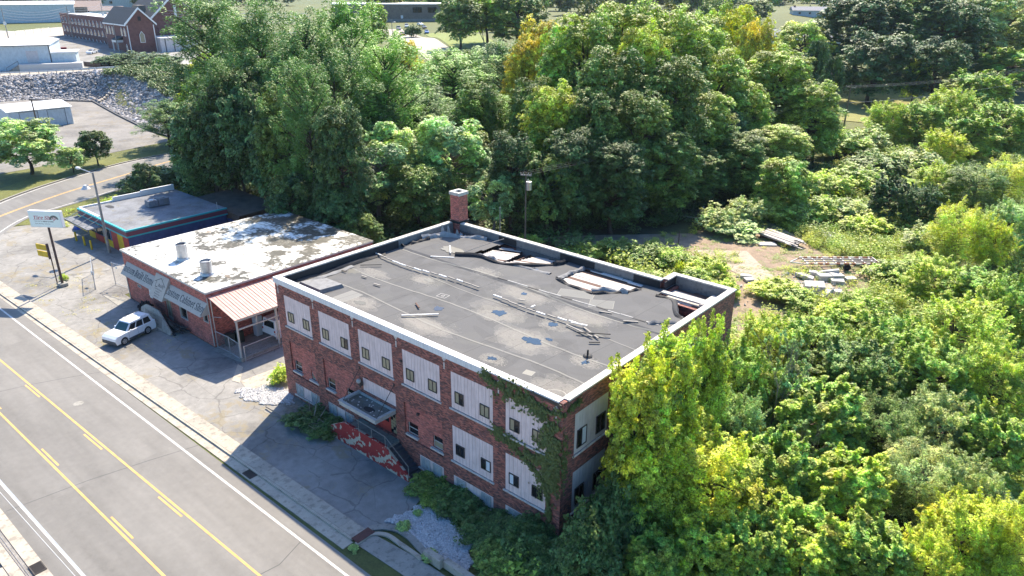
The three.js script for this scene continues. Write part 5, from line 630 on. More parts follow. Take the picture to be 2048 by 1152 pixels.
{ // church: its long shaded side faces +z in its own axes, gables turned to the camera
  const c = thing('brick_church', 'dark roofed brick church with white trimmed gables on the hill', 'church', (() => { const p = spot(262, 107, 0); return [p.x, p.y, p.z]; })(), -0.08), pointed = (x, y, z, ry, w = 1, h = 2.6, m = T.paneTan) => { const g = plate([[-w / 2, 0], [w / 2, 0], [w / 2, h - w * 0.7], [0, h], [-w / 2, h - w * 0.7]], 0.16).rotateY(ry).translate(x, y, z), f = part(c, 'window', g, T.trim); part(f, 'pane', plate([[-w / 2 + 0.14, 0.14], [w / 2 - 0.14, 0.14], [w / 2 - 0.14, h - w * 0.7], [0, h - 0.22], [-w / 2 + 0.14, h - w * 0.7]], 0.17).rotateY(ry).translate(x, y, z), m); };
  part(c, 'wall', bx(-90, -22, -1, 10, -16, -4), T.churchBrick); part(c, 'flat_roof', bx(-89.6, -22, 10, 10.15, -15.8, -4.4), T.roofW); part(c, 'coping', [bx(-90.1, -22, 10, 10.5, -4.4, -3.95)], T.churchBrick);
  for (let k = 0; k < 15; k++) for (const y of [0.2, 3.3, 6.6]) pointed(-87 + k * 4.4, y, -3.97, 0, 2.2, y < 1 ? 1.7 : 2.3, T.paneDark);
  // front wing with steep roof
  part(c, 'wall', bx(-22, 0, -1, 9.4, -9.4, 0), T.churchBrick); part(c, 'gable_wall', plate([[0, 9.4], [-9.4, 9.4], [-4.7, 14.6]], 0.3).rotateY(-PI / 2).translate(0, 0, 0), T.churchBrick);
  const rf = (x0, x1, ye, yr, za, zb, m) => { const zm = (za + zb) / 2; part(c, 'roof', [[za, 1], [zb, -1]].map(([z, s]) => hull8([[x0, ye - 0.2, z + s * 0.5], [x1, ye - 0.2, z + s * 0.5], [x1, ye + 0.1, z + s * 0.5], [x0, ye + 0.1, z + s * 0.5], [x0, yr, zm + s * 0.05], [x1, yr, zm + s * 0.05], [x1, yr + 0.3, zm], [x0, yr + 0.3, zm]])), m); part(c, 'bargeboard', [[za, 1], [zb, -1]].map(([z, s]) => hull8([[x1 - 0.1, ye - 0.45, z + s * 0.7], [x1 + 0.2, ye - 0.45, z + s * 0.7], [x1 + 0.2, ye + 0.25, z + s * 0.7], [x1 - 0.1, ye + 0.25, z + s * 0.7], [x1 - 0.1, yr - 0.15, zm], [x1 + 0.2, yr - 0.15, zm], [x1 + 0.2, yr + 0.5, zm], [x1 - 0.1, yr + 0.5, zm]])), T.trim); };
  rf(-23, 0.5, 9.4, 14.5, 0, -9.4, T.churchRoof); part(c, 'eaves_board', bx(-22, 0.5, 9.0, 9.4, 0.3, 0.6), T.trim);
  pointed(0.02, 3.4, -4.7, PI / 2, 1.7, 3.8, T.paneTan); part(c, 'louvre', bx(0.3, 0.4, 10.6, 12, -5.2, -4.2), T.liner); for (const z of [-0.3, -9.1]) part(c, 'downpipe', bx(0, 0.25, 0, 9.2, z - 0.12, z + 0.12), T.trim);
  for (const x of [-20, -17, -14, -5, -2]) pointed(x, 5.6, 0.02, 0, 1.3, 2.8, T.paneTan); for (const x of [-2.4]) pointed(x, 1, 0.02, 0, 1.2, 2);
  const po = part(c, 'entrance_porch', [bx(-10.5, -5.5, 3.4, 4.2, 0.01, 2.2), bx(-10.4, -10.1, -0.5, 3.4, 1.8, 2.1), bx(-5.9, -5.6, -0.5, 3.4, 1.8, 2.1)], T.trim); part(po, 'awning', hull8([[-10.6, 4.2, 0], [-5.4, 4.2, 0], [-5.4, 4.2, 2.5], [-10.6, 4.2, 2.5], [-10.6, 5.4, 0], [-5.4, 5.4, 0], [-5.4, 5.3, 0.1], [-10.6, 5.3, 0.1]]), T.churchRoof); part(po, 'entrance_steps', bx(-10, -6, -1, 0.4, 0.01, 2), T.concGrey);
  // second, higher hall behind with its own gable and dormer
  part(c, 'wall', bx(-34, -8, -1, 10, -30, -11), T.churchBrick); part(c, 'gable_wall', plate([[-11, 10], [-30, 10], [-20.5, 18.5]], 0.3).rotateY(-PI / 2).translate(-8, 0, 0), T.churchBrick); rf(-35, -7.4, 10, 18.6, -11, -30, T.churchRoof);
  part(c, 'dormer', [bx(-24, -18, 12, 15, -14, -11.6)], T.tanWall); part(c, 'white_niche', [bx(-7.7, -7.5, 11.5, 15.2, -20.9, -20.1)], T.trim);
  part(c, 'annexe', bx(-12, 3, -1, 4.6, -24, -9.5), T.sidingGrey); part(c, 'annexe_roof', bx(-12.4, 3.4, 4.6, 4.9, -24.4, -9.45), T.roofW); for (let k = 0; k < 5; k++) part(c, 'pilaster', bx(3, 3.1, -1, 4.5, -11.3 - k * 3, -11 - k * 3), T.trimGrey);
}
{
  const far = (name, label, cat, x, z, turn, w, h, d, wm, rm, gab, wins = 0) => { const b = thing(name, label, cat, P7(x, z), turn); part(b, 'wall', bx(-w / 2, w / 2, -2, h, -d / 2, d / 2), wm); part(b, 'roof', gab ? gable(-w / 2 - 0.6, w / 2 + 0.6, h, h + gab, -d / 2 - 0.6, d / 2 + 0.6) : bx(-w / 2 - 0.2, w / 2 + 0.2, h, h + 0.35, -d / 2 - 0.2, d / 2 + 0.2), rm); for (let k = 0; k < wins; k++) { const xx = -w / 2 + (k + 0.5) * (w / wins), f = part(b, 'window', bx(xx - 1.1, xx + 1.1, h * 0.42, h * 0.75, d / 2, d / 2 + 0.06), T.trim); part(f, 'pane', bx(xx - 0.95, xx + 0.95, h * 0.45, h * 0.72, d / 2 + 0.06, d / 2 + 0.1), T.paneDark); } return b; };
  far('town_warehouse', 'long pale metal warehouse in the top left corner of the town', 'warehouse', -432, -112, 1.2, 70, 8.5, 42, T.pale, T.roofW, 1.2);
  far('brown_roofed_store', 'brown roofed store with a dark brick side beyond the pale warehouse', 'store', -420, -146, 1.2, 24, 6.5, 20, T.tanWall, T.brownRoof, 3, 2); far('blue_shed', 'light blue fronted shed next to the brown roofed store', 'shed', -392, -150, 1.2, 16, 5.5, 14, T.pale, T.brownRoof, 2, 2);
  far('tan_house', 'small tan house with a flat porch roof left of the church', 'house', -362, -146, 1.2, 14, 4.2, 12, T.tanWall, T.brownRoof, 1.6, 2); far('distant_store', 'white roofed store at the very top of the town', 'store', -560, -230, 1.2, 60, 7, 40, T.pale, T.roofW, 0, 4);
  const tb = thing('tan_block_building', 'long tan block building with a white flat roof and two dark windows', 'building', (() => { const p = spot(905, 42, 0); return [p.x, p.y, p.z]; })(), 0.9); part(tb, 'wall', bx(-64, 0, -3, 8.4, -30, 0), T.tanWall); part(tb, 'roof', bx(-64.3, 0.3, 8.4, 8.8, -30.3, 0.3), T.roofW); for (const x of [-21.5, -13.5]) { const f = part(tb, 'window', bx(x, x + 5, 4.2, 7.2, 0, 0.15), T.trimGrey); part(f, 'pane', [bx(x + 0.2, x + 2.4, 4.4, 7, 0.15, 0.2), bx(x + 2.6, x + 4.8, 4.4, 7, 0.15, 0.2)], T.paneDark); } part(tb, 'plinth', bx(-64, 0, -3, 1.2, 0.01, 0.12), T.concGrey); for (const x of [-28, -6]) part(tb, 'meter_box', bx(x, x + 1.2, 1.4, 3, 0, 0.5), T.trim);
  const hs = (label, u, v, w, h, d, wm, turn) => { const p = spot(u, v, h + 2.2), b = thing('house', label, 'house', [p.x, p.y, p.z], turn); part(b, 'wall', bx(-w / 2, w / 2, -1.5, h, -d / 2, d / 2), wm); part(b, 'roof', gable(-w / 2 - 0.7, w / 2 + 0.7, h, h + 2.2, -d / 2 - 0.7, d / 2 + 0.7), T.shingle); part(b, 'chimney', bx(-w / 2 + 1, -w / 2 + 2, h, h + 2.8, -0.6, 0.6), T.churchBrick); for (const x of [-w * 0.3, 0, w * 0.3]) { const f = part(b, 'window', bx(x - 0.8, x + 0.8, 1, 2.4, d / 2, d / 2 + 0.08), T.trim); part(f, 'pane', bx(x - 0.65, x + 0.65, 1.15, 2.25, d / 2 + 0.08, d / 2 + 0.12), T.paneDark); } };
  hs('grey roofed house with a brick chimney among trees at the upper right', 1618, 13, 20, 3.2, 11, T.pale, 0.55); hs('white house with a grey roof at the top edge right of centre', 1558, -12, 16, 3.4, 10, T.trim, 0.5); hs('pale house half hidden behind the vine covered trees', 1665, 66, 14, 3, 9, T.pale, 0.6);
  hs('pale roofed house glimpsed through leaves left of the grey roofed house', 1560, 58, 18, 3, 10, T.trim, 0.4); hs('small house glimpsed at the top behind the tall oaks', 1480, -8, 14, 3.2, 10, T.pale, 0.5);
  // cars on the hill and by the tan building
  const cx = (label, cat, u, v, h, turn, paint, base) => { const p = spot(u, v, h); vehicle('parked_car', label, cat, [p.x, p.y + 0.16, p.z], turn, { ...base, paint, far: true, win: [[0.08, 0.9]] }); };
  cx('white sedan parked in front of the church', 'car', 183, 100, 1.4, 2.3 - PI / 2, T.carWhite, SEDAN); cx('white pickup nosing out beside the loading dock', 'car', 142, 117, 1.6, 0.9, T.carWhite, SUV); cx('silver car parked by the far pale warehouse', 'car', 34, 31, 1.7, 1.3, T.carGrey, SUV); cx('black pickup parked beside the silver car', 'car', 50, 34, 1.6, 1.3, T.carBlack, SUV);
  cx('silver van by the tan block building', 'car', 797, 52, 1.9, 1.0, T.carGrey, SUV); cx('white car behind the silver van', 'car', 813, 48, 1.7, 0.9, T.carWhite, SUV); cx('red car on the lawn edge below the silver van', 'car', 804, 64, 1.5, 1.0, T.carRed, SEDAN); cx('blue car right of the round shrub by the tan building', 'car', 853, 60, 1.5, 0.9, T.carBlue, SEDAN); cx('white car with dark glass parked close to the tan building', 'car', 840, 45, 1.5, 1.2, T.carWhite, SEDAN); cx('black car between the blue car and the white car', 'car', 848, 51, 1.5, 1.0, T.carBlack, SEDAN);
  solo('red_container', 'dark red skip behind the warehouse annexe', 'skip', box(7, 2, 3, ...(() => { const p = spot(110, 98, 1.4); return [p.x, p.y + 0.9, p.z]; })(), 0, 1.2, 0), T.redband);
  solo('lot_wall', 'low dark retaining wall along the edge of the church parking lot', 'wall', [[-228, -62, -210, -64], [-210, -64, -197, -67]].map(([a, b, e, f]) => box(0.5, 2.4, Math.hypot(e - a, f - b), (a + e) / 2, ground((a + e) / 2, (b + f) / 2) + 0.2, (b + f) / 2, 0, Math.atan2(e - a, f - b), 0)), T.brownSteel);
}
// poles and wires
function pole(label, cat, u, v, h, o = {}) {
  const p = spot(u, v, h), g = thing('utility_pole', label, cat, [p.x, p.y, p.z], o.turn ?? 0), [lx, lz] = o.lean ?? [0, 0], at_ = (t) => [lx * t, h * t, lz * t];
  part(g, 'pole', rod([0, -1, 0], at_(1), 0.19 * (o.r ?? 1), 0.12 * (o.r ?? 1), 10), o.m ?? T.poleGrey);
  for (const y of o.arms ?? []) { const q = at_(y / h); part(g, 'crossarm', box(o.armw ?? 2.4, 0.14, 0.12, q[0], y, q[2]), T.poleGrey); for (const k of [-1, -0.45, 0.45, 1]) part(g, 'insulator', new THREE.CylinderGeometry(0.05, 0.07, 0.2, 8).translate(q[0] + k * (o.armw ?? 2.4) * 0.47, y + 0.17, q[2]), T.concGrey); }
  for (const [y, side] of o.cans ?? []) part(g, 'transformer', [new THREE.CylinderGeometry(0.32, 0.32, 0.95, 16).translate(side * 0.5, y, 0), new THREE.CylinderGeometry(0.05, 0.08, 0.35, 8).translate(side * 0.42, y + 0.6, 0.1)], T.galv);
  if (o.lamp) { part(g, 'lamp_arm', rod([0, h * 0.8, 0], [o.lamp, h * 0.84, 0.4], 0.06), T.galv); part(g, 'lamp_head', at(new THREE.SphereGeometry(0.5, 12, 8).scale(1.2, 0.4, 0.7), o.lamp * 1.15, h * 0.84, 0.4), T.steelW); }
  return { ...p, top: V(p.x + lx, p.y + h, p.z + lz) };
}
const pR = pole('dark utility pole with a crossarm standing in the thicket at the right', 'utility pole', 1703, 168, 12.5, { m: T.pole, arms: [11.9], turn: -0.5 });
const pT = pole('utility pole with a grey transformer in the trees behind the brick building', 'utility pole', 1052, 345, 10.5, { m: T.pole, arms: [10.2], cans: [[9.0, 0.7]], armw: 1.3, turn: 0.4, r: 0.6 });
const pW = pole('utility pole with two transformers in front of the white warehouse', 'utility pole', 2, 16, 15, { cans: [[10.2, -1], [10.2, 1]] }), pC = pole('wooden utility pole with a lamp at the left corner of the church', 'utility pole', 132, 12, 13, { lamp: 2.2 }), pD = pole('wooden pole with transformers in front of the church entrance', 'utility pole', 201, 6, 14, { cans: [[10, -1], [10, 1], [9.4, 0.2]] }), pE = pole('thin grey pole beside the church entrance steps', 'pole', 226, 48, 9.5), pF = pole('brown pole rising at the top of the frame near the blue fronted shed', 'utility pole', 90, -16, 14, { m: T.brownSteel }), pG = pole('thin dark pole standing in front of the white garage', 'pole', 62, 198, 9, { m: T.pole });
pole('thin grey pole with two white lamp heads by the tan block building', 'light pole', 783, 38, 7, { lamp: 2 });
const wire = (label, a, b, sag, m = T.wire, r = 0.022, group) => solo('power_line', label, 'power line', wireGeo(a.toArray(), b.toArray(), sag, r, 30), m, group);
{
  const off = (p, x, y, z) => p.top.clone().add(V(x, y, z)), R2 = V(30, 14, -215);
  for (let k = 0; k < 3; k++) { wire('power line strung between the transformer pole and the dark pole in the thicket', off(pT, -0.7 + 0.7 * k, -0.1, -0.3 * k), off(pR, -1 + k, -0.45, 0.5 * k - 0.5), 0.9, T.wire, 0.008, 'lines between the transformer pole and the thicket pole'); wire('power line running from the dark thicket pole to the upper right', off(pR, -1 + k, -0.45, 0.5 * k - 0.5), R2.clone().add(V(k, 0, k)), 1.6, T.wire, 0.018, 'lines from the thicket pole to the upper right'); }
  wire('single lower wire from the dark thicket pole to the upper right', off(pR, 0, -3.5, 0), R2.clone().add(V(2, -3, 0)), 1.4, T.wire, 0.03);
  for (let k = 0; k < 2; k++) wire('wire crossing the shaded meadow behind the thicket pole', V(-60, 9 - k * 1.5, -210 + 8 * k), V(30, 8.6 - k * 1.5, -190 + 6 * k), 1, T.wire, 0.022, 'wires crossing the meadow');
  for (const dy of [0, -0.9, -1.8, -2.7, -5.5]) { wire('pale wire strung across the front of the church', off(pC, 0, dy - 0.4, 0), off(pD, 0, dy - 0.6, 0), 0.8, T.wirePale, 0.05, 'wires between the church corner pole and the entrance pole'); wire('pale wire running right from the church entrance pole into the trees', off(pD, 0, dy - 0.6, 0), V(-150, 21 + dy, -110), 1.2, T.wirePale, 0.05, 'wires from the entrance pole into the trees'); if (dy > -3) wire('wire running from the warehouse pole towards the church', off(pW, 0, dy - 0.4, 0), off(pC, 0, dy - 0.4, 0), 1.4, T.wire, 0.04, 'wires between the warehouse pole and the church corner pole'); }
  // wires over the near edge of the road
  const c1 = (u, v, y) => { const d = V((u - 1024) / 1471.15, -(v - 576) / 1471.15, -1).applyQuaternion(camera.quaternion), t = (y - camera.position.y) / d.y; return camera.position.clone().addScaledVector(d, t); };
  const ext = (a, b) => [a.clone().lerp(b, -1.2), a.clone().lerp(b, 2.2)];
  for (const [label, a, b, m, r] of [['thin white cable over the near lane at the lower left', [0, 985, 8.4], [137, 1138, 8.2], T.steelW, 0.012], ['bright cable nearest the white edge line of the road', [0, 960, 8.8], [165, 1146, 8.6], T.wirePale, 0.02], ['dark cable over the lot at the lower left corner', [0, 1083, 8.4], [52, 1152, 8.3], T.wire, 0.022], ['second dark cable at the lower left corner, close beside the first', [0, 1074, 8.7], [58, 1152, 8.6], T.wire, 0.022]]) { const [p, q] = ext(c1(...a), c1(...b)); wire(label, p, q, 0, m, r); }
}
chainFence('grey chain-link fence across the pale lot behind the warehouse', [...smooth([[-322, -72], [-330, -88], [-340, -106], [-318, -103]], 12)], 2.2, null, 'chain_link_fence').children.filter((o) => o.name === 'wire_mesh').forEach((o) => o.parent.remove(o));
// clearing: slabs, rubble, trailer frame, lumber
{
  const r = rng(88), slab = (label, u, v, w, h, d, a, tilt = 0.06) => { const p = spot(u, v, h * 0.5), g = new RoundedBoxGeometry(w, h, d, 1, 0.05), q = g.attributes.position; for (let i = 0; i < q.count; i++) { const n = 0.1 * (noise(q.getX(i) * 3 + u, q.getZ(i) * 3 + v, 5) - 0.5); q.setXYZ(i, q.getX(i) * (1 + n * 2), q.getY(i) + n, q.getZ(i) * (1 - n * 2)); } solo('concrete_block', label, 'concrete block', uvAbs(at(g, p.x, h / 2 + 0.02, p.z, tilt * (r() - 0.5) * 3, a, tilt * (r() - 0.5) * 3)), T.slab); };
  slab('big pale block nearest the building at the front of the broken concrete pile', 1628, 576, 2.0, 0.75, 1.6, 0.5); slab('tilted block at the left tip of the broken concrete pile', 1601, 552, 1.0, 0.4, 0.8, 0.9, 0.3); slab('flat block second from the left tip of the concrete pile', 1613, 556, 1.5, 0.35, 1.2, 0.2, 0.2); slab('wide block at the back left of the concrete pile', 1632, 548, 1.6, 0.45, 0.9, 0.4); slab('block in the middle of the concrete pile with a shaded end', 1648, 557, 1.5, 0.6, 1.0, 0.8); slab('tallest block at the back of the concrete pile', 1660, 547, 1.9, 0.6, 1.4, 0.3, 0.2); slab('square block right of the middle of the concrete pile', 1673, 555, 1.3, 0.65, 1.1, 0.7); slab('low block below the square block of the concrete pile', 1675, 565, 1.4, 0.4, 0.9, 0.5); slab('slab at the right end of the concrete pile', 1700, 559, 1.2, 0.45, 0.9, 0.9, 0.2); slab('lone white slab near the wheels of the trailer', 1738, 543, 1.4, 0.3, 1.0, 0.4); slab('broken slab standing alone below the concrete pile', 1652, 590, 1.4, 0.35, 1.0, 1.1, 0.3); slab('jagged chunk in the weeds below the concrete pile', 1633, 600, 1.0, 0.6, 0.8, 0.4, 0.5); slab('small pale chunk at the right below the concrete pile', 1676, 585, 1.0, 0.35, 0.8, 0.8); slab('thin flat slab lying by the weathered timber stack', 1534, 490, 2.2, 0.15, 1.2, 0.7, 0.02); slab('pale rubble chunk at the edge of the path', 1492, 553, 1.2, 0.35, 0.8, 0.3); slab('second rubble chunk below the first at the path edge', 1497, 562, 1.0, 0.3, 0.8, 0.9); slab('pale slab lying in the weeds at the far side of the clearing', 1664, 472, 2.6, 0.2, 1.6, 0.6);
  stuff('rubble', 'small pale rubble scattered around the broken concrete', new THREE.DodecahedronGeometry(1, 0), T.slab, Array.from({ length: 420 }, () => { const a = r(), x = a < 0.6 ? L(19, 27, r()) : L(8, 20, r()), z = a < 0.6 ? L(-54, -45, r()) : L(-50, -40, r()), s = 0.05 + 0.18 * r() * r(); return M4(x, s * 0.4, z, [s, s * 0.6, s * 1.2], r() * 6, r(), r()); }));
  const p = spot(1678, 521, 0.9), t = thing('flatbed_trailer', 'rusty two axle trailer frame without a deck in the clearing', 'trailer', [p.x, 0, p.z], 0.72);
  for (const z of [-1.0, 1.0]) part(t, 'side_rail', box(8.4, 0.2, 0.16, 0, 0.85, z), T.rusty); for (let k = 0; k < 8; k++) part(t, 'cross_member', box(0.12, 0.12, 1.84, -3.9 + k * 1.1, 0.82, 0), T.rusty); part(t, 'inner_rail', [box(8.2, 0.12, 0.1, 0, 0.9, 0.35), box(8.2, 0.12, 0.1, 0, 0.9, -0.35)], T.deck); part(t, 'tail_board', box(0.1, 0.3, 2.1, 4.2, 0.85, 0), T.rusty); part(t, 'drawbar', [rod([-4.2, 0.8, -1], [-5.6, 0.7, 0], 0.08), rod([-4.2, 0.8, 1], [-5.6, 0.7, 0], 0.08)], T.rusty);
  for (const x of [0.6, 2.6]) for (const z of [-0.95, 0.95]) part(t, 'wheel', new THREE.CylinderGeometry(0.4, 0.4, 0.24, 20).rotateX(PI / 2).translate(x, 0.4, z), T.tyre);
  const q = spot(1560, 470, 0.9), w = thing('timber_stack', 'stack of bleached weathered boards on bearers at the back of the clearing', 'timber stack', [q.x, 0, q.z], -0.35); for (let k = 0; k < 30; k++) part(w, 'board', box(4.6 + 1.4 * r(), 0.06, 0.28, 0.5 * (r() - 0.5), 0.5 + 0.075 * Math.floor(k / 8), -1.1 + 0.3 * (k % 8) + 0.05 * r(), 0, 0.05 * (r() - 0.5), 0.02 * (r() - 0.5)), r() < 0.25 ? T.wood : T.deck); for (const x of [-2, 0, 2]) part(w, 'bearer', box(0.2, 0.45, 2.4, x, 0.23, 0), T.deckBrown); part(w, 'leaning_board', box(2.2, 0.05, 0.3, 2.9, 0.42, 0.7, 0, 0.9, -0.3), T.deck);
  const f = spot(1390, 433, 0.3); solo('fallen_board', 'two pale boards crossed at the far end of the path', 'board', [box(3.2, 0.08, 0.25, f.x, 0.1, f.z, 0, 0.3, 0), box(2.6, 0.08, 0.25, f.x + 0.6, 0.7, f.z - 0.8, 0, 1.9, 0.5)], T.wood); const m = spot(1360, 448, 0.2); solo('fallen_branch', 'dark fallen branches beside the pale boards at the path end', 'branch', Array.from({ length: 12 }, () => { const x = m.x + 5 * r(), z = m.z - 3 * r(); return rod([x, 0.1, z], [x + 2.4 * (r() - 0.3), 0.2 + 0.7 * r(), z + 1.6 * (r() - 0.5)], 0.07, 0.03, 6); }), T.bark);
  solo('thin_stake', 'thin upright stake standing by the path behind the building', 'stake', (() => { const s = spot(1359, 465, 1.6); return rod([s.x, 0, s.z], [s.x, 1.7, s.z], 0.05); })(), T.deckBrown); solo('thin_post', 'bare thin post standing behind the rear parapet right of the chimney', 'post', (() => { const s = spot(1000, 415, 7); return rod([s.x, 0, s.z], [s.x, 7, s.z], 0.07, 0.05); })(), T.poleGrey);
}

// ================================================================ TREES AND PLANTS
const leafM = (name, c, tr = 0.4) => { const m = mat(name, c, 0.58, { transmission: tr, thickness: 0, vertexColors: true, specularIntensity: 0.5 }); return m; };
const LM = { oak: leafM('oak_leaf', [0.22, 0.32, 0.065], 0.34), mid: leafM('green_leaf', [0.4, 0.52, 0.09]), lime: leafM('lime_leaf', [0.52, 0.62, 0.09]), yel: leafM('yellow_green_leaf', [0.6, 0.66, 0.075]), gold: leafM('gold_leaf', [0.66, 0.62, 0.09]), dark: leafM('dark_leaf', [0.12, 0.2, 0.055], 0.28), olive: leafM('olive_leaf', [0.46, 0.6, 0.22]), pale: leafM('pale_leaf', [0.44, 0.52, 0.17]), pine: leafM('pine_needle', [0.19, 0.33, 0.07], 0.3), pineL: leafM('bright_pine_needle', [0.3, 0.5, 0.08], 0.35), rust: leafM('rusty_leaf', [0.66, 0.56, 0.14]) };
class Leaves {                                 // collects single leaves, a triangle each
  constructor(seed) { this.r = rng(seed); this.p = []; this.c = []; this.ix = []; this.n = 0; }
  add(x, y, z, nx, ny, nz, len, wid, tint, hue) {
    const r = this.r; let l = Math.hypot(nx, ny, nz) || 1; nx /= l; ny /= l; nz /= l;
    let ax = r() - 0.5, ay = r() - 0.5, az = r() - 0.5; const d = ax * nx + ay * ny + az * nz; ax -= d * nx; ay -= d * ny; az -= d * nz; l = Math.hypot(ax, ay, az) || 1; ax /= l; ay /= l; az /= l;
    const bx2 = ny * az - nz * ay, by2 = nz * ax - nx * az, bz2 = nx * ay - ny * ax;
    this.p.push(x + ax * len * 1.2, y + ay * len * 1.2, z + az * len * 1.2, x - ax * len * 0.8 + bx2 * wid * 1.25, y - ay * len * 0.8 + by2 * wid * 1.25, z - az * len * 0.8 + bz2 * wid * 1.25, x - ax * len * 0.8 - bx2 * wid * 1.25, y - ay * len * 0.8 - by2 * wid * 1.25, z - az * len * 0.8 - bz2 * wid * 1.25);
    for (let i = 0; i < 3; i++) this.c.push(tint * (1 + hue), tint, tint * (1 - hue));
    this.ix.push(this.n, this.n + 1, this.n + 2); this.n += 3;
  }
  spray(cx, cy, cz, ax, ay, az, rad, n, len, wid, tint, hue) { // a twig's end: leaves on a drooping, ragged plate
    const r = this.r; let l = Math.hypot(ax, ay, az) || 1; ax /= l; ay /= l; az /= l;
    let tx = -az, ty = 0.001, tz = ax; l = Math.hypot(tx, ty, tz) || 1; tx /= l; ty /= l; tz /= l; const bx2 = ay * tz - az * ty, by2 = az * tx - ax * tz, bz2 = ax * ty - ay * tx;
    for (let i = 0; i < n; i++) {
      const a = r() * 6.283, q = Math.sqrt(r()) * rad, u = Math.cos(a) * q, v = Math.sin(a) * q * 0.8, h = (r() - 0.5) * rad * 0.55 - 0.4 * q * q / rad;
      this.add(cx + tx * u + bx2 * v + ax * h, cy + ty * u + by2 * v + ay * h, cz + tz * u + bz2 * v + az * h, ax + (r() - 0.5) * 1.2, ay + (r() - 0.5) * 1.2, az + (r() - 0.5) * 1.2, len * (0.65 + 0.7 * r()), wid * (0.65 + 0.7 * r()), tint * (0.5 + 1.05 * r()), hue + 0.2 * (r() - 0.5));
    }
  }
  ball(cx, cy, cz, rad, n, len, wid, tint, o = {}) {
    const r = this.r, per_ = o.per ?? 22, m = Math.max(3, Math.round(n / per_)), sr = o.sr ?? rad * 0.34;
    for (let i = 0; i < m; i++) {
      let dx, dy, dz, q; do { dx = 2 * r() - 1; dy = 2 * r() - 1; dz = 2 * r() - 1; q = dx * dx + dy * dy + dz * dz; } while (q > 1 || q < 0.01); q = Math.sqrt(q); dx /= q; dy /= q; dz /= q;
      if (dy < -0.35 && r() < 0.65) dy = -dy;
      const k = rad * (r() < 0.12 ? 1.05 + 0.3 * r() : 0.45 + 0.55 * Math.sqrt(r()));
      this.spray(cx + dx * k, cy + dy * k * (o.flat ?? 0.85), cz + dz * k, dx * 0.55 + 0.5 * (r() - 0.5), Math.max(dy, -0.1) * 0.5 + 0.55, dz * 0.55 + 0.5 * (r() - 0.5), sr * (0.65 + 0.7 * r()), per_, len, wid, tint * (0.7 + 0.6 * r()), (o.hue ?? 0) + 0.18 * (r() - 0.5));
    }
  }
  geo() { const g = new THREE.BufferGeometry(); g.setAttribute('position', new THREE.Float32BufferAttribute(this.p, 3)); g.setAttribute('color', new THREE.Float32BufferAttribute(this.c, 3)); g.setIndex(this.ix); g.computeVertexNormals(); return g; }
}
const limb = (a, b, r0, r1, seed, bend = 0.12) => { const r = rng(seed), m = a.clone().lerp(b, 0.5).add(V(r() - 0.5, r() * 0.6 - 0.1, r() - 0.5).multiplyScalar(a.distanceTo(b) * bend * 2)); return [rod(a, m, r0, (r0 + r1) / 2, 6), rod(m, b, (r0 + r1) / 2, r1, 6)]; };
// unit trees: 10 m tall, crown about 4 m in radius; scaled where they stand
function broad(seed, o = {}) {
  const r = rng(seed), lv = new Leaves(seed + 1), wood = [], nb = o.blobs ?? 30, leaves = o.leaves ?? 15000, y0 = o.y0 ?? 2.2, R = o.R ?? 4, top = 10, cy = (y0 + top) / 2, hy = (top - y0) / 2, fork = V((r() - 0.5) * 0.6, y0 + 0.8, (r() - 0.5) * 0.6), list = [];
  wood.push(...limb(V(0, -0.4, 0), fork, 0.24, 0.17, seed, 0.05), ...limb(fork, V((r() - 0.5), 8.2, (r() - 0.5)), 0.17, 0.04, seed + 3));
  for (let i = 0; i < nb; i++) {
    const a = i * 2.39996 + 0.7 * r(), v = o.even ? (i + 0.5) / nb : Math.pow((i + 0.5) / nb, 0.8), yy = -0.75 + 1.65 * v, ring = Math.sqrt(Math.max(0.04, 1 - yy * yy * 0.9)), k = (0.5 + 0.42 * r()) * ring, br = R * (0.2 + 0.17 * r()) * (o.puff ?? 1);
    const c = V(Math.cos(a) * k * R, cy + yy * hy * (0.84 + 0.12 * r()), Math.sin(a) * k * R); list.push([c, br]);
    if (i % 2 === 0 || o.bare) wood.push(...limb(fork.clone().lerp(V(0, 7, 0), clamp((c.y - fork.y) / 7, 0, 0.8)), c.clone().lerp(fork, 0.12), 0.09, 0.025, seed + i, 0.16));
  }
  const tot = list.reduce((s, [, b]) => s + b * b, 0);
  for (const [c, b] of list) { const tint = 0.68 + 0.68 * r(), n = Math.round((leaves * b * b) / tot); lv.ball(c.x, c.y, c.z, b, n, o.len ?? 0.17, o.wid ?? 0.1, tint, { hue: 0.3 * (r() - 0.5), flat: 0.85, per: o.per }); }
  for (let i = 0; i < (o.shoots ?? 0); i++) { // long young shoots standing out of the crown
    const [c, b] = list[Math.floor(nb * (0.35 + 0.65 * r()))], d = V((r() - 0.5) * 1.1 + c.x * 0.12, 0.9 + 0.5 * r(), (r() - 0.5) * 1.1 + c.z * 0.12).normalize(), len = b + 0.5 + 0.9 * r(), e = c.clone().addScaledVector(d, len), tint = 0.8 + 0.6 * r(); wood.push(rod(c, e, 0.025, 0.008, 4));
    for (let k = 0; k < 9; k++) { const q = L(0.45, 1.02, k / 8), p = c.clone().lerp(e, q), w = 0.34 * (1.1 - 0.6 * q); lv.spray(p.x + (r() - 0.5) * w, p.y, p.z + (r() - 0.5) * w, (r() - 0.5) * 1.4, 0.6, (r() - 0.5) * 1.4, w, 16, o.len, o.wid, tint, 0.15 * (r() - 0.3)); }
  }
  return [lv.geo(), join(wood)];
}
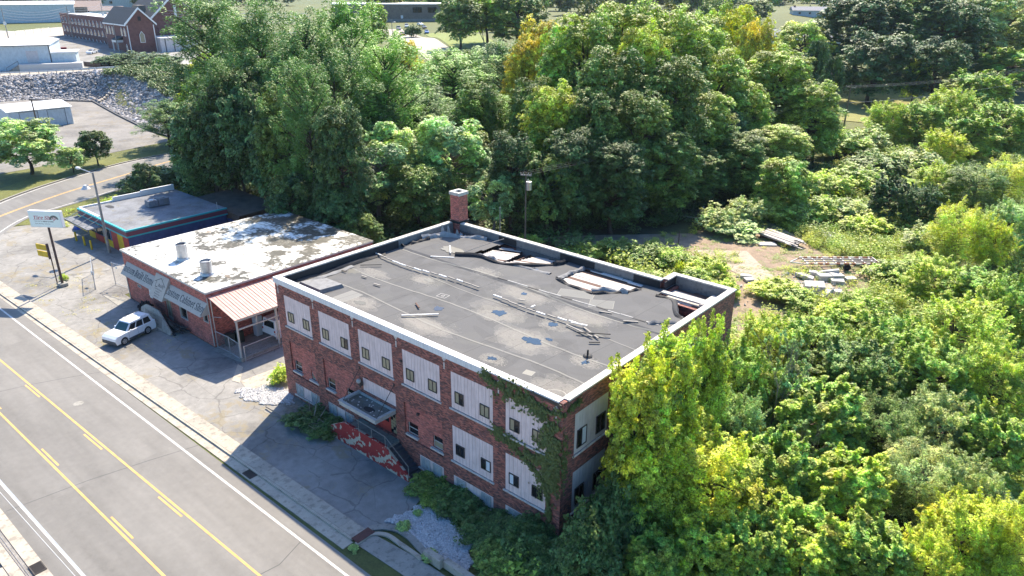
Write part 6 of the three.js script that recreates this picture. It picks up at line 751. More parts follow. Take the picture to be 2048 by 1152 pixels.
function pineTree(seed, o = {}) {
  const r = rng(seed), lv = new Leaves(seed), wood = [rod([0, -0.4, 0], [0.1, 9.5, 0], 0.2, 0.03, 7)], n = o.n ?? 60;
  for (let i = 0; i < n; i++) {
    const t = (i + r()) / n, y = L(o.y0 ?? 2.4, 9.3, t), a = i * 2.4 + r() * 1.3, len = 3.0 * Math.pow(Math.sin(PI * (0.24 + 0.72 * t)), 0.8) * (0.55 + 0.6 * r()), tip = V(Math.cos(a) * len, y + len * (0.2 + 0.55 * t + 0.3 * r()), Math.sin(a) * len);
    wood.push(rod([0.01 * y, y - 0.1, 0], tip, 0.055, 0.015, 5));
    const m = 1 + Math.round(len * 1.25); for (let j = 0; j < m; j++) { const q = L(0.45, 1.04, m > 1 ? j / (m - 1) : 1), cx = tip.x * q + (r() - 0.5) * 0.9, cy = L(y, tip.y, q) + 0.1 + (r() - 0.5) * 1.1, cz = tip.z * q + (r() - 0.5) * 0.9, tint = 0.7 + 0.6 * r(); for (let k = 0; k < 110; k++) { let dx = r() - 0.5, dy = r() - 0.36, dz = r() - 0.5; const l = Math.hypot(dx, dy, dz) || 1; dx /= l; dy /= l; dz /= l; const s = 0.1 + 0.36 * Math.sqrt(r()); lv.add(cx + dx * s, cy + dy * s, cz + dz * s, (r() - 0.5) + dx * 0.3, (r() - 0.5) * 0.6 + 0.7, (r() - 0.5) + dz * 0.3, 0.1 * (0.7 + 0.6 * r()), 0.03, tint * (0.7 + 0.6 * r()), 0.15 * (r() - 0.5)); } }
  }
  return [lv.geo(), join(wood)];
}
function bush(seed, o = {}) { // 3 m wide, 3 m tall
  const r = rng(seed), lv = new Leaves(seed), wood = [], n = o.blobs ?? 13; for (let i = 0; i < n; i++) { const a = i * 2.4 + r(), q = Math.sqrt((i + 0.4) / n) * 1.2, y = 0.5 + (1.9 - 0.85 * q) * (0.45 + 0.6 * r()), c = V(Math.cos(a) * q, y, Math.sin(a) * q); wood.push(rod([c.x * 0.2, -0.2, c.z * 0.2], c, 0.03, 0.01, 4)); lv.ball(c.x, c.y, c.z, 0.5 + 0.3 * r(), Math.round((o.leaves ?? 5200) / n), o.len ?? 0.105, o.wid ?? 0.062, 0.8 + 0.45 * r(), { hue: 0.2 * (r() - 0.5), flat: 0.95 }); const h = 0.6 + 0.7 * r(), tt = 0.8 + 0.6 * r(); for (let k = 0; k < 7; k++) lv.spray(c.x + 0.25 * (r() - 0.5) + c.x * 0.12 * k / 7, c.y + 0.3 + h * k / 7, c.z + 0.25 * (r() - 0.5), (r() - 0.5) * 1.4, 0.6, (r() - 0.5) * 1.4, 0.24 * (1.1 - 0.6 * k / 7), 12, o.len ?? 0.1, o.wid ?? 0.06, tt, 0.1 * (r() - 0.4)); } return [lv.geo(), join(wood)];
}
function bare(seed, depth = 6) { // leafless young tree
  const r = rng(seed), wood = [], lv = new Leaves(seed), go = (p, d, len, rad, k) => { const q = p.clone().addScaledVector(d, len); wood.push(rod(p, q, rad, rad * 0.68, k > 3 ? 6 : 4)); if (k === 0) { if (r() < 0.25) lv.ball(q.x, q.y, q.z, 0.25, 5, 0.1, 0.06, 1); return; } const m = k > 3 ? 2 : 2 + (r() < 0.5 ? 1 : 0); for (let i = 0; i < m; i++) go(q, d.clone().add(V(r() - 0.5, 0.25 * r(), r() - 0.5).multiplyScalar(1.15)).normalize(), len * (0.7 + 0.2 * r()), rad * 0.66, k - 1); }; go(V(0, -0.3, 0), V(0.1, 1, 0.05).normalize(), 2.3, 0.11, depth); return [lv.geo(), join(wood)];
}
const KIND = {};
const variants = { tall: [1, 2, 3].map((s) => broad(s * 23, { leaves: 34000, blobs: 70, len: 0.085, wid: 0.048, y0: 1.2, R: 2.2, puff: 0.95, per: 22, shoots: 46, even: true })), oakTall: [1, 2, 3].map((s) => broad(s * 29, { leaves: 60000, blobs: 110, len: 0.068, wid: 0.04, y0: 0.5, R: 2.5, puff: 0.95, even: true, per: 28 })), near: [1, 2, 3, 4].map((s) => broad(s * 17, { leaves: 46000, blobs: 88, len: [0.07, 0.105, 0.13, 0.085][s - 1], wid: [0.034, 0.058, 0.075, 0.045][s - 1], y0: 0.3, puff: [0.85, 0.66, 0.6, 0.75][s - 1], per: 24, shoots: [30, 80, 50, 70][s - 1], even: s % 2 === 0 })), broad: [1, 2, 3].map((s) => broad(s * 31, { leaves: 30000, blobs: 40, y0: 1.2, len: 0.14, wid: 0.08, per: 26 })), airy: [1, 2].map((s) => broad(s * 47, { leaves: 24000, blobs: 34, puff: 0.8, bare: true, even: true, y0: 2.4, len: 0.12, wid: 0.07 })), oakBig: [1, 2, 3].map((s) => broad(s * 61, { leaves: 42000, blobs: 66, len: 0.11, wid: 0.062, puff: 0.8, y0: 0.8, even: true, per: 26 })), pine: [1, 2, 3].map((s) => pineTree(s * 71)), bush: [1, 2, 3, 4].map((s) => bush(s * 83, { leaves: 9000, len: 0.08, wid: 0.046 })), bare: [1, 2].map((s) => bare(s * 97)), bushBig: [1, 2].map((s) => bush(s * 87, { leaves: 18000, blobs: 24, len: 0.07, wid: 0.04 })) };
let count = 0;
function plant(form, leaf, name, label, category, p, hgt, rad, group, barkM = T.bark) {
  const v = variants[form], li = Object.keys(LM).indexOf(leaf), k = form === 'bush' || form === 'pine' ? count++ % v.length : (li + (count++ % 2)) % v.length, key = form + k + leaf, sh = form.startsWith('bush') ? [1.55, 2.75] : form === 'tall' ? [2.2, 10.2] : form === 'oakTall' ? [2.8, 10.2] : form === 'pine' ? [3, 10] : form === 'bare' ? [4, 9] : [4.25, 10.2];
  let o;
  if (KIND[key]) { o = KIND[key].clone(); o.name = numbered(name); scene.add(o); o.userData = {}; tag(o, label, category, group); }
  else { o = thing(name, label, category, [0, 0, 0], 0, group); part(o, form.startsWith('bush') ? 'stems' : 'trunk', v[k][1], barkM); part(o, form.startsWith('bush') ? 'foliage' : 'crown', v[k][0], LM[leaf]); KIND[key] = o; }
  o.position.set(p.x, p.y - 0.1, p.z); o.rotation.y = (count * 2.399) % 6.283; o.scale.set(rad / sh[0], hgt / sh[1], rad / sh[0]);
  return o;
}
// seen from the photograph: u, v of the top, height, half width in pixels
function grow(form, leaf, name, label, u, v, hgt, hw, group, barkM) {
  let p = spot(u, v, hgt);
  if (p.x < 29 && p.x > -1 && p.z < 0.8 && p.z > -21.2 && u > 1150) { const d = V((u - 1024) / 1471.15, -(v - 576) / 1471.15, -1).applyQuaternion(camera.quaternion), t = (29.3 - camera.position.x) / d.x, q = camera.position.clone().addScaledVector(d, t); p = { x: q.x, z: q.z, y: 0, d: t }; hgt = q.y; } return plant(form, leaf, name, label, name.includes('shrub') ? 'shrub' : 'tree', p, hgt, (1.1 * hw * p.d) / 1471, group, barkM); }
const G = grow;
function growAway(form, leaf, name, label, u, v, d, hw) { const q = camera.position.clone().addScaledVector(V((u - 1024) / 1471.15, -(v - 576) / 1471.15, -1).applyQuaternion(camera.quaternion), d), y = ground(q.x, q.z); return plant(form, leaf, name, label, 'tree', { x: q.x, y, z: q.z }, q.y - y, (1.15 * hw * d) / 1471); }
const F = growAway;
// --- the wood behind the shops
F('pine', 'pine', 'pine_tree', 'tall dark pine at the left edge of the wood, right of the church', 412, 0, 124, 96); F('pine', 'pine', 'pine_tree', 'second pine from the left, its top cut by the frame', 512, 15, 106, 84); F('pine', 'pineL', 'pine_tree', 'broad bright pine left of the gap with the tan building', 688, 8, 108, 88); F('pine', 'pineL', 'pine_tree', 'pine with rounded bright clumps below the broad bright pine', 768, 92, 104, 80); F('pine', 'pine', 'pine_tree', 'pine in the middle of the left wood', 605, 42, 101, 84); G('pine', 'pine', 'pine_tree', 'pine with a bare lower trunk behind the olive trees', 800, 158, 15.5, 81);
G('pine', 'pineL', 'pine_tree', 'pine standing just below the pale side street', 905, 108, 18, 95); G('pine', 'pine', 'pine_tree', 'narrow dark pine right of the pale side street', 1008, 92, 19, 63); F('pine', 'pine', 'pine_tree', 'pine filling the middle of the wood between taller pines', 660, 105, 97, 74); F('pine', 'pine', 'pine_tree', 'low dark pine above the cabinet shop', 556, 105, 99, 72); G('pine', 'pine', 'pine_tree', 'small pine low on the bank beside the rock slope', 325, 205, 8.5, 51); G('pine', 'pine', 'pine_tree', 'pine behind the two olive trees', 850, 190, 14, 67); G('pine', 'pineL', 'pine_tree', 'pine right of the olive trees above the chimney', 965, 190, 14.5, 63); F('pine', 'pine', 'pine_tree', 'slim pine behind the yellow green maple', 470, 50, 118, 64);
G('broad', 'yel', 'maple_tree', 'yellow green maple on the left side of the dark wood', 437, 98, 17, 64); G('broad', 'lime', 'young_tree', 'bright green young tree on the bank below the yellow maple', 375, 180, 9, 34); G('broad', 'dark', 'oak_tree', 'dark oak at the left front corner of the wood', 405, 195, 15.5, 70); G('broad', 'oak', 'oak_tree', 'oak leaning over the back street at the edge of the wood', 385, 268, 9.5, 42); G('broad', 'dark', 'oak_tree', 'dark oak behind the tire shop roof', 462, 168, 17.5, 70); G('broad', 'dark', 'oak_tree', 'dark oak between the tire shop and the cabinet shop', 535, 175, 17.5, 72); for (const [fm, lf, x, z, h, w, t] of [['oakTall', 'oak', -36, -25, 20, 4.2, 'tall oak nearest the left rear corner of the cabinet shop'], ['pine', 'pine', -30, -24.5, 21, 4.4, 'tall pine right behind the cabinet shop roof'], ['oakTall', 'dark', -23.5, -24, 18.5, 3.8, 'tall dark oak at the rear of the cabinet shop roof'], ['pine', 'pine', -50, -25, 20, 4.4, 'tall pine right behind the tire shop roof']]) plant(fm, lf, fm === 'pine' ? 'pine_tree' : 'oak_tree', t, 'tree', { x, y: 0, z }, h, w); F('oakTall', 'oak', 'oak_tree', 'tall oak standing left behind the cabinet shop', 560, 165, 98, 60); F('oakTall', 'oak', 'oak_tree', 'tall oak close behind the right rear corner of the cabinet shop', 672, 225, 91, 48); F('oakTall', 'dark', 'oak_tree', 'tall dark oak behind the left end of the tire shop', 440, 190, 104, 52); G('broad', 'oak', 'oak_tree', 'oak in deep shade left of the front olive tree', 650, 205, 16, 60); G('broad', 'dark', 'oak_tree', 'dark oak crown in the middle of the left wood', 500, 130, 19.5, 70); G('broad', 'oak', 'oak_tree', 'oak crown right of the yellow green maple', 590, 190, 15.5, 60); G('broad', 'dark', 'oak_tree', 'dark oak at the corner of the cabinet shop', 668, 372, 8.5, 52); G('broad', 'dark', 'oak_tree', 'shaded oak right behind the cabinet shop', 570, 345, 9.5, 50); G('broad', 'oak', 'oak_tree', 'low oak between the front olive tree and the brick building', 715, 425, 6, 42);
G('airy', 'olive', 'locust_tree', 'pale olive tree with a visible trunk in front of the wood', 748, 247, 13.5, 94, null, T.barkPale); G('airy', 'olive', 'locust_tree', 'second pale olive tree, right of the first', 905, 226, 14, 92, null, T.barkPale); G('airy', 'olive', 'locust_tree', 'small olive tree right of the brick chimney', 985, 345, 8.5, 56); G('airy', 'oak', 'locust_tree', 'thin tree behind the chimney in the shade', 870, 320, 9, 60); G('broad', 'oak', 'oak_tree', 'oak filling the shade left of the chimney', 835, 330, 9, 60);
F('oakTall', 'lime', 'maple_tree', 'yellow green maple in the middle of the wood above the transformer pole', 1110, 150, 96, 62); F('oakTall', 'gold', 'maple_tree', 'golden yellow maple left of the big central oaks', 1085, 18, 125, 56); F('oakTall', 'gold', 'maple_tree', 'second golden maple, lower left of the first', 1048, 62, 122, 42); G('broad', 'gold', 'sapling', 'small golden sapling at the edge of the pale side street', 812, 80, 15, 26); G('broad', 'gold', 'sapling', 'golden sapling below the side street, right of the first', 838, 118, 13, 24);
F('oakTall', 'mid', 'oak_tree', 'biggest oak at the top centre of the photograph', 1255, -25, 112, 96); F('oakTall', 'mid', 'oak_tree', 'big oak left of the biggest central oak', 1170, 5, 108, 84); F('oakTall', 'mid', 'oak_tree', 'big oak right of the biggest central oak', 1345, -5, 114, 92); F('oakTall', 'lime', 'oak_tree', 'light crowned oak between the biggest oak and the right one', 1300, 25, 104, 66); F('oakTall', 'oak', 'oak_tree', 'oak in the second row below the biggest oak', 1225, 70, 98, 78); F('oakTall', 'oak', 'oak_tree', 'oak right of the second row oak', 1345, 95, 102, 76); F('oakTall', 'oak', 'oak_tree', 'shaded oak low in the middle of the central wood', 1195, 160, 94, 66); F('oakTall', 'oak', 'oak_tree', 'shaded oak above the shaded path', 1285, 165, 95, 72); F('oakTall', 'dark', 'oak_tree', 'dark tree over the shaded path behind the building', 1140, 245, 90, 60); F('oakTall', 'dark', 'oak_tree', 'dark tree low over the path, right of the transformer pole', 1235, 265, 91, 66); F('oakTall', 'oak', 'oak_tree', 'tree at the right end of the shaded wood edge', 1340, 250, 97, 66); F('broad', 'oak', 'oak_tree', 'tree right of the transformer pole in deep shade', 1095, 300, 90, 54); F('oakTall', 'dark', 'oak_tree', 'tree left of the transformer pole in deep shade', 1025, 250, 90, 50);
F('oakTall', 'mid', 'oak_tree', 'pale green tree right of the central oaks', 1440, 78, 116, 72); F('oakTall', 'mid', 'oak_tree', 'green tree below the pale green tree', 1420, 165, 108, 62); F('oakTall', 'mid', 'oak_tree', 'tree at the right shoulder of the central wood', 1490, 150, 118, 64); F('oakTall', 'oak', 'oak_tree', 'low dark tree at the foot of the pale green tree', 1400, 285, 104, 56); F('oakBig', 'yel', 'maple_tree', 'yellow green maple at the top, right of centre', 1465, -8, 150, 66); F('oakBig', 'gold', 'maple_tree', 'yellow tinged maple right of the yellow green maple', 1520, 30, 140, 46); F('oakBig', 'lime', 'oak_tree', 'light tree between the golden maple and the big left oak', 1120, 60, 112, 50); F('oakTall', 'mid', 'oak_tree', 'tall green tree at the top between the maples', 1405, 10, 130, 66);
F('oakTall', 'oak', 'oak_tree', 'tall shaded oak left of the yellow green maple over the pole', 1060, 140, 104, 52); F('oakTall', 'oak', 'oak_tree', 'tall oak behind the second olive tree', 960, 150, 108, 54); F('oakTall', 'dark', 'oak_tree', 'tall dark oak behind the first olive tree', 735, 170, 104, 62);
F('oakTall', 'mid', 'oak_tree', 'bright green tree left of the vine covered trunks', 1572, 82, 128, 76); G('oakBig', 'lime', 'oak_tree', 'light green tree below the half hidden house', 1610, 40, 17, 62); F('oakTall', 'mid', 'oak_tree', 'round tree left of the dark utility pole', 1630, 152, 124, 60); G('broad', 'mid', 'oak_tree', 'low tree at the left foot of the dark utility pole', 1640, 225, 9, 48); F('oakTall', 'mid', 'oak_tree', 'light tree right of the central wood above the clearing', 1562, 240, 112, 62); F('oakTall', 'oak', 'oak_tree', 'tree in front of the light tree above the clearing', 1490, 255, 106, 54); G('broad', 'mid', 'oak_tree', 'tree at the back corner of the clearing', 1575, 318, 8, 54); G('broad', 'dark', 'vine_covered_tree', 'dark narrow trunk wrapped in vines, left of the two', 1640, 78, 18, 24); G('broad', 'dark', 'vine_covered_tree', 'dark narrow trunk wrapped in vines, right of the two', 1672, 104, 16, 22); G('broad', 'lime', 'vine_covered_pole', 'leaning pole wrapped in bright vines at the edge of the meadow', 1840, 118, 12, 26);
G('oakBig', 'dark', 'oak_tree', 'huge dark oak behind the meadow, left of the group', 1740, -20, 25, 100); G('oakBig', 'oak', 'oak_tree', 'huge oak behind the meadow in the middle of the group', 1830, -30, 26, 104); G('oakBig', 'dark', 'oak_tree', 'huge dark oak behind the meadow at the right of the group', 1905, -10, 25, 84); G('oakBig', 'dark', 'oak_tree', 'dark tree in the shade below the huge oaks', 1765, 60, 19, 80); G('oakBig', 'dark', 'oak_tree', 'dark tree at the right end of the shaded meadow', 1885, 70, 18, 62); G('oakBig', 'pale', 'oak_tree', 'tall pale grey green oak at the top right corner', 2005, -20, 24, 84); G('oakBig', 'oak', 'oak_tree', 'dark oak top at the upper edge left of the corner oak', 1960, -36, 24, 60); G('oakBig', 'oak', 'oak_tree', 'dark round tree by the houses at the top', 1508, -6, 13, 38);
G('broad', 'oak', 'oak_tree', 'shade tree on the bright lawn by the tan building', 918, -8, 17, 46); G('broad', 'lime', 'maple_tree', 'light green tree right of the lawn shade tree', 975, -30, 20, 60); G('bare', 'pale', 'bare_tree', 'grey half dead tree right of the bright lawn', 970, 20, 13, 50, null, T.barkPale); G('oakBig', 'oak', 'oak_tree', 'tree at the top between the light green tree and the golden maple', 1035, -20, 20, 62); G('bush', 'dark', 'round_shrub', 'round dark shrub on the lawn by the parked cars', 826, 50, 5, 16); G('broad', 'mid', 'oak_tree', 'yellowish tree left of the tan building', 742, 4, 16, 28);
G('broad', 'olive', 'roadside_tree', 'round grey green tree on the verge of the back street', 35, 240, 9, 70); G('broad', 'olive', 'roadside_tree', 'small grey green tree between the round tree and the dark magnolia', 135, 293, 4.5, 26); G('broad', 'dark', 'magnolia_tree', 'small dark conical magnolia on the grass verge', 181, 258, 6.4, 30); G('airy', 'dark', 'sapling', 'thin dark sapling leaning over the back street', 285, 326, 5.5, 30);
for (const [u, v, h, w, t] of [[226, 110, 3.2, 34, 'left end of the clipped hedge on top of the rock bank'], [266, 106, 3.4, 40, 'middle of the clipped hedge on top of the rock bank'], [312, 108, 3.4, 42, 'right end of the hedge where it meets the wood']]) G('bushBig', 'dark', 'hedge_shrub', t, u, v, h, w);
for (const [u, v, h, w, t] of [[300, 330, 2.8, 36, 'dark shrub at the street edge behind the tire shop'], [335, 335, 3.2, 40, 'dark shrub right of the first behind the tire shop'], [270, 352, 2.4, 34, 'low dark shrub over the tire shop parapet'], [212, 398, 1.6, 14, 'small weed clump at the foot of the street light'], [372, 325, 3.4, 40, 'shrub under the oaks behind the tire shop']]) G('bush', t.startsWith('small') ? 'lime' : 'dark', 'roadside_shrub', t, u, v, h, w);
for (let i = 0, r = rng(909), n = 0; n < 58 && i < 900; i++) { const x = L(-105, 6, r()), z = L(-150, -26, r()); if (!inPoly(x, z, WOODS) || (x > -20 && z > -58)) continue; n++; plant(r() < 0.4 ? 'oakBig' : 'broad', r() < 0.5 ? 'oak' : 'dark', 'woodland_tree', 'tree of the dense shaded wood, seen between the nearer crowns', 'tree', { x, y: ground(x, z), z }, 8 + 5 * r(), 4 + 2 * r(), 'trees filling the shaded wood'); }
{ const g = variants.bush[0][0], far = (name, label, leaf, n, ok, bxx, seed, s0, s1) => { const r = rng(seed), ms = [], cs = []; let k = 0; while (ms.length < n && k++ < n * 20) { const x = L(bxx[0], bxx[1], r()), z = L(bxx[2], bxx[3], r()); if (!ok(x, z)) continue; const s = L(s0, s1, r()); ms.push(M4(x, ground(x, z) - 0.5, z, [s, s * (0.9 + 0.5 * r()), s], r() * 6)); const t = 0.6 + 0.8 * r(); cs.push(rgb(t * (0.9 + 0.5 * r()), t, t * 0.8)); } stuff(name, label, g, LM[leaf], ms, cs); };
  const ang = (x, z) => Math.atan2(-(x - 46), -(z - 27)) * 180 / PI;
  far('distant_wood', 'far trees at the top edge of the photograph beyond the houses', 'oak', 420, (x, z) => { const d = Math.hypot(x - 46, z - 27), a = ang(x, z); return d > 300 && d < 1000 && a < 52 && a > 2 && !(a < 24 && a > 16 && d < 620) && !(a > 44 && a < 52 && d < 440) && fbm(x * 0.012, z * 0.012, 71) > 0.42; }, [-800, 60, -1000, -150], 411, 4, 6.5);
  far('distant_wood', 'far trees at the top of the town beyond the church', 'dark', 70, (x, z) => { const a = ang(x, z); return a > 56 && a < 78 && Math.hypot(x - 46, z - 27) > 560; }, [-1000, -300, -500, 0], 412, 4, 6); }
// --- thicket and clearing on the right
const T2 = [['bush', 'mid', 1690, 262, 5, 52, 'shrub right at the foot of the dark utility pole'], ['bush', 'pale', 1735, 250, 5.5, 48, 'grey green shrub below the sunny meadow'], ['near', 'lime', 1785, 205, 8, 46, 'light tree at the right edge of the sunny meadow'], ['near', 'mid', 1845, 205, 8, 52, 'tree below the vine wrapped pole'], ['near', 'lime', 1905, 178, 9.5, 54, 'lime green tree on the slope below the huge oaks'], ['near', 'mid', 1965, 142, 11, 66, 'bright tree high on the right slope'], ['near', 'mid', 2030, 96, 12.5, 70, 'bright tree at the right edge below the corner oak'], ['near', 'yel', 1900, 262, 6.5, 46, 'yellowish tree in the middle of the right thicket'], ['near', 'mid', 1955, 232, 8, 58, 'green tree above the yellowish tree of the thicket'], ['near', 'mid', 2025, 205, 9, 66, 'tree on the right edge of the thicket, second from the top'], ['bush', 'oak', 1760, 300, 4.6, 56, 'dark hollow shrub in the thicket right of the pole'], ['bush', 'pale', 1830, 300, 4.8, 58, 'pale shrub in the middle of the thicket'], ['near', 'lime', 1880, 330, 5.5, 50, 'light tree over the hollow in the thicket'], ['near', 'oak', 1960, 330, 6.5, 62, 'darker tree at the right of the hollow in the thicket'], ['near', 'yel', 2025, 318, 7, 50, 'yellowish tree on the right edge halfway down the thicket'], ['bush', 'mid', 1715, 330, 4, 52, 'shrub below the pole at the clearing edge'], ['bush', 'lime', 1660, 345, 4, 48, 'bright shrub at the back of the clearing'], ['bush', 'mid', 1615, 345, 4.2, 44, 'shrub left of the bright shrub at the back of the clearing'], ['near', 'dark', 1790, 358, 6, 46, 'dark tree in the hollow of the thicket'], ['near', 'dark', 1850, 372, 6, 42, 'second dark tree in the hollow of the thicket'], ['bush', 'mid', 1640, 392, 3.2, 46, 'green shrub behind the weathered timber stack'], ['bush', 'pale', 1700, 395, 3.2, 44, 'sumac like shrub right of the timber stack'], ['bush', 'lime', 1740, 430, 2.4, 42, 'lime shrub in the weeds behind the trailer'], ['bush', 'mid', 1580, 402, 3, 42, 'shrub at the left end of the timber stack'], ['bush', 'pale', 1495, 398, 3.6, 40, 'feathery shrub beside the path, right of the two'], ['bush', 'pale', 1440, 412, 3.4, 40, 'feathery shrub beside the path, left of the two'], ['bush', 'mid', 1535, 392, 3.4, 44, 'shrub between the feathery shrubs and the timber stack'], ['bush', 'olive', 1470, 440, 2, 50, 'low olive shrub at the bend of the path'], ['near', 'yel', 1932, 408, 7.5, 56, 'yellow green young tree standing clear at the right'], ['near', 'yel', 2000, 440, 6, 40, 'yellow green sapling right of the young yellow tree'], ['bush', 'pale', 1870, 450, 3.6, 46, 'grey shrub left of the young yellow tree'], ['bush', 'mid', 1800, 520, 2.6, 52, 'green shrub right of the trailer'], ['near', 'lime', 1880, 520, 4.6, 62, 'lime young tree below the grey shrub'], ['near', 'mid', 1975, 540, 5.4, 68, 'green tree at the right below the young yellow tree'], ['near', 'olive', 2035, 400, 7, 54, 'olive tree at the right edge level with the young yellow tree'], ['bush', 'lime', 1560, 562, 2, 48, 'grassy green shrub at the left of the concrete pile'], ['bush', 'mid', 1600, 580, 1.9, 40, 'grassy shrub directly below the concrete pile'], ['bush', 'lime', 1690, 600, 2.8, 50, 'bright shrub right below the concrete pile'], ['bush', 'mid', 1735, 590, 3.2, 52, 'bushy green shrub right of the concrete pile']];
for (const [f, l, u, v, h, w, t] of T2) G(f, l, f === 'bush' ? 'thicket_shrub' : 'young_tree', t, u, v, h, w);
for (const [l, u, v, h, w, t] of [['mid', 1175, 478, 2.8, 40, 'shrub behind the rear parapet below the path start'], ['oak', 1230, 470, 3.2, 48, 'dark shrub behind the middle of the rear parapet'], ['oak', 1290, 478, 3.2, 50, 'dark shrub left of the yellow sapling behind the parapet'], ['mid', 1345, 490, 3, 46, 'shrub by the thin stake behind the building'], ['lime', 1420, 510, 3, 52, 'bright shrub behind the projecting bay'], ['mid', 1390, 530, 2.6, 44, 'low shrub at the corner of the projecting bay'], ['pale', 1300, 532, 2.4, 40, 'silvery shrub against the rear parapet'], ['yel', 1362, 512, 3, 13, 'narrow yellow sapling behind the rear parapet'], ['mid', 1130, 488, 2.4, 34, 'shrub left of the dark shrubs behind the parapet'], ['lime', 1455, 552, 2.4, 36, 'grassy shrub right of the projecting bay'], ['mid', 1060, 460, 2.6, 34, 'shrub behind the parapet right of the chimney']]) G('bush', l, 'rear_shrub', t, u, v + 8, h * 0.8, w * 0.8);
// --- the green mass in front at the right
const T3 = [['tall', 'yel', 1288, 712, 9.6, 64, 'yellow green tree leaning over the roof edge of the brick building'], ['tall', 'lime', 1345, 660, 8.8, 62, 'second yellow green tree against the right wall, top at the coping'], ['tall', 'lime', 1425, 640, 8.2, 44, 'slender green tree by the rear right corner of the building'], ['near', 'lime', 1290, 800, 7, 66, 'lime tree below the tree over the roof edge'], ['near', 'lime', 1400, 750, 7.4, 70, 'lime tree in the middle of the right wall'], ['near', 'yel', 1420, 862, 7.4, 122, 'broad sunlit yellow green tree at the bottom centre right'], ['near', 'lime', 1300, 900, 6.6, 70, 'lime tree close to the front right corner of the building'], ['near', 'mid', 1490, 690, 7, 72, 'green tree right of the slender tree'], ['near', 'lime', 1545, 640, 6, 66, 'light green tree right of the rear corner, in front of the path'], ['near', 'mid', 1640, 640, 6, 78, 'green tree in front of the concrete pile'], ['near', 'oak', 1720, 690, 6.6, 96, 'dark rounded tree in the middle of the right thicket'], ['near', 'mid', 1800, 640, 6.6, 82, 'green tree below the trailer'], ['near', 'lime', 1930, 600, 7.4, 98, 'tall rounded lime tree at the right'], ['near', 'mid', 1880, 690, 6.6, 84, 'rounded tree beneath the tall rounded lime tree'], ['near', 'mid', 1655, 780, 6, 100, 'low spreading tree in front of the dark rounded tree'], ['near', 'oak', 1780, 800, 5.4, 78, 'tree in the shaded hollow of the right thicket'], ['near', 'lime', 2010, 690, 6.6, 76, 'tree at the right edge below the tall lime tree'], ['near', 'pale', 1900, 800, 5.4, 80, 'pale tree left of the shaded gap at the right'], ['near', 'mid', 2000, 830, 5.6, 74, 'tree with large pale leaves at the right edge'], ['near', 'lime', 1700, 920, 5.4, 96, 'lime tree in the lower right, left of the pale leaved tree'], ['near', 'pale', 1860, 900, 5.2, 86, 'pale leaved tree in the lower right'], ['near', 'pale', 1960, 930, 5.2, 70, 'pale leaved tree at the right edge near the bottom'], ['near', 'mid', 1560, 880, 5.8, 88, 'green tree right of the broad sunlit tree'], ['near', 'yel', 1960, 1000, 5.4, 86, 'bright yellow tree near the bottom right corner'], ['near', 'yel', 2050, 1010, 5.6, 70, 'bright yellow tree cut by the bottom right corner'], ['near', 'lime', 1620, 1030, 4.8, 90, 'lime tree at the bottom edge, right of centre'], ['near', 'mid', 1760, 1050, 4.8, 84, 'green tree at the bottom edge below the lime tree'], ['near', 'yel', 1860, 1080, 4.6, 64, 'yellowish young tree at the bottom edge left of the bright yellow tree'], ['near', 'mid', 1520, 1040, 4.6, 70, 'green tree at the bottom edge below the broad sunlit tree'], ['near', 'lime', 1420, 1040, 4.2, 72, 'lime shrub tree at the bottom edge left of the green tree'], ['near', 'mid', 1310, 1080, 3.2, 62, 'low tree at the bottom edge below the building corner'], ['near', 'olive', 1590, 740, 6, 60, 'olive tree among bare branches'], ['near', 'olive', 1480, 800, 6, 56, 'olive tree behind the broad sunlit tree'], ['near', 'mid', 2040, 560, 7.4, 60, 'green tree at the right edge above the tall lime tree']];
for (const [f, l, u, v, h, w, t] of T3) G(f, l, 'young_tree', t, u, v, h, w);
G('bare', 'olive', 'bare_tree', 'leafless grey young tree among the green at the right', 1570, 660, 9.5, 80, null, T.barkPale); G('bare', 'olive', 'bare_tree', 'thin dead tree leaning beside the right wall', 1345, 690, 9.5, 50, null, T.barkPale); G('bare', 'olive', 'bare_tree', 'bare dead tree low in the thicket right of the broad sunlit tree', 1650, 860, 5.5, 60, null, T.barkPale);
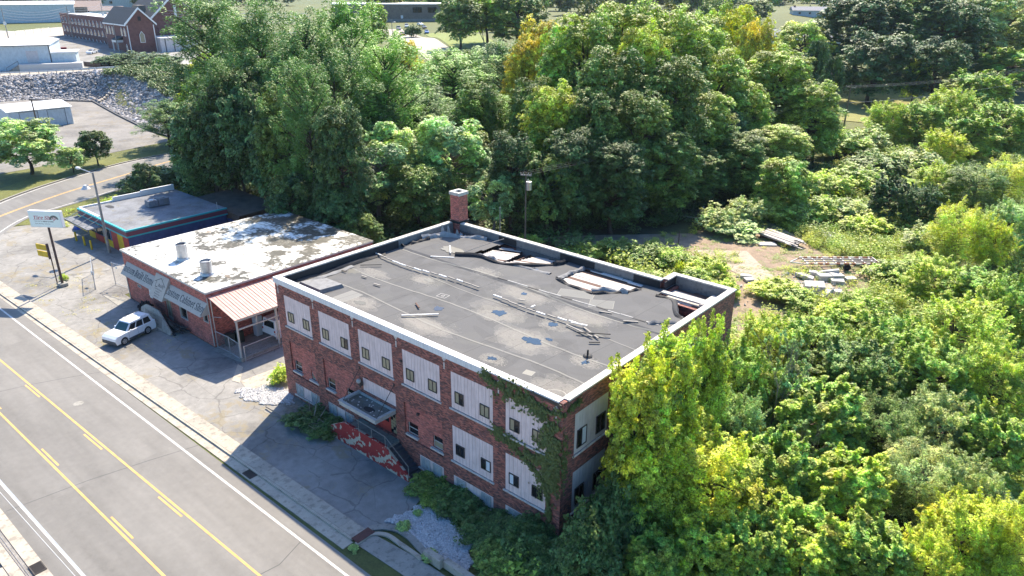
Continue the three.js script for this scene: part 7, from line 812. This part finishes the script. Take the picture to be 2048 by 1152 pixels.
for (const [f, l, u, v, h, w, t] of [['bushBig', 'dark', 1180, 1030, 2.8, 62, 'dark shrub in the shade at the front right corner of the building'], ['bushBig', 'dark', 1055, 1050, 2.2, 56, 'dark shrub under the last basement window'], ['bushBig', 'dark', 1230, 970, 3.4, 56, 'shaded shrub against the right wall near the corner'], ['bush', 'dark', 925, 985, 1.1, 52, 'shaded weed clump between the gravel and the basement windows'], ['bush', 'oak', 860, 960, 0.9, 44, 'weed clump at the foot of the porch steps'], ['bush', 'dark', 985, 1040, 1.2, 56, 'shaded weed clump below the fifth bay'], ['bush', 'oak', 1005, 1095, 1.4, 56, 'weed clump at the lower edge of the gravel'], ['bushBig', 'dark', 1110, 1110, 1.6, 62, 'dark weed clump at the bottom edge below the corner'], ['bush', 'oak', 880, 985, 0.8, 30, 'weed clump on the upper edge of the gravel'], ['bush', 'olive', 807, 1042, 0.5, 14, 'tuft of weeds growing in the white gravel'], ['bush', 'olive', 835, 1022, 0.45, 9, 'small round weed in the upper gravel'], ['bush', 'olive', 862, 1103, 0.6, 16, 'weed tuft by the low concrete wall'], ['bush', 'dark', 612, 822, 1.2, 42, 'heap of dark weeds under the first basement windows'], ['bush', 'dark', 650, 840, 1.1, 34, 'dark weed heap beside the porch wall'], ['bush', 'lime', 560, 735, 1.5, 22, 'bright weed at the left corner of the brick building'], ['bush', 'lime', 125, 548, 0.9, 8, 'weed growing at the foot of the pole sign'], ['bush', 'olive', 707, 1093, 0.35, 10, 'grass tuft in the gutter by the steel plate']]) G(f, l, 'weed_clump', t, u, v, h, w).userData.category = 'weeds';
// brush pile by the porch
solo('brush_pile', 'pile of dead grey brushwood lying beside the porch wall', 'brushwood', (() => { const r = rng(66), o = []; for (let i = 0; i < 150; i++) { const x = L(2, 7, r()), z = L(0.4, 2.2, r()), a = r() * 6.3, l = 0.5 + 1.5 * r(), y = 0.1 + 0.7 * r(); o.push(rod([x, y, z], [x + Math.cos(a) * l, y + 0.8 * (r() - 0.4), z + Math.sin(a) * l * 0.7], 0.025 * r() + 0.008, 0.006, 4)); } o.push(rod([0.6, 0.15, 2.4], [3.4, 0.2, 2.4], 0.06, 0.03, 6), rod([5.8, 0.2, 1.9], [5.2, 2.2, 0.7], 0.06, 0.03, 6), rod([5.8, 0.3, 1.9], [4.4, 1.5, 1.0], 0.05, 0.02, 6), rod([5.9, 0.3, 1.8], [6.3, 1.9, 0.6], 0.05, 0.02, 6)); return o; })(), T.barkPale);
// ivy on the front wall and its corner
{
  const lv = new Leaves(404), r = lv.r, path = (pts, w, n) => { const c = new THREE.CatmullRomCurve3(pts.map((p) => V(p[0], p[1], 0))); for (let i = 0; i < n; i++) { const p = c.getPoint(r()), ww = w * (0.15 + 1.7 * Math.pow(noise(p.x * 2.6, p.y * 2.6, 5), 1.6)), x = p.x + (r() + r() + r() - 1.5) * ww * 1.3, y = p.y + (r() + r() + r() - 1.5) * ww * 1.3 - 0.25 * r() * r() * ww, s = 0.05 + 0.05 * r(), out = 0.02 + 0.2 * r() * r(); if (noise(x * 3.1, y * 3.1, 9) < 0.3) continue; if (x < BL - 0.02) lv.add(x, y, out, (r() - 0.5) * 0.9, 0.5 * r(), 1, s, s * 0.8, 0.7 + 0.7 * r(), 0.25 * (r() - 0.5)); else lv.add(BL + out, y, -(x - BL), 1, 0.5 * r(), (r() - 0.5) * 0.9, s, s * 0.8, 0.7 + 0.7 * r(), 0.25 * (r() - 0.5)); } };
  path([[21.2, 9.7], [22.6, 9.3], [24.0, 9.3], [25.2, 8.9], [26.0, 8.0], [26.3, 6.4]], 0.42, 2600); path([[22.0, 6.25], [23.2, 6.0], [24.6, 5.75], [25.8, 5.75], [26.3, 6.2]], 0.36, 1900); path([[26.3, 8.2], [26.2, 6.6], [26.2, 5.3], [26.1, 4.2]], 0.62, 4200); path([[26.0, 4.4], [26.1, 3.2], [26.2, 2.2]], 0.25, 500); path([[24.5, 9.5], [26, 9.1], [27.4, 9.4], [28.4, 9.6]], 0.22, 700); path([[23.9, 5.6], [24.9, 5.0], [25.9, 4.3]], 0.12, 350); path([[26.2, 2.4], [26.1, 1.2], [26.4, 0.3]], 0.14, 180);
  solo('ivy', 'dark green ivy climbing the front right corner of the brick building', 'ivy', lv.geo(), leafM('ivy_leaf', [0.1, 0.13, 0.035], 0.25));
}
// ground cover
{
  const tuft = (seed, n, h, w, len, wid) => { const lv = new Leaves(seed), r = lv.r; for (let i = 0; i < n; i++) { const a = r() * 6.3, q = Math.sqrt(r()) * w; lv.add(Math.cos(a) * q, h * (0.15 + 0.85 * r()), Math.sin(a) * q, (r() - 0.5) * 1.4, 0.6 + r() * 0.5, (r() - 0.5) * 1.4, len * (0.6 + 0.8 * r()), wid * (0.6 + 0.8 * r()), 0.7 + 0.6 * r(), 0.2 * (r() - 0.5)); } return lv.geo(); };
  const cover = (name, label, leaf, geo, n, s0, s1, ok, box_, seed) => { const r = rng(seed), ms = [], cs = []; let k = 0; while (ms.length < n && k++ < n * 12) { const x = L(box_[0], box_[1], r()), z = L(box_[2], box_[3], r()); if (!ok(x, z, r)) continue; const s = L(s0, s1, r() * r()); ms.push(M4(x, ground(x, z) - 0.03, z, [s, s * (0.7 + 0.6 * r()), s], r() * 6)); const t = 0.7 + 0.6 * r(); cs.push(rgb(t * (0.9 + 0.3 * r()), t, t * 0.9)); } stuff(name, label, geo, LM[leaf], ms, cs); };
  const clearP = [[3.5, -68], [5, -58], [-4, -49], [-9, -43.5], [-7, -41.5], [2, -45.5], [9, -50], [13, -48.5], [15.5, -43], [16, -33], [24, -33], [25, -40], [25.5, -46], [28.5, -52], [29, -58], [26, -62], [20, -61.5], [15, -66], [9, -70]];
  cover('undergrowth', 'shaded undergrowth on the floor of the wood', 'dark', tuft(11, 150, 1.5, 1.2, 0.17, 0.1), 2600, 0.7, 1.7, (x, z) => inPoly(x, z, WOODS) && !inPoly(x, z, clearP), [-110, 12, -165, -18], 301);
  cover('undergrowth', 'sunlit tangle of low growth on the right slope', 'mid', tuft(12, 170, 1.4, 1.1, 0.13, 0.075), 5200, 0.6, 1.6, (x, z, r) => !inPoly(x, z, clearP) && ((x > 4 && z < -20 && z > -160 && x > 4 - (z + 40) * 0.02 && !(x < 27.4 && z > -21)) || (x > 27.6 && z < 4) || (x > 25 && z > 1 && z < 4.4)) && !(Math.hypot(x - 46, z - 27) < 13), [3, 90, -165, 6], 302);
  cover('tall_weeds', 'tall pale weeds fringing the clearing', 'lime', tuft(13, 90, 0.8, 0.6, 0.13, 0.03), 1500, 0.5, 1.5, (x, z, r) => { const inn = inPoly(x, z, clearP), n = fbm(x * 0.3, z * 0.3, 303); return inn ? n > 0.6 && r() < 0.3 : x > 8 && x < 34 && z < -30 && z > -75 && r() < 0.6; }, [2, 34, -75, -30], 303);
  cover('dry_grass', 'sparse dry grass over the clearing', 'olive', tuft(14, 40, 0.16, 0.4, 0.08, 0.02), 2200, 0.5, 1.3, (x, z, r) => inPoly(x, z, clearP) && fbm(x * 0.35, z * 0.35, 304) > 0.46, [2, 30, -70, -33], 304);
  cover('roadside_weeds', 'weedy strip along the back street behind the tire shop', 'lime', tuft(15, 60, 0.5, 0.6, 0.12, 0.04), 500, 0.5, 1.3, (x, z) => inPoly(x, z, [[-62, -4], [-66, -8], [-69, -18], [-74, -30], [-68, -30], [-57, -18], [-56, -6]]), [-76, -54, -32, -3], 305);
  cover('crack_weeds', 'dry yellow weeds growing in the cracks of the parking asphalt', 'gold', tuft(16, 20, 0.06, 0.35, 0.06, 0.015), 420, 0.4, 1.2, (x, z, r) => fbm(x * 0.5, z * 0.9, 306) > 0.6, [-46, -13, 0.5, 6.3], 306);
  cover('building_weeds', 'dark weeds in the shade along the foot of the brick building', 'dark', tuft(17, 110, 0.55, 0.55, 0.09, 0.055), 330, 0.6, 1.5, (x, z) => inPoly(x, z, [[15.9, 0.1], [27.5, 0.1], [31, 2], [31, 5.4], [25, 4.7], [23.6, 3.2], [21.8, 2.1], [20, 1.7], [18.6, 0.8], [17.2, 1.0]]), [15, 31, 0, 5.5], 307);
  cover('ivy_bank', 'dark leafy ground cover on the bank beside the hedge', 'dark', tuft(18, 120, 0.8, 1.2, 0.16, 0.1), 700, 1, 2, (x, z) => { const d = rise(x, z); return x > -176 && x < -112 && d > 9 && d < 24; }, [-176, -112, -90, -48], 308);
}
renderer.render(scene, camera);
